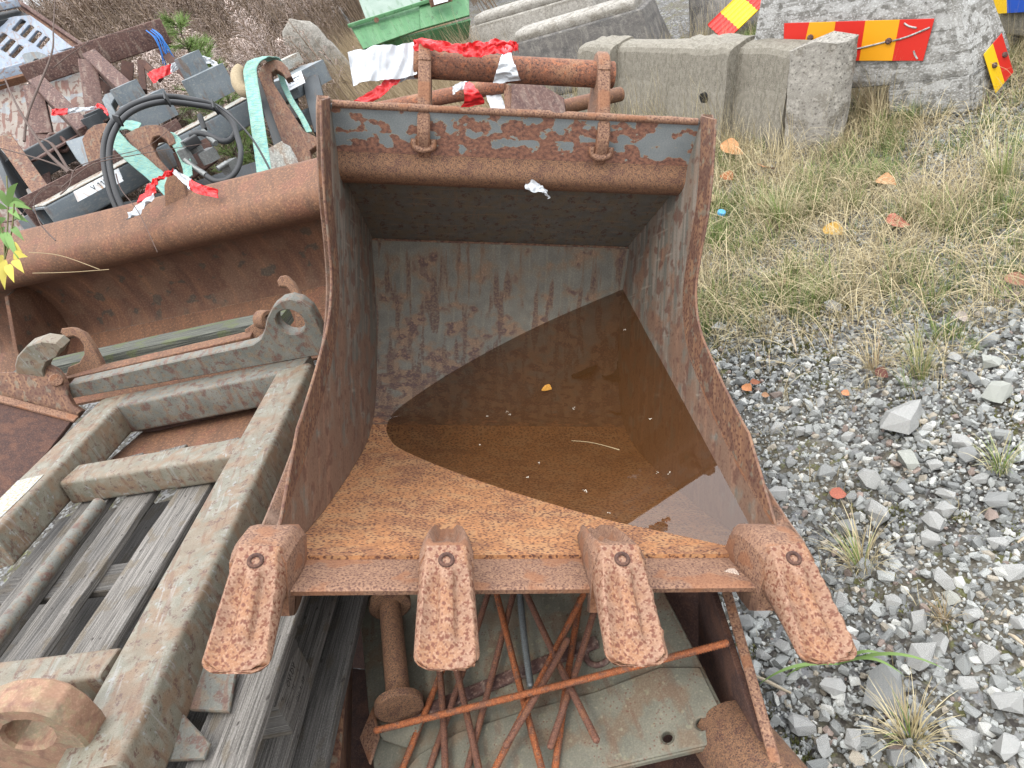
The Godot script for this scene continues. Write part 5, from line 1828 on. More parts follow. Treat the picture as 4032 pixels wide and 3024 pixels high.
func build_slotted() -> void:
	var root := thing("slotted_bucket", "light blue-grey bucket with slots in its plate, at the upper left corner", "bucket", Vector3(-2.2752, 1.7483, -5.9272) * Vector3(1, 0, 1))
	var away := Vector3(-0.2819, 0.1025, -0.954)
	var slots := []
	for q in [[280, 250, 352, 288, 222, 432, 150, 398], [390, 330, 458, 368, 330, 508, 262, 470], [495, 405, 565, 445, 440, 585, 372, 548], [600, 480, 668, 518, 545, 660, 478, 620], [35, 435, 104, 470, -30, 610, -98, 575], [142, 515, 214, 550, 75, 705, 0, 660], [250, 590, 325, 628, 185, 782, 112, 745]]:
		var ctr := Vector2((q[0] + q[4]) / 2.0, (q[1] + q[5]) / 2.0)
		var quad := []
		for i in 4:
			quad.append(Vector2(q[i * 2], q[i * 2 + 1]))
		var pts := []
		for i in 4:     # rounded corners
			var p: Vector2 = quad[i]
			var a: Vector2 = quad[(i + 3) % 4]
			var e: Vector2 = quad[(i + 1) % 4]
			pts.append_array([p.lerp(a, minf(0.45, 26.0 / p.distance_to(a))), p.lerp(ctr, 0.06), p.lerp(e, minf(0.45, 26.0 / p.distance_to(e)))])
		slots.append(pts)
	var at := func(x: float, y: float) -> Vector3:
		return Vector3(-2.1991, 2.3064, -6.295) + Vector3(0.000538, -0.000178, 0.000292) * x + Vector3(-0.000206, -0.000398, 0.000258) * y
	var hs := []
	for s in slots:
		var h := []
		for p in s:
			h.append(at.call(p.x, p.y))
		hs.append(h)
	var b := MB.new()
	slab(b, [at.call(-260, 330), at.call(0, 262), at.call(200, 215), at.call(392, 205), at.call(640, 385), at.call(950, 632), at.call(640, 720), at.call(330, 880), at.call(0, 985), at.call(-260, 1060)], away, 0.02, 0.003, hs)
	obj("face_plate", b, M.slotted_paint, root)
	b = MB.new()
	beam(b, Vector3(-2.3218, 2.2845, -6.2155), Vector3(-2.0929, 2.2505, -6.2531), Vector3.UP, 0.1, 0.05, 0.006)
	obj("top_flange", b, M.slotted_paint, root)
	b = MB.new()
	slab(b, [Vector3(-2.3674, 2.2666, -6.2874), Vector3(-2.1453, 2.2302, -6.3115), Vector3(-2.0649, 2.1597, -6.218), Vector3(-2.237, 2.1998, -6.1844), Vector3(-2.3618, 2.2169, -6.1836)], away, 0.05, 0.002)
	obj("flange_web", b, M.machine_dark, root)
	b = MB.new()
	beam(b, Vector3(-2.1705, 2.3143, -6.4137), Vector3(-1.7995, 1.8715, -6.0071), Vector3.UP, 0.03, 0.03, 0.004)
	obj("side_rim", b, M.old_steel, root)
	b = MB.new()
	slab(b, [Vector3(-2.1409, 2.257, -6.3527), Vector3(-2.071, 2.1515, -6.2365), Vector3(-1.8635, 1.8883, -5.9942), Vector3(-1.7995, 1.8715, -6.0071)], away, 0.012, 0.001)
	obj("side_plate", b, M.side_rust, root)
	b = MB.new()
	beam(b, Vector3(-2.4905, 1.9072, -5.9111), Vector3(-1.8167, 1.8355, -5.9122), Vector3.UP, 0.05, 0.1, 0.01)
	obj("lip", b, M.slotted_paint, root)
	b = MB.new()
	slab(b, [Vector3(-2.4915, 1.8851, -5.8729), Vector3(-2.1942, 1.8513, -5.8748), Vector3(-2.2222, 1.8075, -5.906), Vector3(-2.5512, 1.8399, -5.927)], away, 0.02, 0.001)
	obj("lip_underside", b, M.smooth_rust, root)
	b = MB.new()
	slab(b, [Vector3(-2.5539, 1.8647, -5.9789), Vector3(-2.2306, 1.8173, -5.9481), Vector3(-1.8203, 1.8175, -5.9721), Vector3(-1.8843, 1.4777, -5.4535), Vector3(-2.1006, 1.3644, -5.2011), Vector3(-2.4785, 1.5276, -5.1879)], away, 0.015, 0.001)
	obj("lower_plate", b, M.pale_sheet, root)
	b = MB.new()
	slab(b, [Vector3(-2.4785, 1.5276, -5.1879), Vector3(-2.1006, 1.3644, -5.2011), Vector3(-2.3607, 1.0597, -4.765), Vector3(-2.6038, 1.0835, -4.6612)], away, 0.015, 0.001)
	obj("bottom_plate", b, M.pale_sheet, root)
	b = MB.new()
	slab(b, [Vector3(-2.1512, 1.9586, -5.8967), Vector3(-2.1279, 1.9643, -5.9005), Vector3(-2.0842, 1.957, -5.8957), Vector3(-2.0384, 1.9404, -5.8849), Vector3(-2.0058, 1.9115, -5.8662), Vector3(-1.9908, 1.8747, -5.8423), Vector3(-1.9939, 1.8359, -5.8171), Vector3(-2.0474, 1.844, -5.8224), Vector3(-2.044, 1.8769, -5.8437), Vector3(-2.0582, 1.902, -5.86), Vector3(-2.0823, 1.9079, -5.8639), Vector3(-2.1037, 1.8929, -5.8541), Vector3(-2.1128, 1.862, -5.8341), Vector3(-2.1439, 1.8676, -5.8377), Vector3(-2.1486, 1.8978, -5.8573)], away, 0.06, 0.004)
	obj("hook", b, M.machine_grey, root)


func build_rust_frame() -> void:
	var root := thing("steel_truss", "red-brown rusty truss of square tubes with open post tops, before the slotted bucket", "steel truss", Vector3(-1.6958, 1.5144, -5.0601) * Vector3(1, 0, 1))
	var b := MB.new()
	beam(b, Vector3(-1.9841, 1.8331, -5.3265), Vector3(-1.6493, 1.8066, -5.3689), Vector3.UP, 0.16, 0.13, 0.008)
	beam(b, Vector3(-1.6553, 1.8072, -5.3693), Vector3(-1.1347, 1.7637, -5.4841), Vector3.UP, 0.158, 0.15, 0.008)
	obj("top_beam", b, M.old_steel, root)
	for q in [[Vector3(-1.9168, 1.7512, -5.0945), Vector3(-1.8832, 1.5238, -4.7085)], [Vector3(-1.5839, 1.763, -5.1737), Vector3(-1.5985, 1.5323, -4.8333)]]:
		b = MB.new()
		var a: Vector3 = q[0]
		var e: Vector3 = q[1]
		beam(b, e, a, Vector3(0.3, 0, 1), 0.1, 0.085, 0.006, 0.008)
		obj("post", b, M.old_steel, root)
	for q in [[Vector3(-1.8944, 1.7819, -5.1621), Vector3(-1.6055, 1.4815, -4.5619)], [Vector3(-1.5698, 1.796, -5.2667), Vector3(-1.3457, 1.5504, -4.7854)]]:
		b = MB.new()
		beam(b, q[1], q[0], Vector3.UP, 0.085, 0.07, 0.006)
		obj("brace", b, M.old_steel, root)
	for q in [[Vector3(-1.4227, 1.6778, -5.3449), Vector3(-1.475, 1.5719, -5.2166), 0.07], [Vector3(-1.3261, 1.6655, -5.2774), Vector3(-1.3528, 1.5239, -5.0662), 0.04], [Vector3(-1.3095, 1.6489, -5.2666), Vector3(-1.2308, 1.5518, -5.0843), 0.04], [Vector3(-1.6483, 1.6556, -5.3902), Vector3(-1.5636, 1.5646, -5.2118), 0.05], [Vector3(-1.203, 1.6718, -5.4007), Vector3(-1.0479, 1.4596, -5.0245), 0.05]]:
		b = MB.new()
		beam(b, q[1], q[0], Vector3(0.2, 0, 1), q[2], q[2], 0.005)
		obj("strut", b, M.dark_rust, root)
	for q in [[Vector3(-1.9045, 1.6558, -4.9134), Vector3(-1.9197, 1.3096, -4.3311)], [Vector3(-1.5945, 1.5629, -4.8531), Vector3(-1.6275, 1.3589, -4.6015)]]:
		b = MB.new()
		beam(b, q[1], q[0], Vector3(0.3, 0, 1), 0.09, 0.08, 0.006)
		obj("post", b, M.old_steel, root)
	# blue cord tied to the end of the beam
	b = MB.new()
	for i in 7:
		var p := Vector3(-1.1971, 1.7824, -5.4129) + Vector3(rng.randf_range(-0.03, 0.03), rng.randf_range(-0.02, 0.03), 0.05)
		tube(b, smooth_path([p, p + Vector3(0.03, -0.05, 0.04), p + Vector3(rng.randf_range(0, 0.05), -0.13, 0.05), p + Vector3(rng.randf_range(-0.02, 0.05), -0.2, 0.04)], 3), 0.004, 5)
	tag(obj("cord", b, M.blue_cord, self), "frayed blue cord hanging from the end of the rusty truss's beam", "cord")


func hook_plate(called: String, pts: Array, away: Vector3, thick: float, m: Material, root: Node) -> MeshInstance3D:
	var b := MB.new()
	slab(b, pts, away, thick, 0.004)
	return obj(called, b, m, root)


func chunk(called: String, c: Vector3, xa: Vector3, w: float, d: float, h: float, m: Material, root: Node) -> MeshInstance3D:
	# a weight with cut corners, standing up from c
	var b := MB.new()
	var x := xa.normalized()
	var z := x.cross(Vector3.UP).normalized()
	var y := z.cross(x)
	var o := PackedVector2Array([Vector2(-w / 2 + 0.03, -d / 2), Vector2(w / 2, -d / 2), Vector2(w / 2, d / 2), Vector2(-w / 2 + 0.03, d / 2), Vector2(-w / 2, d / 2 - 0.03), Vector2(-w / 2, -d / 2 + 0.03)])
	ex(b, o, Transform3D(x, z, x.cross(z), c), h if x.cross(z).y > 0 else -h, 0.004 if x.cross(z).y > 0 else 0.0)
	return obj(called, b, m, root)


func build_beam_machine() -> void:
	var root := thing("beam_attachment", "grey box-beam attachment with rusty hook plates, hoses and weights, left of the bucket", "attachment", Vector3(-1.2794, 1.1477, -4.1247) * Vector3(1, 0, 1))
	var away := Vector3(0.0387, 0.079, -0.9961)
	var A := Vector3(-1.7392, 1.2625, -3.7831)
	var E := Vector3(-0.4295, 1.2359, -5.0272)
	var ax := (E - A).normalized()
	var b := MB.new()
	beam(b, A, E, Vector3.UP, 0.15, 0.13, 0.012, 0.012)
	obj("box_beam", b, M.machine_grey, root)
	b = MB.new()
	beam(b, A + Vector3(0, 0.069, 0) + ax * 0.01, E + Vector3(0, 0.069, 0), Vector3.UP, 0.148, 0.006, 0.002)
	obj("worn_top", b, M.machine_worn, root)
	var back := ax.cross(Vector3.UP).normalized()
	if back.z > 0:
		back = -back
	b = MB.new()
	beam(b, A + back * 0.1 + Vector3(0, 0.04, 0) - ax * 0.02, A.lerp(E, 0.52) + back * 0.1 + Vector3(0, 0.04, 0), Vector3.UP, 0.014, 0.17, 0.003)
	obj("back_flange", b, M.old_steel, root)
	b = MB.new()
	slab(b, [A - ax * 0.012 + back * 0.1 + Vector3(0, 0.05, 0), A - ax * 0.012 + back * 0.3 + Vector3(0, 0.02, 0), A - ax * 0.012 + back * 0.34 + Vector3(0, -0.2, 0), A - ax * 0.012 + back * 0.12 + Vector3(0, -0.34, 0)], ax, 0.012, 0.002)
	obj("end_plate", b, M.machine_grey, root)
	# second, dark beam further back
	b = MB.new()
	beam(b, Vector3(-2.0054, 1.4449, -4.3176), Vector3(-1.5513, 1.4626, -4.8488), Vector3.UP, 0.06, 0.16, 0.006)
	obj("rear_beam", b, M.machine_dark, root)
	b = MB.new()
	beam(b, Vector3(-1.8573, 1.4738, -4.3363), Vector3(-1.5405, 1.4835, -4.8624), Vector3.UP, 0.07, 0.012, 0.003)
	obj("rear_beam_edge", b, M.old_steel, root)
	b = MB.new()
	beam(b, Vector3(-1.9453, 1.6131, -4.4267), Vector3(-1.7642, 1.3454, -3.9931), Vector3.UP, 0.08, 0.05, 0.004)
	obj("side_arm", b, M.side_rust, root)
	b = MB.new()
	beam(b, Vector3(-2.0252, 1.5614, -4.4576), Vector3(-1.8795, 1.2925, -3.9587), Vector3.UP, 0.03, 0.2, 0.004)
	obj("side_arm", b, M.machine_dark, root)
	# link of a chain
	b = MB.new()
	var link := []
	for i in 17:
		var t := TAU * i / 16.0
		link.append(Vector3(-1.7679, 1.4916, -4.5434) + ax * cos(t) * 0.035 + Vector3(0.02, -0.04, 0.03) * sin(t) * 1.2)
	tube(b, link, 0.011, 10, false)
	obj("link", b, M.old_steel, root)
	# plates and hooks between the beams
	hook_plate("web_plate", [Vector3(-1.7154, 1.4873, -4.5013), Vector3(-1.5809, 1.492, -4.4781), Vector3(-1.4505, 1.4952, -4.4802), Vector3(-1.3993, 1.4022, -4.3542), Vector3(-1.4283, 1.3136, -4.2323), Vector3(-1.6113, 1.3308, -4.2435), Vector3(-1.6708, 1.4101, -4.3593)], away, 0.02, M.machine_grey, root)
	hook_plate("rear_hook", [Vector3(-1.595, 1.4732, -4.4003), Vector3(-1.5526, 1.5031, -4.4197), Vector3(-1.5089, 1.5145, -4.4271), Vector3(-1.4539, 1.5059, -4.4215), Vector3(-1.411, 1.479, -4.404), Vector3(-1.4023, 1.4486, -4.3843), Vector3(-1.422, 1.4104, -4.3596), Vector3(-1.4695, 1.4231, -4.3678), Vector3(-1.4668, 1.4493, -4.3848), Vector3(-1.4808, 1.4589, -4.3911), Vector3(-1.5066, 1.4298, -4.3721), Vector3(-1.5039, 1.3465, -4.2799), Vector3(-1.6089, 1.3509, -4.2828)], away, 0.05, M.side_rust, root)
	hook_plate("grey_hook", [Vector3(-1.5332, 1.583, -4.8626), Vector3(-1.5049, 1.6096, -4.8799), Vector3(-1.4568, 1.6118, -4.8813), Vector3(-1.4124, 1.5957, -4.8708), Vector3(-1.3863, 1.5666, -4.8519), Vector3(-1.3914, 1.534, -4.8308), Vector3(-1.4281, 1.5424, -4.8362), Vector3(-1.4404, 1.5641, -4.8503), Vector3(-1.4623, 1.5671, -4.8523), Vector3(-1.4896, 1.5426, -4.8364), Vector3(-1.4677, 1.4553, -4.7141), Vector3(-1.5188, 1.4908, -4.7372)], away, 0.06, M.machine_grey, root)
	hook_plate("hook_plate", [Vector3(-1.2791, 1.4433, -4.0566), Vector3(-1.2178, 1.4548, -4.0641), Vector3(-1.1631, 1.4538, -4.0635), Vector3(-1.1135, 1.4379, -4.0532), Vector3(-1.0764, 1.4076, -4.0335), Vector3(-1.059, 1.3634, -4.0048), Vector3(-1.058, 1.3166, -3.9744), Vector3(-1.094, 1.315, -3.9733), Vector3(-1.0996, 1.3528, -3.9979), Vector3(-1.121, 1.3795, -4.0153), Vector3(-1.1491, 1.3834, -4.0178), Vector3(-1.1722, 1.3581, -4.0014), Vector3(-1.1635, 1.3058, -3.9412), Vector3(-1.1201, 1.2348, -3.8439), Vector3(-1.0877, 1.1738, -3.7518), Vector3(-1.112, 1.1079, -3.6828), Vector3(-1.1875, 1.1353, -3.7006), Vector3(-1.2299, 1.3106, -3.918)], away, 0.06, M.side_rust, root)
	hook_plate("hook_plate", [Vector3(-0.6149, 1.4098, -4.5547), Vector3(-0.5846, 1.4413, -4.5751), Vector3(-0.5428, 1.4568, -4.5852), Vector3(-0.4986, 1.455, -4.584), Vector3(-0.4648, 1.4332, -4.5699), Vector3(-0.447, 1.3913, -4.5427), Vector3(-0.4458, 1.3389, -4.5087), Vector3(-0.4805, 1.3373, -4.5076), Vector3(-0.4888, 1.3758, -4.5326), Vector3(-0.5138, 1.4038, -4.5508), Vector3(-0.5434, 1.3956, -4.5455), Vector3(-0.5568, 1.3532, -4.5179), Vector3(-0.5376, 1.2675, -4.4361), Vector3(-0.5186, 1.1828, -4.3549), Vector3(-0.4975, 1.098, -4.2748), Vector3(-0.4421, 1.0597, -4.2237), Vector3(-0.4622, 1.0207, -4.1985), Vector3(-0.5068, 1.0092, -4.191), Vector3(-0.5335, 0.9139, -4.1029), Vector3(-0.6379, 0.9008, -4.0681)], away, 0.05, M.side_rust, root)
	hook_plate("cheek_plate", [Vector3(-0.657, 1.3911, -4.6201), Vector3(-0.626, 1.3847, -4.6159), Vector3(-0.6081, 0.9304, -4.1398), Vector3(-0.6927, 0.9028, -4.0957), Vector3(-0.6902, 1.0231, -4.2512)], away, 0.03, M.machine_dark, root)
	# weights
	chunk("weight", Vector3(-1.2603, 1.3984, -4.5735) - Vector3(0, 0.02, 0), ax, 0.25, 0.12, 0.15, M.machine_grey, root)
	chunk("weight_top", Vector3(-1.3396, 1.516, -4.6892) - Vector3(0, 0.07, 0), ax, 0.14, 0.1, 0.17, M.machine_grey, root)
	chunk("weight", Vector3(-0.9426, 1.372, -4.8163) - Vector3(0, 0.02, 0), ax, 0.25, 0.12, 0.16, M.machine_grey, root)
	chunk("weight_top", Vector3(-0.9985, 1.5075, -4.9436) - Vector3(0, 0.06, 0), ax, 0.14, 0.1, 0.17, M.machine_grey, root)
	for q in [[Vector3(-1.5492, 1.5482, -4.6445), 0.1], [Vector3(-1.5623, 1.5361, -4.5842), 0.08]]:
		b = MB.new()
		chunk("pad", q[0] - Vector3(0, 0.05, 0), ax, q[1], 0.09, 0.06, M.machine_dark, root)
	# the far end: a box head on dark legs with a plate of lettering
	chunk("head", Vector3(-0.4536, 1.2503, -4.841) - Vector3(0, 0.05, 0), ax, 0.3, 0.22, 0.12, M.machine_grey, root)
	chunk("head_cap", Vector3(-0.4819, 1.3551, -4.9746) - Vector3(0, 0.02, 0), ax, 0.16, 0.1, 0.06, M.machine_worn, root)
	b = MB.new()
	beam(b, Vector3(-0.3784, 1.2521, -4.7778), Vector3(-0.4147, 1.0173, -4.3655), Vector3(0, 0, 1), 0.1, 0.06, 0.005)
	obj("leg", b, M.machine_dark, root)
	b = MB.new()
	beam(b, Vector3(-0.5057, 1.2437, -4.8367), Vector3(-0.544, 1.1082, -4.5545), Vector3(0, 0, 1), 0.05, 0.05, 0.005)
	obj("leg", b, M.machine_dark, root)
	b = MB.new()
	beam(b, Vector3(-0.6119, 1.0965, -4.6112), Vector3(-0.3846, 1.0771, -4.7286), Vector3.UP, 0.05, 0.09, 0.005)
	obj("lower_bar", b, M.machine_grey, root)
	var sign_at := Vector3(-0.5167, 1.3231, -4.6677)
	var sx := Vector3(-0.4027, 1.326, -4.7077) - sign_at
	var sy := Vector3(-0.5167, 1.2672, -4.579) - sign_at
	b = MB.new()
	slab(b, [sign_at, sign_at + sx, sign_at + sx + sy, sign_at + sy], away, 0.004, 0.0)
	var plate := obj("type_plate", b, M.label_white, root)
	lettering(plate, "Nr 000346", sign_at + sx * 0.5 + sy * 0.3, sx, sy, 0.016)
	lettering(plate, "kg   bar   mm", sign_at + sx * 0.5 + sy * 0.52, sx, sy, 0.012)
	lettering(plate, "||||||||||||||", sign_at + sx * 0.5 + sy * 0.76, sx, sy, 0.01)
	# long white label on the beam, rust run down it
	var f0 := Vector3(-1.507, 1.3435, -3.6796)
	var fx := Vector3(-1.3318, 1.3381, -3.8584) - f0
	var fy := Vector3(-1.5061, 1.3002, -3.6514) - f0
	b = MB.new()
	slab(b, [f0, f0 + fx, f0 + fx + fy, f0 + fy], away, 0.003, 0.0)
	var lb := obj("label", b, M.label_run, root)
	lettering(lb, "V  1180", f0 + fx * 0.55 + fy * 0.5, fx, fy, 0.03)
	b = MB.new()
	var g0 := Vector3(-1.3681, 1.3348, -3.7788)
	slab(b, [g0, g0 + fx * 0.2, g0 + fx * 0.26 + fy * 1.1, g0 + fx * 0.06 + fy * 1.1], away, 0.003, 0.0)
	obj("label", b, M.label_white, root)
	# hydraulics under the beam
	for q in [[Vector3(-0.9941, 1.2555, -3.9347), 0.06, 0.09, 0.07], [Vector3(-0.9383, 1.1931, -3.8942), 0.08, 0.07, 0.06], [Vector3(-1.0321, 1.212, -3.8803), 0.05, 0.06, 0.09], [Vector3(-0.8614, 1.123, -3.8488), 0.09, 0.06, 0.05]]:
		chunk("valve", q[0], ax, q[1], q[2], q[3], M.fitting, root)
	b = MB.new()
	beam(b, Vector3(-0.9947, 1.3064, -3.8641), Vector3(-0.9325, 1.3116, -3.8937), Vector3.UP, 0.045, 0.05, 0.006)
	obj("plug", b, M.black_plastic, root)
	b = MB.new()
	beam(b, Vector3(-0.9228, 1.3802, -4.1456), Vector3(-0.9235, 1.3159, -4.0777), Vector3(0, 0, 1), 0.025, 0.025, 0.008)
	obj("plug", b, M.black_plastic, root)
	for q in [[Vector3(-0.9129, 1.3251, -3.9799), Vector3(-0.8871, 1.285, -3.9277), Vector3(-0.8677, 1.2623, -3.8867)], [Vector3(-1.0344, 1.2526, -3.8685), Vector3(-1.0049, 1.2095, -3.8274), Vector3(-0.9613, 1.1668, -3.7735)], [Vector3(-0.8981, 1.1705, -3.7759), Vector3(-0.8504, 1.1742, -3.8045)]]:
		b = MB.new()
		tube(b, q, 0.014, 12)
		obj("pipe_fitting", b, M.fitting, root)
	hook_plate("dark_web", [Vector3(-1.6481, 1.2295, -3.9179), Vector3(-1.3415, 1.1966, -3.9621), Vector3(-0.7613, 1.0886, -4.2163), Vector3(-0.7378, 0.9064, -3.9681), Vector3(-1.3646, 1.0922, -3.7644)], away, 0.02, M.machine_dark, root)
	hook_plate("rust_web", [Vector3(-1.1355, 1.2739, -4.1028), Vector3(-0.9429, 1.2682, -4.1505), Vector3(-0.9348, 1.1682, -4.0343), Vector3(-1.1271, 1.1308, -3.9575)], away, 0.015, M.dark_rust, root)
	hook_plate("grey_web", [Vector3(-0.7613, 1.0886, -4.2163), Vector3(-0.6026, 1.0848, -4.2913), Vector3(-0.5835, 0.9551, -4.1296), Vector3(-0.7306, 0.9294, -4.0605)], away, 0.015, M.machine_worn, root)
	# hoses
	var hose_path := smooth_path([Vector3(-1.3331, 1.1853, -3.5256), Vector3(-1.3338, 1.282, -3.5884), Vector3(-1.3173, 1.3791, -3.6645), Vector3(-1.2937, 1.4452, -3.7205), Vector3(-1.2485, 1.504, -3.7718), Vector3(-1.1985, 1.5396, -3.833), Vector3(-1.1451, 1.555, -3.8954), Vector3(-1.0824, 1.55, -3.9697), Vector3(-1.0167, 1.5345, -4.0121), Vector3(-0.9523, 1.4972, -4.0654), Vector3(-0.88, 1.4522, -4.0624), Vector3(-0.8284, 1.4061, -4.085), Vector3(-0.789, 1.3556, -4.0772), Vector3(-0.7635, 1.31, -4.0226), Vector3(-0.7673, 1.2673, -3.9686), Vector3(-0.8024, 1.247, -3.9293), Vector3(-0.839, 1.2571, -3.9096), Vector3(-0.8816, 1.2956, -3.9345), Vector3(-0.9335, 1.3241, -3.9793), Vector3(-0.9822, 1.3262, -4.0069)], 6)
	b = MB.new()
	tube(b, hose_path, 0.0145, 12)
	tag(obj("hydraulic_hose", b, M.hose, self), "outer black hydraulic hose looping over the grey box beam", "hose", "black hydraulic hoses on the grey attachment")
	hose_path = smooth_path([Vector3(-1.2995, 1.1843, -3.4987), Vector3(-1.3018, 1.2771, -3.5589), Vector3(-1.2873, 1.3742, -3.6351), Vector3(-1.2628, 1.4375, -3.6893), Vector3(-1.2211, 1.4894, -3.736), Vector3(-1.1722, 1.5229, -3.796), Vector3(-1.1227, 1.5353, -3.8564), Vector3(-1.0632, 1.5289, -3.9298), Vector3(-0.9893, 1.506, -3.9674), Vector3(-0.8906, 1.4434, -4.0173), Vector3(-0.8089, 1.3842, -4.0314), Vector3(-0.7625, 1.3147, -3.9732), Vector3(-0.7583, 1.2434, -3.8744), Vector3(-0.7635, 1.1937, -3.7909), Vector3(-0.7995, 1.1469, -3.7343), Vector3(-0.8564, 1.1247, -3.6937), Vector3(-0.9179, 1.1369, -3.7016), Vector3(-0.952, 1.1685, -3.7353)], 6)
	b = MB.new()
	tube(b, hose_path, 0.0135, 12)
	tag(obj("hydraulic_hose", b, M.hose, self), "inner black hydraulic hose, curling down to the valve fittings", "hose", "black hydraulic hoses on the grey attachment")
	for q in [[Vector3(-1.1924, 1.5385, -3.7811), Vector3(-1.1587, 1.5232, -3.7449), "thin black cable tie at the left bend of the hoses"], [Vector3(-0.977, 1.5342, -3.9726), Vector3(-0.9746, 1.5048, -3.9142), "thin black cable tie on top of the hose loop"], [Vector3(-0.8087, 1.4137, -4.0506), Vector3(-0.8093, 1.3824, -3.9909), "thin black cable tie at the right bend of the hoses"]]:
		b = MB.new()
		beam(b, q[0], q[1], Vector3.UP, 0.008, 0.05, 0.003)
		tag(obj("cable_tie", b, M.black_plastic, self), q[2], "cable tie")
	b = MB.new()
	tube(b, smooth_path([Vector3(-0.7948, 1.3981, -4.0273), Vector3(-0.7343, 1.3304, -3.919), Vector3(-0.6808, 1.2305, -3.7886), Vector3(-0.6549, 1.1434, -3.6665), Vector3(-0.6392, 1.0726, -3.5562)], 5), 0.005, 8)
	tag(obj("cable", b, M.black_plastic, self), "thin black cable crossing the right turquoise sling", "cable")
	# slings
	b = MB.new()
	var path := smooth_path([Vector3(-1.2202, 1.4371, -4.1301), Vector3(-1.2684, 1.4675, -4.1498), Vector3(-1.308, 1.4785, -4.1057), Vector3(-1.3153, 1.4598, -4.028), Vector3(-1.29, 1.4124, -3.9591), Vector3(-1.2474, 1.3488, -3.8916), Vector3(-1.2034, 1.2895, -3.8268), Vector3(-1.162, 1.2316, -3.7631), Vector3(-1.1222, 1.1813, -3.6792)], 5)
	var half := []
	var w := Vector3(-1.3244, 1.4233, -3.9137) - Vector3(-1.3022, 1.4432, -3.9922)
	for i in path.size():
		half.append(w * (0.5 if i < 8 else 0.72))
	band(b, path, half, 0.006, 7, 0.006, 21)
	var s1 := thing("lifting_sling", "turquoise webbing sling hanging on the front rusty hook plate", "lifting sling", Vector3(-1.2723, 1.2409, -3.7953))
	obj("front_leg", b, M.sling, s1)
	b = MB.new()
	path = smooth_path([Vector3(-1.1515, 1.3728, -4.1146), Vector3(-1.0952, 1.3622, -4.0565), Vector3(-1.0567, 1.3288, -3.9823), Vector3(-1.0395, 1.2803, -3.9115), Vector3(-1.0345, 1.2286, -3.8398), Vector3(-1.0415, 1.1877, -3.7608)], 5)
	half = []
	w = Vector3(-1.0512, 1.3395, -3.9892) - Vector3(-1.0839, 1.3345, -3.986)
	for i in path.size():
		half.append(w * 0.8)
	band(b, path, half, 0.006, 7, 0.006, 22)
	obj("rear_leg", b, M.sling, s1)
	b = MB.new()
	path = smooth_path([Vector3(-0.4975, 1.3506, -4.6462), Vector3(-0.5092, 1.4335, -4.6475), Vector3(-0.5394, 1.4703, -4.5677), Vector3(-0.5808, 1.48, -4.4965), Vector3(-0.6213, 1.4608, -4.4579), Vector3(-0.6413, 1.4118, -4.3998), Vector3(-0.6542, 1.3414, -4.2766), Vector3(-0.6663, 1.2715, -4.1406), Vector3(-0.6803, 1.1896, -3.9694), Vector3(-0.6907, 1.1147, -3.791), Vector3(-0.6994, 1.0498, -3.6188)], 5)
	half = []
	w = Vector3(-0.625, 1.3572, -4.2606) - Vector3(-0.6651, 1.3673, -4.2672)
	for i in path.size():
		half.append(w * 0.86)
	band(b, path, half, 0.006, 7, 0.008, 23)
	var s2 := thing("lifting_sling", "long turquoise webbing sling hanging from the right rusty hook plate", "lifting sling", Vector3(-0.6992, 1.0532, -3.6735))
	obj("front_leg", b, M.sling, s2)
	b = MB.new()
	path = smooth_path([Vector3(-0.5065, 1.3781, -4.664), Vector3(-0.5186, 1.3097, -4.6196), Vector3(-0.5111, 1.2301, -4.5155), Vector3(-0.4867, 1.1505, -4.3864), Vector3(-0.4747, 1.0734, -4.2839)], 5)
	half = []
	for i in path.size():
		half.append(w * 0.4)
	band(b, path, half, 0.006, 5, 0.006, 24)
	obj("rear_leg", b, M.sling, s2)
	b = MB.new()
	tube(b, smooth_path([Vector3(-0.6962, 1.4597, -4.6133), Vector3(-0.7217, 1.4485, -4.5798), Vector3(-0.7294, 1.4113, -4.5032), Vector3(-0.7138, 1.3718, -4.4526), Vector3(-0.6811, 1.36, -4.4449)], 4), 0.035, 14)
	tag(obj("cloth_roll", b, M.beige_cloth, self), "beige rolled cloth beside the long turquoise sling", "cloth")
	# tapes on the machine
	var up := Vector3(-1.28, 1.643, -4.9659) - Vector3(-1.293, 1.6178, -4.9496)
	var t := thing("barrier_tape", "red and white tape fluttering from the rear weight, before the young pine", "barrier tape", Vector3(-1.1015, 1.4945, -4.9351))
	strip("red_end", [Vector3(-1.2248, 1.5841, -4.8633), Vector3(-1.1785, 1.5879, -4.8777), Vector3(-1.1373, 1.587, -4.9033), Vector3(-1.0967, 1.5839, -4.9276)], up * 0.95 + (Vector3(-1.28, 1.643, -4.9659) - Vector3(-1.265, 1.6376, -4.9624)) * 1.2, M.tape_red, t, 0.02, 31, up * 0.8)
	strip("white_run", [Vector3(-1.1089, 1.5834, -4.9272), Vector3(-1.0621, 1.5857, -4.955), Vector3(-1.0094, 1.5811, -4.9782), Vector3(-0.9427, 1.5652, -5.006), Vector3(-0.8942, 1.5355, -5.0261)], up * 0.85, M.tape_white, t, 0.02, 32, up * 0.6)
	strip("white_loop", [Vector3(-0.895, 1.5281, -5.0213), Vector3(-0.8665, 1.5055, -4.9804), Vector3(-0.8629, 1.482, -4.9389), Vector3(-0.8798, 1.4695, -4.9189)], up * 0.5, M.tape_white, t, 0.02, 33)
	t = thing("barrier_tape", "red and white tape lying over the dark pad of the grey attachment", "barrier tape", Vector3(-1.5816, 1.5704, -4.529))
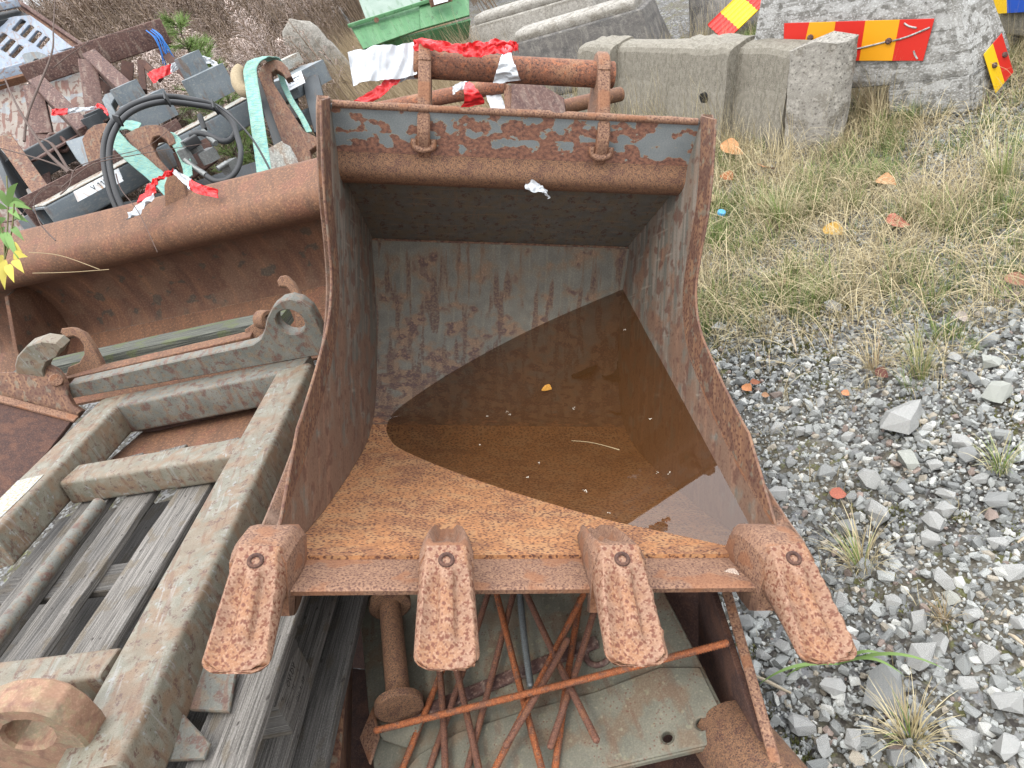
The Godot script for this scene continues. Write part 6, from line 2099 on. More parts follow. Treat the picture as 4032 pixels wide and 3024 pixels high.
	strip("red_end", [Vector3(-1.6868, 1.6358, -4.5058), Vector3(-1.6587, 1.6256, -4.5123), Vector3(-1.6133, 1.6115, -4.5163)], up * 0.55, M.tape_red, t, 0.015, 34)
	strip("white_run", [Vector3(-1.6179, 1.6132, -4.5174), Vector3(-1.5801, 1.5998, -4.548), Vector3(-1.529, 1.5815, -4.5624), Vector3(-1.4924, 1.5709, -4.5817)], up * 0.5, M.tape_white, t, 0.015, 35, up * 0.2)
	strip("red_knot", [Vector3(-1.4951, 1.5765, -4.5854), Vector3(-1.4666, 1.5706, -4.5684), Vector3(-1.4464, 1.5492, -4.5414), Vector3(-1.4322, 1.5254, -4.4997)], up * 0.4, M.tape_red, t, 0.015, 36)


func lettering(parent: Node3D, text: String, at: Vector3, sx: Vector3, sy: Vector3, high: float) -> void:
	var t := TextMesh.new()
	t.text = text
	t.font_size = 24
	t.pixel_size = high / 24.0
	t.depth = 0.001
	var o := MeshInstance3D.new()
	o.name = numbered("lettering", parent)
	o.mesh = t
	o.material_override = M.ink
	parent.add_child(o, true)
	var x := sx.normalized()
	var out := x.cross(-sy).normalized()
	if out.dot(camera_at - at) < 0:
		out = -out
	o.transform = whole(parent).affine_inverse() * Transform3D(x, out.cross(x), out, at + out * 0.0012)


func build_behind() -> void:
	# the rusty pin and bracket seen behind the bucket's ears
	var root := thing("rusty_bracket", "rusty tube and bracket plate behind the bucket, tied with red and white tape", "bracket", Vector3(0.3958, 1.119, -2.7768) * Vector3(1, 0, 1))
	var b := MB.new()
	tube(b, [Vector3(-0.0867, 1.2544, -3.1031), Vector3(0.2027, 1.2217, -2.9627), Vector3(0.4254, 1.1951, -2.85)], 0.029, 20)
	obj("tube", b, M.pin_rust, root)
	b = MB.new()
	slab(b, [Vector3(0.4193, 1.2053, -2.8567), Vector3(0.4325, 1.1974, -2.8277), Vector3(0.3813, 1.0979, -2.7155), Vector3(0.3652, 1.0995, -2.7403)], Vector3(0.1665, -0.0115, -0.986), 0.06, 0.003)
	obj("flange", b, M.side_rust, root)
	b = MB.new()
	slab(b, [Vector3(0.4467, 1.1922, -2.8481), Vector3(0.5537, 1.1451, -2.8534), Vector3(0.6129, 1.0737, -2.807), Vector3(0.5753, 1.0064, -2.7037), Vector3(0.3696, 1.0897, -2.7101)], Vector3(0.1665, -0.0115, -0.986), 0.03, 0.003)
	obj("bracket_plate", b, M.old_steel, root)
	b = MB.new()
	tube(b, [Vector3(0.6056, 1.036, -2.8422), Vector3(0.7761, 0.996, -2.8877), Vector3(0.8619, 0.9728, -2.9204)], 0.028, 18)
	obj("tube", b, M.smooth_rust, root)
	b = MB.new()
	slab(b, [Vector3(0.0079, 1.2338, -2.9109), Vector3(0.7612, 0.9441, -2.7229), Vector3(0.6373, 0.7465, -2.5351), Vector3(-0.1092, 1.0176, -2.711)], Vector3(0.1665, -0.0115, -0.986), 0.04, 0.003)
	obj("body_plate", b, M.dark_rust, root)
	b = MB.new()
	slab(b, [Vector3(-0.0774, 1.0061, -2.7035), Vector3(0.6056, 0.7581, -2.5426), Vector3(1.0462, 0, -4.3924), Vector3(-0.2444, -0, -5.4617)], Vector3(0.1665, -0.0115, -0.986), 0.04, 0.003)
	obj("lower_plate", b, M.dark_rust, root)
	var side := Vector3(0.2962, 1.2184, -2.8413) - Vector3(0.2624, 1.226, -2.8462)
	var t := thing("barrier_tape", "short red tape wrapped round the rusty tube behind the bucket", "barrier tape", Vector3(0.3121, 1.2127, -2.8376))
	strip("red_wrap", [Vector3(0.2964, 1.2564, -2.8422), Vector3(0.287, 1.2478, -2.7889), Vector3(0.2864, 1.2272, -2.7696), Vector3(0.2859, 1.2011, -2.7824), Vector3(0.2749, 1.1857, -2.7963)], side * 0.35, M.tape_red, t, 0.01, 41, side * 1.3)
	strip("white_bit", [Vector3(0.2941, 1.2508, -2.8624), Vector3(0.2755, 1.2513, -2.8627), Vector3(0.2475, 1.2519, -2.8631), Vector3(0.234, 1.2439, -2.8817)], (Vector3(0.2782, 1.2566, -2.8661) - Vector3(0.2727, 1.2459, -2.8592)), M.tape_white, t, 0.01, 42)
	strip("white_tail", [Vector3(0.3713, 1.1761, -2.8616), Vector3(0.3664, 1.1544, -2.8236), Vector3(0.364, 1.1305, -2.7843)], side * 0.8, M.tape_white, t, 0.01, 43)


# ---------------------------------------------------------------- concrete and other things further back

func build_background() -> void:
	# row barrier of grey concrete, thick piers and thin panels by turns
	var root := thing("concrete_barrier", "low grey concrete barrier with thick piers and a round hole, right behind the bucket", "concrete barrier", Vector3(1.9406, 0, -4.5517))
	var base_r := Vector3(2.0414, -0, -3.941)
	var base_l := Vector3(1.5929, -0, -5.7049)
	var top_r := Vector3(2.3411, 0.4805, -4.2341)
	var along := (base_l - base_r)
	along.y = 0
	var len := along.length()
	along = along.normalized()
	var back := Vector3(along.z, 0, -along.x)
	if back.z > 0:
		back = -back
	var h := 0.575
	var rise: Vector3 = (Vector3(2.1696, 0.5758, -3.9383) - Vector3(2.0414, -0, -3.941)).normalized()
	var seg := func(called: String, s0: float, s1: float, out: float, top: float, m: Material, rough_top := 0.0) -> MeshInstance3D:
		var b := MB.new()
		var f := FastNoiseLite.new()
		f.seed = int(s0 * 100) + 5
		f.frequency = 3.5
		var rings := []
		for i in 13:
			var s := lerpf(s0, s1, i / 12.0)
			var ring := PackedVector3Array()
			var e := 0.012 if i == 0 or i == 12 else 0.0
			for q in [Vector2(-out - 0.05, 0.0), Vector2(-out - 0.035, 0.18), Vector2(-out - 0.012, top * 0.6), Vector2(-out, top - 0.04), Vector2(-out + 0.014, top - 0.012), Vector2(-out + 0.04, top), Vector2(0.06, top + 0.004), Vector2(0.13, top), Vector2(0.16, top - 0.03), Vector2(0.2, 0.0)]:
				var n := f.get_noise_3d(s * 2, q.y * 2, q.x * 2)
				var p = base_r + along * s + back * (q.x + e * signf(q.x - 0.05)) + rise * (q.y - e * (1.0 if q.y > 0.3 else 0.0))
				ring.append(p + (rise * rough_top * n if q.y > top - 0.05 else back * n * 0.008))
			rings.append(ring)
		loft_sharp(b, rings)
		return obj(called, b, m, root)
	seg.call("panel", 0.0, len + 0.5, 0.0, h - 0.02, M.concrete_side, 0.012)
	seg.call("pier", 0.43, 1.0, 0.07, h + 0.005, M.concrete_side, 0.025)
	seg.call("pier", 1.75, 2.2, 0.06, h, M.concrete_side, 0.02)
	var b := MB.new()
	var hole: Vector3 = Vector3(1.8796, 0.2796, -4.5368)
	tube(b, [hole - back * 0.03, hole + back * 0.04], 0.036, 18)
	obj("hole", b, M.dark_hole, root)
	# tall end slab in front
	b = MB.new()
	var rings := []
	var fn := FastNoiseLite.new()
	fn.seed = 77
	fn.frequency = 3.0
	var sl := Vector3(2.0181, 0, -3.9214)
	var sr := Vector3(2.1878, 0, -3.6843)
	for i in 14:
		var t := i / 13.0
		var y := t * 0.585
		var ring := PackedVector3Array()
		var grow := 0.97 + 0.03 * t
		var dx := (sr - sl)
		for q in [[-0.0, 0.0], [0.06, -0.02], [0.5, -0.025], [0.9, -0.02], [1.0, 0.02], [1.02, 0.07], [0.98, 0.11], [0.5, 0.12], [0.0, 0.11]]:
			var n := fn.get_noise_3d(q[0] * 2.0, y * 4.0, q[1] * 5.0)
			var chip := 0.07 * smoothstep(0.1, 0.5, fn.get_noise_2d(y * 5 + 4, q[1] * 6)) if q[0] > 0.85 else 0.0
			ring.append(sl + dx * (q[0] * grow + n * 0.02 - chip * 0.5) + back * (q[1] + n * 0.008) + rise * y * (1.0 - 0.06 * smoothstep(0.85, 1.0, t) * smoothstep(0.2, 0.5, absf(q[0] - 0.5))))
		rings.append(ring)
	loft_sharp(b, rings)
	tag(obj("concrete_slab", b, M.concrete, self), "upright grey concrete slab with chipped edges at the right end of the low barrier", "concrete slab")
	build_white_block()
	build_big_barriers()
	build_container()


# a block with sloping sides from its base and top outlines
func block(called: String, base: Array, top: Array, m: Material, parent: Node, wear := 0.012, seed_of := 1) -> MeshInstance3D:
	var f := FastNoiseLite.new()
	f.seed = seed_of
	f.frequency = 4.0
	var b := MB.new()
	var rings := []
	var k := base.size()
	var per := 6
	for i in 10:
		var t: float = [0.0, 0.02, 0.1, 0.3, 0.5, 0.7, 0.9, 0.97, 0.992, 1.0][i]
		var ring := PackedVector3Array()
		var mid := Vector3.ZERO
		for j in k:
			mid += (base[j] as Vector3).lerp(top[j], t) / k
		for j in k:
			for s in per:
				var u: float = [0.0, 0.03, 0.2, 0.5, 0.8, 0.97][s]
				var p0: Vector3 = (base[j] as Vector3).lerp(top[j], t)
				var p1: Vector3 = (base[(j + 1) % k] as Vector3).lerp(top[(j + 1) % k], t)
				var p := p0.lerp(p1, u)
				if u == 0.0:
					p = p.move_toward(mid, 0.02)
				if i == 9 or i == 0:
					p = p.move_toward(Vector3(mid.x, p.y, mid.z), 0.03)
				p += (p - mid).normalized() * f.get_noise_3dv(p) * wear
				ring.append(p)
		rings.append(ring)
	loft_sharp(b, rings)
	return obj(called, b, m, parent)


func striped(parent: Node3D, called: String, o: Vector3, x: Vector3, y: Vector3, bands: Array, away: Vector3, corner := 0.0) -> void:
	# a reflector plate: bands is a list of [u0 top, u1 top, u0 bottom, u1 bottom, material]
	for q in bands:
		var b := MB.new()
		slab(b, [o + x * q[0], o + x * q[1], o + x * q[3] + y, o + x * q[2] + y], away, 0.004, 0.0008)
		obj(called, b, q[4], parent)


func build_white_block() -> void:
	var root := thing("road_block", "large white-painted concrete block with an orange and yellow reflector, upper right", "concrete block", Vector3(2.7998, 0, -3.8977))
	# front face plane: from the right foot to the left foot behind the slab
	var fr := Vector3(2.8157, -0, -3.4092)
	var fl := Vector3(2.0632, 0.4, -4.3964) * Vector3(1, 0, 1)
	var bx := (fl - fr)
	bx.y = 0
	var w := bx.length()
	bx = bx.normalized()
	var back := Vector3(bx.z, 0, -bx.x)
	if back.z > 0:
		back = -back
	var h := 1.0
	var deep := Vector3(0.951, 0, -0.31)   # the block is not quite square
	var at := func(u: float, y: float, d: float) -> Vector3:
		return fr + bx * u + Vector3(0, y, 0) + deep * d
	# two feet with the fork pocket between, then the sloping body
	var W := w + 0.02
	block("foot", [at.call(0.0, 0.0, 0.0), at.call(0.42, 0.0, 0.0), at.call(0.42, 0.0, 0.33), at.call(0.0, 0.0, 0.33)], [at.call(0.01, 0.2, 0.02), at.call(0.42, 0.2, 0.02), at.call(0.42, 0.2, 0.33), at.call(0.01, 0.2, 0.32)], M.white_concrete, root, 0.012, 3)
	block("foot", [at.call(0.9, 0.0, 0.0), at.call(W, 0.0, 0.0), at.call(W, 0.0, 0.33), at.call(0.9, 0.0, 0.33)], [at.call(0.9, 0.2, 0.02), at.call(W, 0.2, 0.02), at.call(W, 0.2, 0.33), at.call(0.9, 0.2, 0.33)], M.white_concrete, root, 0.012, 4)
	block("body", [at.call(0.0, 0.19, 0.015), at.call(W, 0.19, 0.015), at.call(W, 0.19, 0.33), at.call(0.0, 0.19, 0.33)], [at.call(0.2, h, 0.08), at.call(W - 0.22, h, 0.08), at.call(W - 0.22, h, 0.24), at.call(0.2, h, 0.24)], M.white_concrete, root, 0.012, 5)
	# reflector plates
	var away := back + Vector3(0, -0.15, 0)
	var o: Vector3 = Vector3(2.2625, 0.6141, -4.1849)
	var x: Vector3 = Vector3(0.4633, -0.106, 0.621)
	var y: Vector3 = Vector3(-0.0279, -0.2033, -0.0112)
	striped(root, "reflector_band", o, x, y, [[0.0, 0.185, 0.0, 0.13, M.sign_red], [0.185, 0.37, 0.13, 0.345, M.sign_orange], [0.37, 0.57, 0.345, 0.55, M.sign_red], [0.57, 0.79, 0.55, 0.77, M.sign_orange], [0.79, 1.0, 0.77, 0.965, M.sign_red]], away)
	for q in [[0.2, 0.38], [0.735, 0.5]]:
		var b := MB.new()
		var p: Vector3 = o + x * q[0] + y * q[1]
		tube(b, [p, p - away * 0.012, p - away * 0.014], [0.016, 0.016, 0.01], 14)
		obj("bolt", b, M.old_steel, root)
	# scratches through the print
	for q in [[0.44, 0.72, 0.72, 0.52], [0.76, 0.5, 0.98, 0.2], [0.9, 0.75, 0.93, 0.95], [0.82, 0.08, 0.9, 0.2]]:
		var b := MB.new()
		var p: Vector3 = o + x * q[0] + y * q[1] - away.normalized() * 0.0025
		var e: Vector3 = o + x * q[2] + y * q[3] - away.normalized() * 0.0025
		tube(b, smooth_path([p, p.lerp(e, 0.4) + y * 0.03, e], 5), 0.005, 5)
		obj("scratch", b, M.white_concrete, root)
	o = Vector3(2.9111, 0.2701, -3.448)
	x = Vector3(0.1509, 0.0429, -0.0597)
	y = Vector3(0.0424, -0.2135, 0.0385)
	striped(root, "side_reflector_band", o, x, y, [[0.0, 0.5, 0.0, 0.5, M.sign_yellow], [0.5, 1.0, 0.5, 1.0, M.sign_red]], Vector3(-0.301, -0.2264, -0.9233))
	for q in [[0.25, 0.42], [0.8, 0.45]]:
		var b := MB.new()
		var p: Vector3 = o + x * q[0] + y * q[1]
		tube(b, [p, p - Vector3(-0.301, -0.2264, -0.9233) * 0.012, p - Vector3(-0.301, -0.2264, -0.9233) * 0.014], [0.014, 0.014, 0.008], 12)
		obj("bolt", b, M.old_steel, root)
	# neighbours: the block with the blue and yellow plate, the dark one with the ribbed plate
	var r2 := thing("road_block", "grey concrete block with a yellow and blue plate at the upper right corner", "concrete block", Vector3(3.5394, -0, -3.8285))
	var q0 := Vector3(3.4388, 0, -3.9862)
	var q1 := Vector3(3.4163, -0, -3.3921)
	var d2 := (q1 - q0)
	d2.y = 0
	d2 = d2.normalized()
	var b2 := Vector3(-d2.z, 0, d2.x)
	if b2.x < 0:
		b2 = -b2
	block("body", [q0 + Vector3(0, 0.12, 0), q0 + d2 * 1.1 + Vector3(0, 0.12, 0), q0 + d2 * 1.1 + b2 * 0.5 + Vector3(0, 0.12, 0), q0 + b2 * 0.5 + Vector3(0, 0.12, 0)], [q0 + Vector3(0, 0.9, 0) + b2 * 0.1, q0 + d2 * 1.1 + Vector3(0, 0.9, 0) + b2 * 0.1, q0 + d2 * 1.1 + b2 * 0.4 + Vector3(0, 0.9, 0), q0 + b2 * 0.4 + Vector3(0, 0.9, 0)], M.concrete_side, r2, 0.01, 8)
	block("foot", [q0 + b2 * 0.1, q0 + d2 * 0.06 + b2 * 0.1, q0 + d2 * 0.06 + b2 * 0.4, q0 + b2 * 0.4], [q0 + b2 * 0.1 + Vector3(0, 0.14, 0), q0 + d2 * 0.06 + b2 * 0.1 + Vector3(0, 0.14, 0), q0 + d2 * 0.06 + b2 * 0.4 + Vector3(0, 0.14, 0), q0 + b2 * 0.4 + Vector3(0, 0.14, 0)], M.dark_concrete, r2, 0.005, 9)
	var sg: Vector3 = Vector3(3.4491, 0.4146, -4.0526)
	var sgx: Vector3 = Vector3(-0.0097, 0.0488, 0.4205)
	var sgy: Vector3 = Vector3(-0.0246, -0.178, 0.046)
	striped(r2, "plate_band", sg, sgx, sgy, [[0.0, 0.28, 0.0, 0.28, M.sign_yellow], [0.28, 1.0, 0.28, 1.0, M.sign_blue]], b2)
	var r3 := thing("road_block", "dark grey concrete block with a ribbed red and yellow plate, behind the low barrier", "concrete block", Vector3(3.1558, 0, -7.1688))
	block("body", [Vector3(2.8798, -0, -7.0997), Vector3(3.0254, 0, -6.2792), Vector3(3.2939, 0, -6.5299), Vector3(3.206, -0, -7.4781)], [Vector3(2.92, 0.4705, -7.0053), Vector3(3.413, 0.4075, -6.9644), Vector3(3.9294, 0.2904, -7.6037), Vector3(3.4084, 0.353, -7.6443)], M.dark_concrete, r3, 0.015, 10)
	var o3 := Vector3(2.8312, 0.0923, -6.2234)
	var x3 := Vector3(3.3034, 0.2415, -6.3202) - o3
	var y3 := Vector3(2.7688, 0.2402, -6.379) - o3
	for band_of in [[0.0, 0.3, M.sign_red], [0.3, 0.75, M.sign_yellow], [0.75, 1.3, M.sign_red]]:
		var b := MB.new()
		var nrm := x3.cross(y3).normalized()
		if nrm.dot(camera_at - o3) < 0:
			nrm = -nrm
		var rings := []
		for i in 25:
			var v := i / 24.0
			var ring := PackedVector3Array()
			for u in [band_of[0], band_of[1]]:
				ring.append(o3 + x3 * u + y3 * v + nrm * (0.008 * cos(v * TAU * 6.0)))
			for u in [band_of[1], band_of[0]]:
				ring.append(o3 + x3 * u + y3 * v - nrm * 0.014)
			rings.append(ring)
		loft(b, rings)
		obj("ribbed_band", b, band_of[2], r3)


func long_block(called: String, label: String, foot_l: Vector3, foot_r: Vector3, h: float, d0: float, d1: float, lean0: float, m: Material, seed_of: int) -> void:
	var ax := foot_r - foot_l
	ax.y = 0
	var n := Vector3(ax.z, 0, -ax.x).normalized()
	if n.z > 0:
		n = -n
	var root := thing(called, label, "concrete barrier", (foot_l + foot_r) / 2)
	var u := Vector3(0, h, 0)
	var s := ax.normalized() * 0.06
	block("body", [foot_l - n * lean0, foot_r - n * lean0, foot_r + n * (d0 - lean0), foot_l + n * (d0 - lean0)], [foot_l + u + s, foot_r + u - s, foot_r + u + n * d1 - s, foot_l + u + n * d1 + s], m, root, 0.02, seed_of)
	var b := MB.new()
	var p := foot_l.lerp(foot_r, 0.5) + u + n * (lean0 + d1 / 2)
	beam(b, foot_l + u * 1.05 + n * (d1 * 0.5) + s * 2, foot_r + u * 1.05 + n * (d1 * 0.5) - s * 2, Vector3.UP, d1 * 0.8, 0.12, 0.05)
	obj("top_ridge", b, M.concrete, root)


func build_big_barriers() -> void:
	long_block("concrete_barrier", "long dark-sided concrete barrier behind the bucket's pin", Vector3(1.2389, 0.5888, -7.5589) * Vector3(1, 0, 1), Vector3(2.3725, 0.5078, -6.6122) * Vector3(1, 0, 1), 0.52, 0.7, 0.36, 0.16, M.dark_concrete, 21)
	long_block("concrete_barrier", "pale concrete barrier behind the dark-sided one", Vector3(1.1763, 0.5383, -9.4336) * Vector3(1, 0, 1), Vector3(2.428, 0.4747, -8.2002) * Vector3(1, 0, 1), 0.56, 0.7, 0.36, 0.16, M.concrete, 22)
	var b := MB.new()
	var rings := []
	var f := FastNoiseLite.new()
	f.seed = 9
	f.frequency = 1.6
	var c := Vector3(-0.5633, 0.5918, -11.7334) * Vector3(1, 0, 1)
	for i in 12:
		var t := i / 11.0
		var r := PackedVector3Array()
		for j in 16:
			var a := TAU * j / 16.0
			var w := 0.33 * sqrt(maxf(0.02, 1.0 - pow(t, 5.0)))
			var p := Vector3(cos(a) * w, t * 1.25, sin(a) * w * 0.4)
			r.append(c + p * (1.0 + 0.12 * f.get_noise_3dv(p * 2.0)) + Vector3(-0.25 * t, 0, 0))
		rings.append(r)
	loft(b, rings)
	tag(obj("standing_stone", b, M.concrete, self), "pale upright concrete slab with a rounded top, left of the green container", "concrete slab")


func build_container() -> void:
	var root := thing("green_container", "green steel container with slanting panels behind the weeds at the top", "container", Vector3(0.3953, 0.3986, -9.3429) * Vector3(1, 0, 1))
	var away := Vector3(0.1193, 0.1333, -0.9839)
	var b := MB.new()
	slab(b, [Vector3(-0.073, 1.0625, -9.7738), Vector3(0.3546, 1.018, -9.7449), Vector3(0.7866, 0.9821, -9.7216), Vector3(0.6752, 0.7451, -9.5082), Vector3(-0.0376, 0.8045, -9.4871)], away, 0.03, 0.003)
	obj("upper_panel", b, M.green_paint, root)
	b = MB.new()
	slab(b, [Vector3(0.7847, 0.984, -9.699), Vector3(1.398, 0.9214, -9.6822), Vector3(1.2736, 0.6781, -9.4647), Vector3(0.6736, 0.7476, -9.486)], away, 0.03, 0.003)
	obj("upper_panel", b, M.green_paint, root)
	b = MB.new()
	slab(b, [Vector3(-0.0402, 0.7885, -9.596), Vector3(1.2797, 0.6604, -9.5367), Vector3(1.193, 0.4406, -9.6086), Vector3(0.8663, 0.3923, -9.6965), Vector3(0.2974, 0.4946, -9.7628), Vector3(-0.0054, 0.6437, -9.7404)], away, 0.03, 0.003)
	obj("lower_panel", b, M.green_paint, root)
	b = MB.new()
	slab(b, [Vector3(0.1349, 1.0229, -10.1057), Vector3(0.1609, 1.3123, -10.6512), Vector3(0.9492, 1.1339, -10.5354), Vector3(0.7957, 0.9726, -9.8347)], away, 0.03, 0.003)
	obj("inner_panel", b, M.green_pale, root)
	b = MB.new()
	beam(b, Vector3(-0.0964, 1.0554, -9.7095), Vector3(1.3999, 0.9228, -9.6235), Vector3.UP, 0.05, 0.04, 0.005)
	obj("rim", b, M.green_paint, root)
	b = MB.new()
	tube(b, [Vector3(0.2373, 1.0035, -9.6163), Vector3(0.2362, 1.0072, -9.571)], 0.03, 12)
	obj("bolt", b, M.side_rust, root)
	b = MB.new()
	beam(b, Vector3(0.8872, 0.9549, -9.5251), Vector3(1.1509, 0.9284, -9.508), Vector3.UP, 0.04, 0.1, 0.005)
	obj("bracket", b, M.side_rust, root)
	b = MB.new()
	slab(b, [Vector3(0.9386, 0.9787, -9.481), Vector3(1.1082, 0.9663, -9.4729), Vector3(1.0882, 0.9047, -9.4329), Vector3(0.9228, 0.9253, -9.4464)], away, 0.006, 0.0)
	obj("paper", b, M.label_white, root)


# ---------------------------------------------------------------- ground, stones, grass, weeds

var lie := FastNoiseLite.new()


func height_at(x: float, z: float) -> float:
	var bank := smoothstep(-6.5, -14.0, z) * smoothstep(-0.6, -4.0, x) * 1.5
	return bank + lie.get_noise_2d(x, z) * 0.02


func on_ground(p: Vector3, lift := 0.0) -> Vector3:
	return Vector3(p.x, height_at(p.x, p.z) + lift, p.z)


# how much grass grows here, 0 (bare gravel) to 1
func grassy(x: float, z: float) -> float:
	var edge := lerpf(-2.4, -1.9, smoothstep(0.8, 1.5, x)) + lie.get_noise_2d(x * 3.0 + 40.0, z * 3.0) * 0.35
	var g := smoothstep(edge + 0.25, edge - 0.35, z)
	# gravel shows again before the white block
	var bare := exp(-pow((x - 2.75) / 0.55, 2.0) - pow((z + 3.15) / 0.4, 2.0))
	return clampf(g - bare * 0.85 + 0.35 * lie.get_noise_2d(x * 5.0, z * 5.0 + 20.0) * g, 0.0, 1.0)


func build_ground() -> void:
	lie.seed = 12
	lie.frequency = 0.6
	var b := MB.new()
	var xs := []
	var zs := []
	for i in 61:
		var t := i / 30.0 - 1.0
		xs.append(signf(t) * pow(absf(t), 2.2) * 90.0)
	for i in 70:
		zs.append(6.0 - 110.0 * pow(i / 69.0, 2.4))
	var rows := []
	for z in zs:
		var r := PackedVector3Array()
		for x in xs:
			r.append(Vector3(x, height_at(x, z), z))
		rows.append(r)
	loft(b, rows, false, false)
	for i in b.n.size():
		if b.n[i].y < 0:
			b.n[i] = -b.n[i]
	var g := obj("ground", b, M.gravel_bed, self)
	structure(g)
	build_stones()


# a broken stone: the hull of a few points, with flat faces
func stone_mesh(seed_of: int, flat := 0.75, points := 13) -> MB:
	var r := RandomNumberGenerator.new()
	r.seed = seed_of
	var v := []
	while v.size() < points:
		var p := Vector3(r.randf_range(-1, 1), r.randf_range(-1, 1), r.randf_range(-1, 1))
		p = p.normalized() * r.randf_range(0.82, 1.05) if r.randf() < 0.6 else p * 0.95
		var apart := true
		for q in v:
			apart = apart and p.distance_to(q) > 0.42
		if apart and p.length() > 0.7:
			v.append(p)
	var sx := Vector3(r.randf_range(0.85, 1.15), flat * r.randf_range(0.75, 1.0), r.randf_range(0.65, 0.95))
	for i in v.size():
		v[i] = v[i] * sx
	var b := MB.new()
	for i in v.size():
		for j in range(i + 1, v.size()):
			for k in range(j + 1, v.size()):
				var n: Vector3 = (v[j] - v[i]).cross(v[k] - v[i])
				var over := 0
				var under := 0
				for m in v.size():
					if m != i and m != j and m != k:
						if n.dot(v[m] - v[i]) > 0:
							over += 1
						else:
							under += 1
				if over == 0 or under == 0:
					b.flat(v[i], v[j], v[k], v[i] + v[j] + v[k])
	return b


func many(called: String, b: MB, where: Array, tints: Array, m: Material) -> void:
	var mm := MultiMesh.new()
	mm.transform_format = MultiMesh.TRANSFORM_3D
	mm.use_colors = true
	mm.mesh = b.mesh(Transform3D())
	mm.instance_count = where.size()
	for i in where.size():
		mm.set_instance_transform(i, where[i])
		mm.set_instance_color(i, tints[i])
	var o := MultiMeshInstance3D.new()
	o.name = numbered(called, self)
	o.multimesh = mm
	o.material_override = m
	add_child(o, true)
	structure(o, "stuff")


func turned() -> Basis:
	return Basis.from_euler(Vector3(rng.randf_range(-0.5, 0.5), rng.randf() * TAU, rng.randf_range(-0.5, 0.5)))


func stone_tint() -> Color:
	var k := rng.randf()
	var v := rng.randf_range(0.55, 1.05)
	if k < 0.12:
		return Color(1.5, 1.5, 1.47)
	if k < 0.2:
		return Color(v * 1.3, v * 1.16, v * 0.98)
	if k < 0.24:
		return Color(v * 0.95, v * 0.74, v * 0.66)
	if k < 0.5:
		return Color(v * 0.66, v * 0.68, v * 0.69)
	return Color(v * 1.14, v * 1.17, v * 1.17)


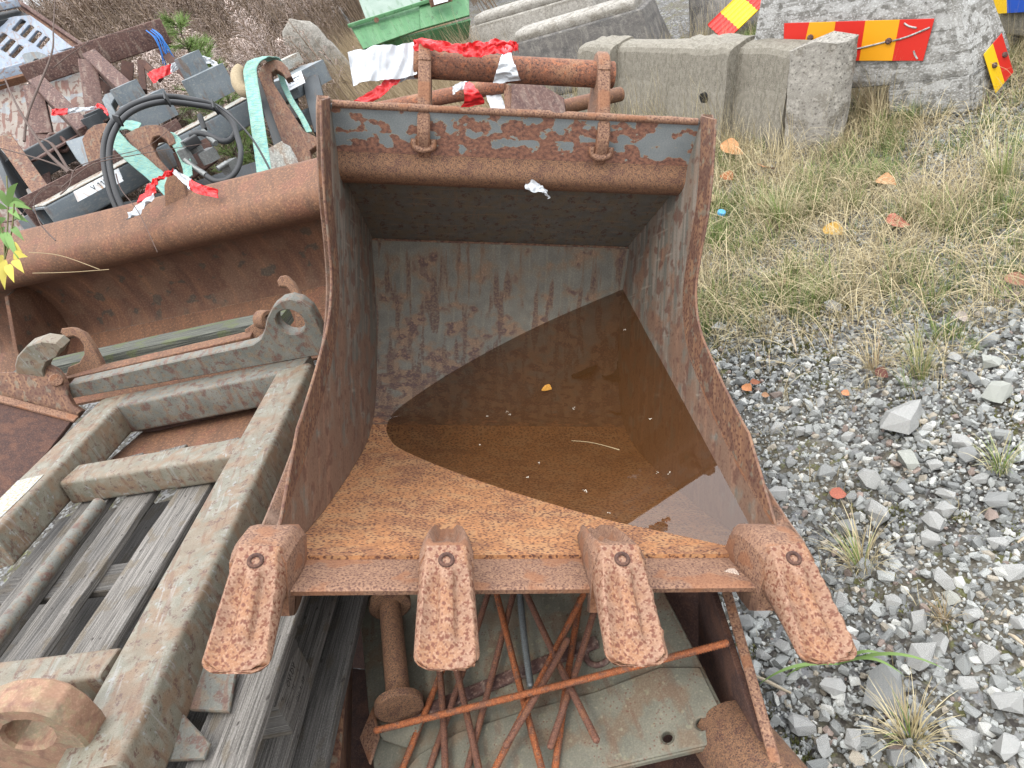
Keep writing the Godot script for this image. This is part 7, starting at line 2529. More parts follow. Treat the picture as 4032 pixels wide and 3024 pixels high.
func build_stones() -> void:
	# crushed rock, three sizes
	var places := []
	var tints := []
	for k in 9:
		places.append([])
		tints.append([])
	for i in 105000:
		var x := rng.randf_range(0.0, 3.6)
		var z := rng.randf_range(-4.2, -0.1)
		var near := 1.0 - smoothstep(1.2, 3.0, -z)
		var g := grassy(x, z)
		if rng.randf() < g * 0.45 or (z < -2.6 and rng.randf() < 0.35):
			continue
		var u := rng.randf()
		var s := rng.randf_range(0.0035, 0.008)
		if u > 0.985:
			s = rng.randf_range(0.02, 0.032) * (1.0 - g * 0.5)
		elif u > 0.86:
			s = rng.randf_range(0.012, 0.021) * (1.0 - g * 0.4)
		elif u > 0.55:
			s = rng.randf_range(0.007, 0.012)
		var k := rng.randi() % 9
		places[k].append(Transform3D(turned() * Basis.from_scale(Vector3.ONE * s), Vector3(x, height_at(x, z) + s * rng.randf_range(0.0, 0.45), z)))
		tints[k].append(stone_tint())
	for k in 9:
		many("gravel", stone_mesh(100 + k, 0.8, 11), places[k], tints[k], M.granite)
	# the stones one can tell apart
	var list := [
		[1.104, -1.616, 0.0928, "grey", "largest block-like grey stone with a flat top on the gravel, right of the bucket"],
		[1.183, -1.456, 0.0480, "white", "bright white flat-faced stone just right of the largest grey stone"],
		[1.165, -1.398, 0.0442, "dark", "dark grey angular stone just below and right of the white stone"],
		[1.397, -1.570, 0.0662, "green", "large greenish grey angular stone above and right of the white stone"],
		[0.901, -2.497, 0.0473, "cream", "cream pointed stone at the grass edge beside the bucket side plate"],
		[0.843, -1.773, 0.0348, "grey", "small grey angular stone well right of the bucket's right side plate"],
		[0.886, -1.471, 0.0653, "grey", "large grey angular stone below and left of the largest grey stone"],
		[0.939, -1.663, 0.0335, "grey", "small grey angular stone left of the largest grey stone"],
		[0.640, -1.561, 0.0440, "pale", "pale grey angular stone well below and right of the bucket's right side plate"],
		[0.799, -1.564, 0.0441, "dark", "dark grey angular stone well below and left of the largest grey stone"],
		[1.024, -1.474, 0.0455, "green", "greenish grey angular stone just below the largest grey stone"],
		[0.784, -1.835, 0.0355, "grey", "small grey angular stone right of the bucket's right side plate"],
		[0.964, -1.856, 0.0325, "grey", "small grey angular stone well left of the largest grey stone"],
		[1.107, -1.223, 0.0437, "dark", "dark grey angular stone below and right of the white stone"],
		[1.020, -1.306, 0.0346, "grey", "grey angular stone below the white stone"],
		[1.433, -1.798, 0.0351, "pale", "small pale grey angular stone well above and right of the largest grey stone"],
		[1.492, -1.703, 0.0463, "green", "greenish grey angular stone well above the white stone"],
		[1.314, -2.320, 0.0450, "grey", "small grey angular stone well right of the cream stone at the grass edge"],
		[0.828, -1.345, 0.0541, "grey", "large grey angular stone above the dry grass tuft on the gravel"],
		[0.927, -1.245, 0.0467, "pale", "pale grey angular stone above and right of the dry grass tuft on the gravel"],
		[0.978, -1.268, 0.0393, "grey", "grey stone well below the largest grey stone"],
		[0.728, -1.336, 0.0458, "dark", "dark grey angular stone just above the dry grass tuft on the gravel"],
		[0.883, -1.201, 0.0408, "grey", "grey angular stone right of the dry grass tuft on the gravel"],
		[0.834, -1.084, 0.0387, "grey", "grey stone well right of the fourth tooth of the bucket"],
		[0.575, -1.145, 0.0398, "pale", "pale grey angular stone just above and right of the fourth tooth of the bucket"],
		[0.317, -1.017, 0.0353, "dark", "dark grey angular stone left of the green blades of grass"],
		[0.647, -0.925, 0.0495, "grey", "large grey angular stone just above and right of the large dark flat stone"],
		[0.423, -0.939, 0.0408, "pale", "pale grey angular stone just below the green blades of grass"],
		[0.525, -0.883, 0.0728, "dark", "large dark flat stone half buried in the gravel, low in the right corner area"],
		[0.558, -0.806, 0.0425, "dark", "large dark grey angular stone just below and right of the large dark flat stone"],
		[0.314, -0.889, 0.0465, "grey", "large grey angular stone above and right of the rusty pipe"],
		[0.730, -0.752, 0.0516, "pale", "large pale grey angular stone above the bottom right corner of the photo"],
		[0.779, -0.864, 0.0372, "grey", "grey angular stone well right of the large dark flat stone"],
		[0.707, -0.933, 0.0407, "cream", "cream angular stone above and right of the large dark flat stone"],
		[0.810, -1.025, 0.0354, "tan", "tan angular stone well right of the dry grass tuft on the gravel"],
		[0.401, -0.807, 0.0382, "grey", "grey angular stone below and left of the large dark flat stone"],
		[1.011, -1.114, 0.0344, "grey", "grey angular stone well below the white stone"],
		[0.594, -1.395, 0.0358, "grey", "grey angular stone well left of the dry grass tuft on the gravel"],
		[0.375, -1.210, 0.0409, "grey", "grey angular stone left of the fourth tooth of the bucket"],
		[0.329, -1.194, 0.0381, "dark", "dark grey angular stone left of the fourth tooth of the bucket"],
		[0.700, -1.006, 0.0398, "grey", "grey angular stone above the large dark flat stone"],
		[0.739, -1.666, 0.0335, "dark", "small dark grey angular stone well below and right of the bucket's right side plate"],
		[0.486, -1.209, 0.0307, "grey", "small grey angular stone above and left of the fourth tooth of the bucket"],
		[0.820, -0.970, 0.0322, "pale", "pale grey angular stone well above and right of the large dark flat stone"],
		[0.690, -1.084, 0.0315, "grey", "grey angular stone below and right of the dry grass tuft on the gravel"],
		[0.691, -1.202, 0.0331, "dark", "dark grey angular stone just right of the dry grass tuft on the gravel"],
		[0.981, -1.025, 0.0354, "grey", "grey stone well right of the dry grass tuft on the gravel"],
		[0.482, -1.112, 0.0294, "pale", "small pale grey angular stone just below and left of the fourth tooth of the bucket"],
		[0.375, -1.089, 0.0316, "grey", "grey angular stone below and left of the fourth tooth of the bucket"],
		[0.525, -1.015, 0.0305, "grey", "grey angular stone just above and right of the green blades of grass"],
		[0.567, -0.966, 0.0275, "dark", "small dark grey angular stone above the large dark flat stone"],
		[0.692, -0.827, 0.0322, "grey", "grey angular stone right of the large dark flat stone"],
		[0.326, -0.822, 0.0364, "grey", "grey angular stone right of the rusty pipe"],
		[0.464, -0.740, 0.0349, "dark", "dark grey angular stone below the large dark flat stone"],
		[0.605, -0.735, 0.0348, "pale", "pale grey angular stone left of the bottom right corner of the photo"],
		[0.321, -1.086, 0.0267, "grey", "small grey angular stone well below and left of the fourth tooth of the bucket"],
		[1.147, -1.566, 0.0265, "grey", "small grey angular stone right of the largest grey stone"],
		[1.106, -1.736, 0.0281, "dark", "small dark grey angular stone above and left of the largest grey stone"],
		[1.068, -1.421, 0.0334, "grey", "small grey angular stone below and left of the white stone"],
		[1.130, -1.313, 0.0320, "pale", "small pale grey angular stone below and right of the white stone"],
		[0.940, -1.391, 0.0358, "dark", "dark grey angular stone below the largest grey stone"],
		[0.704, -1.496, 0.0286, "grey", "small grey angular stone well above and left of the dry grass tuft on the gravel"],
		[0.803, -1.433, 0.0308, "dark", "small dark grey angular stone well above the dry grass tuft on the gravel"],
		[0.889, -0.905, 0.0334, "grey", "grey angular stone well above the bottom right corner of the photo"],
		[0.658, -0.679, 0.0397, "grey", "large grey angular stone just above and left of the bottom right corner of the photo"],
		[0.468, -1.326, 0.0295, "pale", "small pale grey angular stone well above and left of the fourth tooth of the bucket"]]
	var tones := {"grey": Color(1.04, 1.08, 1.09), "white": Color(2.6, 2.6, 2.55), "dark": Color(0.7, 0.71, 0.72), "green": Color(0.98, 1.05, 0.94), "cream": Color(2.1, 1.95, 1.5), "pale": Color(1.4, 1.41, 1.4), "tan": Color(1.4, 1.2, 0.92)}
	var i := 0
	for q in list:
		var size: float = q[2] * (0.86 if i > 0 else 1.0)
		var b := stone_mesh(300 + i, 0.7 if i != 28 else 0.4, 14)
		b.tinted = true
		b.c.resize(b.v.size())
		b.c.fill(tones[q[3]] if i > 0 else Color(1.6, 1.6, 1.54))
		var o := MeshInstance3D.new()
		o.name = numbered("stone", self)
		o.mesh = b.mesh(Transform3D())
		o.material_override = M.granite
		add_child(o, true)
		o.transform = Transform3D(Basis.from_euler(Vector3(rng.randf_range(-0.15, 0.15), rng.randf() * TAU, rng.randf_range(-0.15, 0.15))) * Basis.from_scale(Vector3.ONE * size), Vector3(q[0], height_at(q[0], q[1]) + size * 0.42, q[1]))
		tag(o, q[4], "stone", "larger stones lying on the gravel")
		i += 1


# ---------------------------------------------------------------- plants

# a clump of blades: number, length, spread of the foot, how far they lean, width
func clump(seed_of: int, blades: int, long: float, foot: float, lean: float, wide: float, c0: Color, c1: Color, droop := 0.6) -> MB:
	var r := RandomNumberGenerator.new()
	r.seed = seed_of
	var b := MB.new()
	b.tinted = true
	for i in blades:
		var a := r.randf() * TAU
		var p := Vector3(cos(a), 0, sin(a)) * foot * sqrt(r.randf())
		var az := a + r.randf_range(-0.9, 0.9)
		var dir := Vector3(cos(az), 0, sin(az))
		var side := Vector3(-sin(az), 0, cos(az)) * wide * r.randf_range(0.6, 1.2) / 2
		var L := long * r.randf_range(0.45, 1.0)
		var tip := lean * r.randf_range(0.25, 1.0)
		b.tint = c0.lerp(c1, r.randf())
		var k := 5
		var prev := p
		var ang := r.randf_range(0.02, 0.3) * lean
		var kink := r.randf_range(-0.3, 0.3)
		for s in k:
			var t := (s + 1.0) / k
			ang += tip * droop * (0.35 + t) / k * 1.6
			var d := dir.rotated(Vector3.UP, kink * t)
			var next := prev + (d * sin(ang) + Vector3.UP * cos(ang)) * L / k
			var w0 := 1.0 - pow(s / float(k), 2.0) * 0.8
			var w1 := 1.0 - pow(t, 2.0) * 0.85
			var nn := (next - prev).cross(side).normalized()
			if nn.y < 0:
				nn = -nn
			b.tri(prev - side * w0, prev + side * w0, next + side * w1, nn, nn, nn, Vector2.ZERO, Vector2.RIGHT, Vector2.ONE)
			b.tri(prev - side * w0, next + side * w1, next - side * w1, nn, nn, nn, Vector2.ZERO, Vector2.ONE, Vector2.UP)
			prev = next
	return b


# a dead weed: stems with a feathery head
func weed(seed_of: int, tall: float, plume: float, c_stem: Color, c_head: Color) -> MB:
	var r := RandomNumberGenerator.new()
	r.seed = seed_of
	var b := MB.new()
	b.tinted = true
	for i in 4:
		var a := r.randf() * TAU
		var foot := Vector3(cos(a), 0, sin(a)) * 0.1 * r.randf()
		var L := tall * r.randf_range(0.65, 1.0)
		var top := foot + Vector3(r.randf_range(-0.16, 0.16), 1.0, r.randf_range(-0.16, 0.16)).normalized() * L
		var bend := Vector3(r.randf_range(-0.1, 0.1), 0, r.randf_range(-0.1, 0.1)) * tall
		b.tint = c_stem * r.randf_range(0.8, 1.15)
		var pts := []
		for s in 7:
			var t := s / 6.0
			pts.append(foot.lerp(top, t) + bend * t * t)
		tube(b, pts, [0.006, 0.006, 0.0055, 0.005, 0.0045, 0.0036, 0.002], 4, false)
		b.c.resize(b.v.size())
		for s in range(0, b.v.size()):
			if b.c[s] == Color():
				b.c[s] = b.tint
		var d: Vector3 = (pts[6] - pts[4]).normalized()
		var leaves := 8
		for s in leaves:   # withered leaves down the stem
			var t := r.randf_range(0.15, 0.75)
			var at: Vector3 = pts[0].lerp(pts[6], t) + bend * (t * t - t) * 0.6
			var az := r.randf() * TAU
			var out := Vector3(cos(az), r.randf_range(-0.9, 0.4), sin(az)).normalized() * r.randf_range(0.03, 0.08)
			var w := out.cross(Vector3.UP).normalized() * 0.003
			b.tint = (c_stem.lerp(c_head, r.randf())) * r.randf_range(0.6, 1.1)
			b.flat(at - w, at + w, at + out, Vector3.UP)
		for s in int(60 * plume):   # the head: side sprays that arch over
			var t := r.randf()
			var at: Vector3 = pts[6] - d * L * 0.24 * (1.0 - t)
			var az := r.randf() * TAU
			var out := Vector3(cos(az), 0.5, sin(az)).normalized() * (0.04 + 0.12 * (1.0 - t)) * r.randf_range(0.5, 1.0)
			var mid := at + out
			var tip := mid + out * 0.5 + Vector3(0, -0.02, 0)
			var w := out.cross(Vector3.UP).normalized() * 0.005
			b.tint = c_head * r.randf_range(0.75, 1.2)
			b.flat(at, mid - w, mid + w, Vector3.UP)
			b.flat(mid - w, tip, mid + w, Vector3.UP)
	return b


func scatter(called: String, meshes: Array, count: int, lo: Vector2, hi: Vector2, size0: float, size1: float, chance: Callable, tint0: Color, tint1: Color, lean := Vector3.ZERO) -> void:
	var where := []
	var tints := []
	for k in meshes.size():
		where.append([])
		tints.append([])
	for i in count:
		var x := rng.randf_range(lo.x, hi.x)
		var z := rng.randf_range(lo.y, hi.y)
		if rng.randf() > chance.call(x, z):
			continue
		var k := rng.randi() % meshes.size()
		var s := rng.randf_range(size0, size1)
		var up := (Vector3.UP + lean * rng.randf_range(0.4, 1.3) + Vector3(rng.randf_range(-0.12, 0.12), 0, rng.randf_range(-0.12, 0.12))).normalized()
		var basis := Basis(Quaternion(Vector3.UP, up)) * Basis.from_euler(Vector3(0, rng.randf() * TAU, 0)) * Basis.from_scale(Vector3(s, s * rng.randf_range(0.8, 1.2), s))
		where[k].append(Transform3D(basis, Vector3(x, height_at(x, z) - 0.005, z)))
		tints[k].append(tint0.lerp(tint1, rng.randf()))
	for k in meshes.size():
		if where[k].size():
			many(called, meshes[k], where[k], tints[k], M.leaf_life)


func build_plants() -> void:
	var straw0 := Color(0.27, 0.215, 0.11)
	var straw1 := Color(0.52, 0.45, 0.28)
	var green0 := Color(0.06, 0.1, 0.022)
	var green1 := Color(0.2, 0.27, 0.07)
	var white := Color(1, 1, 1)
	var dim := Color(0.7, 0.68, 0.66)
	var deep := Color(0.5, 0.46, 0.4)
	# matted dry grass beyond the gravel
	var dry := []
	for k in 4:
		dry.append(clump(500 + k, 15, 0.23, 0.06, 1.75, 0.0023, straw0, straw1, 1.1))
	var patch := func(x: float, z: float) -> float:
		return 0.35 + 0.75 * smoothstep(-0.25, 0.3, lie.get_noise_2d(x * 2.6 + 3.0, z * 2.6 + 60.0))
	scatter("dry_grass", dry, 9500, Vector2(0.35, -6.5), Vector2(4.6, -1.6), 0.5, 1.25, func(x, z): return grassy(x, z) * patch.call(x, z) * (1.0 if z > -4.4 else 0.55), deep, white)
	var flat := []
	for k in 3:
		flat.append(clump(580 + k, 5, 0.42, 0.1, 2.6, 0.0028, straw0 * 1.15, straw1 * 1.1, 1.0))
	scatter("lying_straw", flat, 2600, Vector2(0.35, -5.5), Vector2(4.4, -1.5), 0.5, 1.2, func(x, z): return grassy(x, z), dim, white)
	var tall := []
	for k in 3:
		tall.append(clump(520 + k, 12, 0.42, 0.04, 0.55, 0.0024, straw0, straw1, 0.7))
	scatter("dry_grass", tall, 2000, Vector2(0.6, -7.0), Vector2(5.0, -2.3), 0.5, 1.1, func(x, z): return grassy(x, z) * (0.16 + 0.6 * smoothstep(-3.2, -4.2, z)), dim, white, Vector3(0.1, 0, 0.1))
	var fresh := []
	for k in 3:
		fresh.append(clump(540 + k, 18, 0.13, 0.035, 0.8, 0.0026, green0, green1, 0.8))
	scatter("green_grass", fresh, 14000, Vector2(0.35, -6.5), Vector2(4.6, -1.6), 0.5, 1.2, func(x, z): return grassy(x, z) * smoothstep(-0.2, 0.3, lie.get_noise_2d(x * 2.2 + 7.0, z * 2.2)), dim, white)
	var thin := []
	for k in 2:
		thin.append(clump(560 + k, 7, 0.1, 0.03, 1.2, 0.002, straw0, straw1, 0.9))
	scatter("dry_grass", thin, 900, Vector2(0.2, -2.3), Vector2(2.4, -0.3), 0.5, 1.1, func(x, z): return 0.14 + 0.4 * grassy(x, z), dim, white)
	# moss between the stones
	var moss := []
	for k in 2:
		moss.append(clump(570 + k, 40, 0.012, 0.022, 1.0, 0.003, Color(0.07, 0.075, 0.015), Color(0.16, 0.16, 0.04)))
	scatter("moss", moss, 4200, Vector2(0.1, -2.4), Vector2(2.4, -0.2), 0.7, 1.5, func(x, z): return smoothstep(0.0, 0.35, lie.get_noise_2d(x * 4.0 + 90.0, z * 4.0)) * 0.85, dim, white)
	# standing dead weeds on the rise behind the machines
	var lean := Vector3(-0.4, 0, 0.05)
	var weeds := []
	for k in 4:
		weeds.append(weed(600 + k, 1.15, 0.3, Color(0.24, 0.175, 0.12), Color(0.19, 0.135, 0.105)))
	scatter("dead_weeds", weeds, 5200, Vector2(-8.5, -17.0), Vector2(3.4, -6.2), 0.75, 1.3, func(x, z): return smoothstep(-0.1, -1.0, x - z * 0.0 + (-7.0 - z) * 0.03), dim, white, lean)
	var plumes := []
	for k in 3:
		plumes.append(weed(620 + k, 1.3, 2.6, Color(0.22, 0.16, 0.115), Color(0.42, 0.34, 0.3)))
	scatter("plumed_weeds", plumes, 800, Vector2(-5.0, -10.0), Vector2(-0.6, -6.4), 0.8, 1.25, func(x, _z): return smoothstep(-0.5, -1.6, x), dim, white, lean)
	var meadow := []
	for k in 3:
		meadow.append(clump(640 + k, 34, 0.75, 0.12, 0.45, 0.004, Color(0.27, 0.2, 0.12), Color(0.46, 0.37, 0.24), 0.6))
	scatter("dry_meadow", meadow, 5200, Vector2(-3.0, -16.0), Vector2(4.2, -4.6), 0.6, 1.15, func(x, z): return smoothstep(1.3, 0.6, x + (z + 6.0) * 0.05) * smoothstep(-2.4, -0.6, x), dim, white, lean)
	var brown := []
	for k in 3:
		brown.append(clump(660 + k, 34, 1.0, 0.14, 0.35, 0.0042, Color(0.17, 0.12, 0.075), Color(0.36, 0.28, 0.19), 0.6))
	scatter("brown_stalks", brown, 2600, Vector2(-8.5, -15.0), Vector2(0.0, -6.2), 0.7, 1.2, func(x, _z): return smoothstep(-0.1, -0.9, x), dim, white, lean)
	# a wall of taller weeds at the back, up to the top of the picture
	scatter("dead_weeds", weeds, 2600, Vector2(-14.0, -30.0), Vector2(9.0, -14.0), 1.1, 1.8, func(x, z): return 0.9 if x < 0.0 or z < -17.0 else 0.2, dim, white, lean * 0.6)
	# tufts one can point at
	tuft("large straw-coloured grass tuft with a few green blades on the gravel", Vector3(0.6872, 0, -1.2133), 0.2, 70, straw0, straw1, 1.15, 14)
	tuft("dense dry grass tuft at the bottom edge, on the gravel", Vector3(0.5021, 0, -0.7683), 0.17, 90, straw0, straw1, 1.2, 6)
	tuft("pale green and straw grass tuft at the right edge, beside the white stone", Vector3(1.1913, 0, -1.3167), 0.16, 46, Color(0.2, 0.24, 0.1), straw1, 1.0, 20)
	tuft("wispy upright tuft at the edge of the grass, above the largest stone", Vector3(1.2984, 0, -1.7872), 0.24, 60, straw0, Color(0.3, 0.3, 0.14), 0.8, 12)
	tuft("reddish dry tuft directly above the largest stone", Vector3(1.2099, 0, -1.9091), 0.2, 54, Color(0.25, 0.17, 0.1), straw1, 0.9, 0)
	tuft("tall green tuft at the right edge below the white road block", Vector3(2.3402, 0, -2.6632), 0.34, 90, Color(0.2, 0.24, 0.1), straw1, 0.75, 40)
	tuft("green-centred tuft above the yellow leaf", Vector3(1.543, 0, -3.1097), 0.3, 70, Color(0.14, 0.2, 0.07), straw1, 0.85, 40)
	tuft("straw tuft below the upright concrete slab's foot", Vector3(1.5179, 0, -3.2924), 0.28, 60, straw0, straw1, 0.7, 8)
	tuft("brown bent grass in the pocket under the white road block", Vector3(2.525, 0, -3.7597), 0.5, 110, Color(0.22, 0.15, 0.1), straw1, 0.8, 0)
	tuft("tall straw grass against the low barrier's foot", Vector3(1.9033, 0, -4.4774), 0.5, 120, straw0, straw1, 0.6, 10)
	tuft("small brown tuft on the gravel near the right edge", Vector3(0.7582, -0, -0.9867), 0.09, 40, Color(0.2, 0.14, 0.08), straw0, 1.2, 0)
	blades_at("loose cluster of broad green grass blades beside the fourth tooth", Vector3(0.4694, 0, -0.9853))
	# leaves lying about
	lay_leaf(on_ground(Vector3(1.6419, 0, -2.8233), 0.03), 0.105, rgb(226, 180, 78), "big yellow leaf lying on the dry grass", 0.25, 0.4, 0.25)
	lay_leaf(on_ground(Vector3(1.8395, 0, -2.6539), 0.04), 0.11, rgb(206, 128, 106), "pink-red leaf lying right of the yellow leaf", 0.3, 1.1, 0.35)
	lay_leaf(on_ground(Vector3(1.8473, 0, -2.0156), 0.04), 0.075, rgb(176, 124, 100), "brown leaf at the right edge on the grass", 0.5, 0.2, 0.4)
	lay_leaf(on_ground(Vector3(1.2642, -0, -2.5815), 0.03), 0.07, rgb(206, 178, 142), "beige curled leaf in the grass beside the bucket", 0.5, 1.5, 0.2)
	lay_leaf(on_ground(Vector3(1.7662, -0, -4.0517), 0.08), 0.15, rgb(226, 166, 112), "large peach-coloured leaf at the foot of the low barrier", 0.3, 0.8, 0.5)
	lay_leaf(on_ground(Vector3(1.7825, -0, -3.6714), 0.06), 0.12, rgb(220, 150, 104), "narrow orange leaf slanting below the concrete slab", 0.2, 2.2, 0.5)
	lay_leaf(on_ground(Vector3(1.6087, 0, -3.803), 0.04), 0.09, rgb(196, 108, 48), "deep orange leaf in the grass beside the bucket's top corner", 0.3, 0.2, 0.2)
	lay_leaf(on_ground(Vector3(1.4219, 0, -3.6012), 0.04), 0.09, rgb(216, 190, 150), "cream leaf close to the bucket's upper right rim", 0.3, 1.2, 0.2)
	lay_leaf(on_ground(Vector3(0.7779, -0, -1.4604), 0.02), 0.052, rgb(186, 106, 82), "red-brown torn leaf on the gravel below the largest stone", 0.2, 0.9, 0.2)
	lay_leaf(on_ground(Vector3(0.8024, 0, -2.071), 0.02), 0.045, rgb(214, 142, 88), "small orange leaf on the gravel beside the bucket", 0.3, 0.3, 0.2)
	lay_leaf(on_ground(Vector3(0.8421, -0, -2.0812), 0.02), 0.04, rgb(158, 92, 58), "small rust-red leaf touching the small orange leaf", 0.3, 1.3, 0.2)
	lay_leaf(on_ground(Vector3(1.0544, 0, -1.8427), 0.02), 0.03, rgb(230, 150, 104), "tiny orange-pink leaf above the largest stone", 0.3, 0.3, 0.2)
	lay_leaf(on_ground(Vector3(2.0415, 0, -3.0174), 0.05), 0.1, rgb(214, 160, 110), "orange-tan leaf half under the grass, below the white road block", 0.4, 0.5, 0.2)
	lay_leaf(on_ground(Vector3(1.1982, 0, -1.8516), 0.03), 0.05, rgb(120, 70, 56), "dark red-brown leaf at the grass edge", 0.4, 0.5, 0.4)
	lay_leaf(on_ground(Vector3(0.8384, 0, -2.0028), 0.015), 0.03, rgb(180, 134, 96), "tiny tan leaf on the gravel near the side plate", 0.3, 0.9, 0.2)
	lay_leaf(on_ground(Vector3(1.582, 0, -1.9502), 0.03), 0.06, rgb(188, 176, 166), "grey dry leaf in the grass at the right", 0.6, 0.9, 0.4)
	var b := MB.new()
	var c := on_ground(Vector3(1.3495, 0, -3.3522), 0.07)
	tube(b, [c, c + Vector3(0.004, 0.012, 0.004), c + Vector3(0.0045, 0.013, 0.0045)], [0.021, 0.021, 0.017], 18)
	tag(obj("bottle_cap", b, M.blue_plastic, self), "light blue plastic cap in the grass beside the bucket", "bottle cap")
	# splinters of wood on the gravel
	for q in [[Vector3(0.2639, 0, -1.0465), Vector3(0.3275, 0, -0.9607), "long pale wood splinter on the gravel below the fourth tooth"], [Vector3(0.849, 0, -0.89), Vector3(0.8564, -0, -0.8521), "grey wood splinter at the right edge of the gravel"], [Vector3(0.6411, 0, -0.9232), Vector3(0.683, -0, -0.9347), "short pale wood splinter beside a large grey stone"], [Vector3(1.0921, -0, -2.253), Vector3(1.0509, 0, -2.1504), "brown wood splinter at the grass edge near the cream stone"], [Vector3(1.0474, 0, -1.0891), Vector3(1.0909, 0, -1.0905), "thin white wood splinter at the right edge, above the small brown tuft"]]:
		b = MB.new()
		var a: Vector3 = on_ground(q[0], 0.016)
		var e: Vector3 = on_ground(q[1], 0.022)
		var w := (e - a).cross(Vector3.UP).normalized() * 0.006
		var rings := []
		for i in 7:
			var t := i / 6.0
			var c2 := a.lerp(e, t) + Vector3(0, 0.003 * sin(t * 5.0), 0)
			var k := 0.35 + 0.65 * sin(PI * clampf(t, 0.12, 0.88))
			rings.append(PackedVector3Array([c2 - w * k, c2 + Vector3(0, 0.005, 0) * k, c2 + w * k * 0.8, c2 - Vector3(0, 0.005, 0) * k]))
		loft(b, rings)
		tag(obj("wood_splinter", b, M.splinter, self), q[2], "splinter")
	build_left_plants()


func tuft(label: String, at: Vector3, long: float, blades: int, c0: Color, c1: Color, lean: float, green: int) -> void:
	var p := on_ground(at)
	var root := thing("grass_tuft", label, "grass tuft", p, "grass tufts at the edge of the gravel")
	var b := clump(int(at.x * 1000) + blades, blades, long, long * 0.16, lean, 0.0024, c0, c1, 0.85)
	structure(obj("dry_blades", b, M.leaf_life, root, true), "stuff")
	if green:
		b = clump(int(at.x * 1000) + 3, green, long * 0.8, long * 0.1, lean * 0.9, 0.0032, Color(0.09, 0.15, 0.03), Color(0.2, 0.26, 0.07), 0.8)
		structure(obj("green_blades", b, M.leaf_life, root, true), "stuff")


func blades_at(label: String, at: Vector3) -> void:
	var root := thing("grass_plant", label, "grass", on_ground(at))
	for q in [[Vector3(0.2579, 0, -0.9954), 0.07], [Vector3(0.57, -0, -0.8682), 0.09], [Vector3(0.6559, 0, -0.841), 0.1], [Vector3(0.5719, -0, -0.9293), 0.07], [Vector3(0.3334, -0, -0.9943), 0.05]]:
		var b := MB.new()
		b.tinted = true
		b.tint = Color(0.12, 0.19, 0.05)
		var tip: Vector3 = q[0]
		var rows := []
		for i in 11:
			var t := i / 10.0
			var p: Vector3 = at.lerp(tip, t) + Vector3(0, 0.01 + q[1] * sin(t * PI * 0.8) * 0.9, 0)
			var w: Vector3 = (tip - at).cross(Vector3.UP).normalized() * 0.0055 * (1.0 - pow(t, 2.5)) * minf(1.0, 0.4 + t * 2.0)
			rows.append(PackedVector3Array([p - w, p - Vector3(0, 0.001, 0), p + w]))
		loft(b, rows, false, false)
		b.c.resize(b.v.size())
		b.c.fill(b.tint)
		obj("blade", b, M.leaf_life, root)


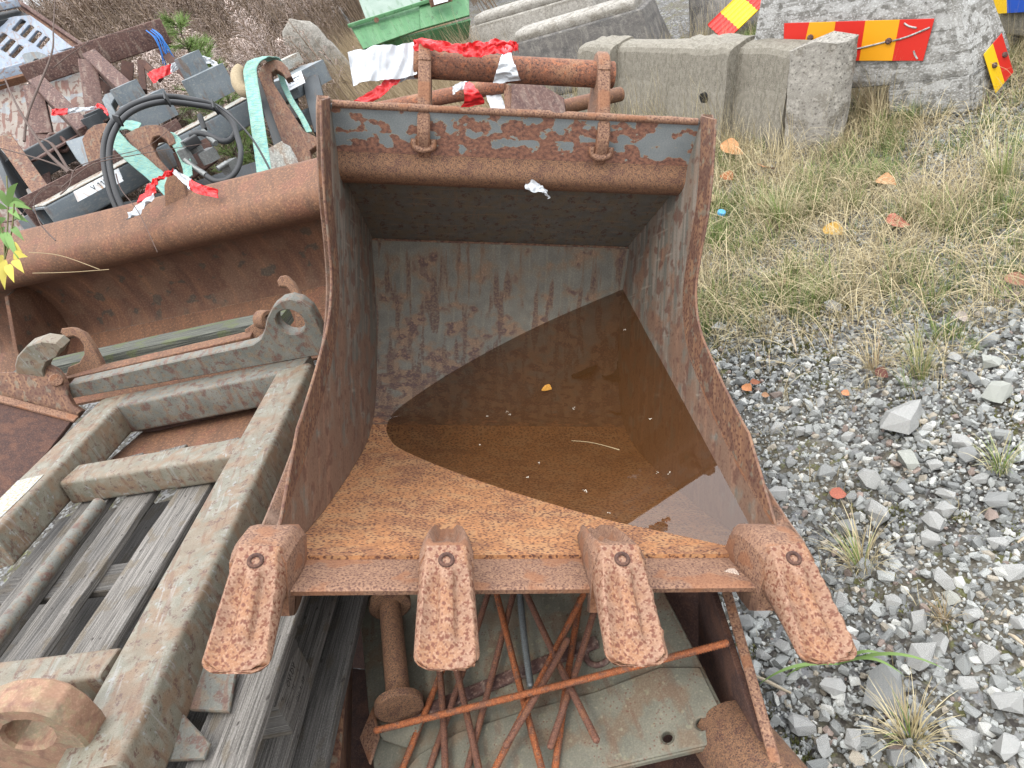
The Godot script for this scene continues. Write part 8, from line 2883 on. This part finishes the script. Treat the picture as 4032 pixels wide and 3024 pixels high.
func build_left_plants() -> void:
	# two young pines
	pine("bushy young pine behind the grey weights", on_ground(Vector3(-1.2827, 1.3625, -5.5575) * Vector3(1, 0, 1)), Vector3(-1.1168, 1.7702, -5.8222), 0.42)
	pine("small young pine right of the bushy one", on_ground(Vector3(-1.1752, 1.3443, -5.9034) * Vector3(1, 0, 1)), Vector3(-1.0805, 1.5841, -6.059), 0.22)
	# leafy plant at the left edge
	var root := thing("leafy_plant", "leafy green and yellow plant at the left edge above the rust-brown roll", "plant", Vector3(-1.6412, 1.3431, -3.1607))
	for q in [[Vector3(-1.531, 1.5409, -3.2891), 0.0], [Vector3(-1.5213, 1.4513, -3.1713), 0.3], [Vector3(-1.6018, 1.4304, -3.1577), 0.8]]:
		var b := MB.new()
		b.tinted = true
		b.tint = Color(0.1, 0.1, 0.03)
		tube(b, smooth_path([Vector3(-1.6419, 1.2947, -3.0697), (Vector3(-1.6419, 1.2947, -3.0697) as Vector3).lerp(q[0], 0.5) + Vector3(0.01, 0, 0), q[0]], 4), 0.003, 5)
		b.c.resize(b.v.size())
		b.c.fill(b.tint)
		obj("stem", b, M.leaf_life, root)
	var leaves := [[Vector3(-1.5579, 1.4467, -3.2041), Vector3(-1.4804, 1.5087, -3.2205), 0], [Vector3(-1.5613, 1.4479, -3.2049), Vector3(-1.4715, 1.4099, -3.1564), 0], [Vector3(-1.5635, 1.4436, -3.2021), Vector3(-1.5519, 1.5095, -3.221), 0], [Vector3(-1.5684, 1.442, -3.201), Vector3(-1.6015, 1.4521, -3.1837), 0], [Vector3(-1.5631, 1.4367, -3.1976), Vector3(-1.5162, 1.3944, -3.1224), 0], [Vector3(-1.5651, 1.4514, -3.2309), Vector3(-1.5054, 1.4297, -3.2169), 0], [Vector3(-1.5715, 1.3826, -3.1386), Vector3(-1.5371, 1.327, -3.0787), 0], [Vector3(-1.5956, 1.3745, -3.1334), Vector3(-1.5637, 1.2856, -3.0042), 0], [Vector3(-1.5967, 1.3917, -3.1446), Vector3(-1.6479, 1.3506, -3.0941), 0], [Vector3(-1.6074, 1.3788, -3.1362), Vector3(-1.5937, 1.3218, -3.0515), 0], [Vector3(-1.5915, 1.288, -3.0295), Vector3(-1.5542, 1.241, -2.9514), 1], [Vector3(-1.5934, 1.292, -3.0321), Vector3(-1.5272, 1.2806, -3.0009), 1], [Vector3(-1.6213, 1.2988, -3.0366), Vector3(-1.6476, 1.2179, -2.9364), 1], [Vector3(-1.6153, 1.2801, -3.0244), Vector3(-1.6043, 1.2266, -2.942), 1], [Vector3(-1.6241, 1.3163, -3.0479), Vector3(-1.668, 1.2579, -2.9862), 1], [Vector3(-1.5944, 1.3312, -3.0815), Vector3(-1.5508, 1.298, -3.036), 1], [Vector3(-1.5898, 1.4161, -3.1842), Vector3(-1.6309, 1.3874, -3.1417), 0], [Vector3(-1.5661, 1.4074, -3.1786), Vector3(-1.502, 1.3741, -3.1331), 0]]
	var k := 0
	for q in leaves:
		var b := MB.new()
		b.tinted = true
		b.tint = (Color(0.1, 0.18, 0.045) if q[2] == 0 else Color(0.38, 0.32, 0.05)) * rng.randf_range(0.8, 1.2)
		var a: Vector3 = q[0]
		var e: Vector3 = q[1]
		var side := (e - a).cross(camera_at - a).normalized()
		var rows := []
		for i in 8:
			var t := i / 7.0
			var w := side * (0.012 if q[2] == 0 else 0.015) * sin(PI * pow(t, 0.8)) + side * 0.0006
			var p := a.lerp(e, t) + Vector3(0, 0.015 * sin(t * PI), 0)
			rows.append(PackedVector3Array([p - w, p + Vector3(0, -0.002, 0), p + w]))
		loft(b, rows, false, false)
		b.c.resize(b.v.size())
		b.c.fill(b.tint)
		obj("leaf", b, M.leaf_life, root)
		k += 1
	# bare twigs of a sapling before the machines
	var twig := thing("bare_sapling", "bare sapling with thin forked twigs at the left, before the slotted bucket", "sapling", Vector3(-1.4967, 1.4125, -3.3249))
	for q in [[[Vector3(-1.3198, 1.4613, -3.3089), Vector3(-1.3609, 1.5741, -3.4298), Vector3(-1.4386, 1.6082, -3.5116)], 0.007], [[Vector3(-1.3188, 1.4637, -3.2986), Vector3(-1.395, 1.5689, -3.4265), Vector3(-1.4747, 1.7277, -3.6487), Vector3(-1.5255, 1.8577, -3.8523)], 0.008], [[Vector3(-1.4838, 1.6157, -3.5164), Vector3(-1.4385, 1.7054, -3.6343), Vector3(-1.2968, 1.8591, -3.8532), Vector3(-1.2578, 1.9528, -3.9736), Vector3(-1.2106, 2.0663, -4.1069)], 0.006], [[Vector3(-1.3086, 1.8146, -3.8243), Vector3(-1.2275, 1.8351, -3.8615), Vector3(-1.153, 1.848, -3.9056), Vector3(-1.0978, 1.8583, -3.9361), Vector3(-0.8501, 1.8, -3.9341)], 0.003], [[Vector3(-1.3626, 1.4118, -3.2053), Vector3(-1.3228, 1.4255, -3.238), Vector3(-1.2818, 1.4675, -3.301), Vector3(-1.1603, 1.4563, -3.3176), Vector3(-0.9941, 1.4321, -3.3377), Vector3(-0.8385, 1.4707, -3.4223)], 0.003], [[Vector3(-1.3574, 1.4295, -3.2406), Vector3(-1.2158, 1.4557, -3.2933), Vector3(-1.0552, 1.4243, -3.3087), Vector3(-0.92, 1.3929, -3.3122), Vector3(-0.763, 1.3486, -3.3431)], 0.003], [[Vector3(-1.2965, 1.459, -3.2955), Vector3(-1.4229, 1.5351, -3.4045), Vector3(-1.5414, 1.6083, -3.4759), Vector3(-1.5788, 1.6392, -3.4721)], 0.004], [[Vector3(-1.4285, 1.284, -3.0627), Vector3(-1.4735, 1.3569, -3.1458), Vector3(-1.474, 1.4291, -3.2403), Vector3(-1.3847, 1.4478, -3.2883)], 0.003], [[Vector3(-1.6287, 1.4065, -3.2018), Vector3(-1.5531, 1.396, -3.195), Vector3(-1.448, 1.4449, -3.2864), Vector3(-1.3624, 1.4311, -3.2774)], 0.003], [[Vector3(-1.1441, 1.395, -3.254), Vector3(-1.1495, 1.3365, -3.216), Vector3(-1.1212, 1.2398, -3.1532), Vector3(-1.0967, 1.1029, -3.0048)], 0.003]]:
		var b := MB.new()
		var p: Array = smooth_path(q[0], 5)
		var rr := []
		for i in p.size():
			rr.append(q[1] * (1.0 - 0.65 * i / (p.size() - 1.0)))
		tube(b, p, rr, 6)
		obj("twig", b, M.twig, twig)
	# straws lying over the roll
	for q in [[[Vector3(-1.5168, 1.2932, -3.0091), Vector3(-1.3997, 1.2468, -2.9551), Vector3(-1.2681, 1.1622, -2.8644)], "upper pale straw lying against the roll at the left"], [[Vector3(-1.5138, 1.2344, -2.9233), Vector3(-1.3724, 1.1944, -2.8734), Vector3(-1.2223, 1.1575, -2.8256)], "lower pale straw lying against the roll at the left"]]:
		var b := MB.new()
		tube(b, smooth_path(q[0], 5), 0.0014, 5)
		tag(obj("straw", b, M.straw, self), q[1], "straw")


func pine(label: String, foot: Vector3, top: Vector3, wide: float) -> void:
	var root := thing("young_pine", label, "pine", foot)
	var b := MB.new()
	tube(b, [foot, foot.lerp(top, 0.5) + Vector3(0.02, 0, 0), top], [0.018, 0.012, 0.004], 8)
	obj("trunk", b, M.twig, root)
	var r := RandomNumberGenerator.new()
	r.seed = int(foot.x * -1000)
	var c := MB.new()
	c.tinted = true
	var H := top.y - foot.y
	var w := MB.new()
	for i in 90:
		var t := 1.0 - pow(r.randf(), 1.3) * 0.75
		var at := foot.lerp(top, t)
		var az := r.randf() * TAU
		var L := wide * (1.12 - t) * r.randf_range(0.5, 1.1) + 0.05
		var out := Vector3(cos(az), r.randf_range(0.35, 1.0), sin(az)).normalized()
		var tip := at + out * L
		tube(w, [at, tip], [0.005, 0.002], 4, false)
		for s in 70:
			var u := r.randf_range(0.15, 1.0)
			var p := at.lerp(tip, u)
			var d := (Vector3(r.randfn(), r.randfn(), r.randfn()).normalized() * 0.9 + out * 1.1).normalized() * r.randf_range(0.05, 0.085)
			var side := d.cross(Vector3(r.randfn(), r.randfn(), r.randfn())).normalized() * 0.0016
			c.tint = Color(0.09, 0.16, 0.035).lerp(Color(0.2, 0.29, 0.08), r.randf()) * (0.85 + 0.3 * r.randf())
			c.flat(p - side, p + side, p + d, Vector3.UP)
	obj("branches", w, M.twig, root)
	structure(obj("needles", c, M.leaf_life, root), "stuff")
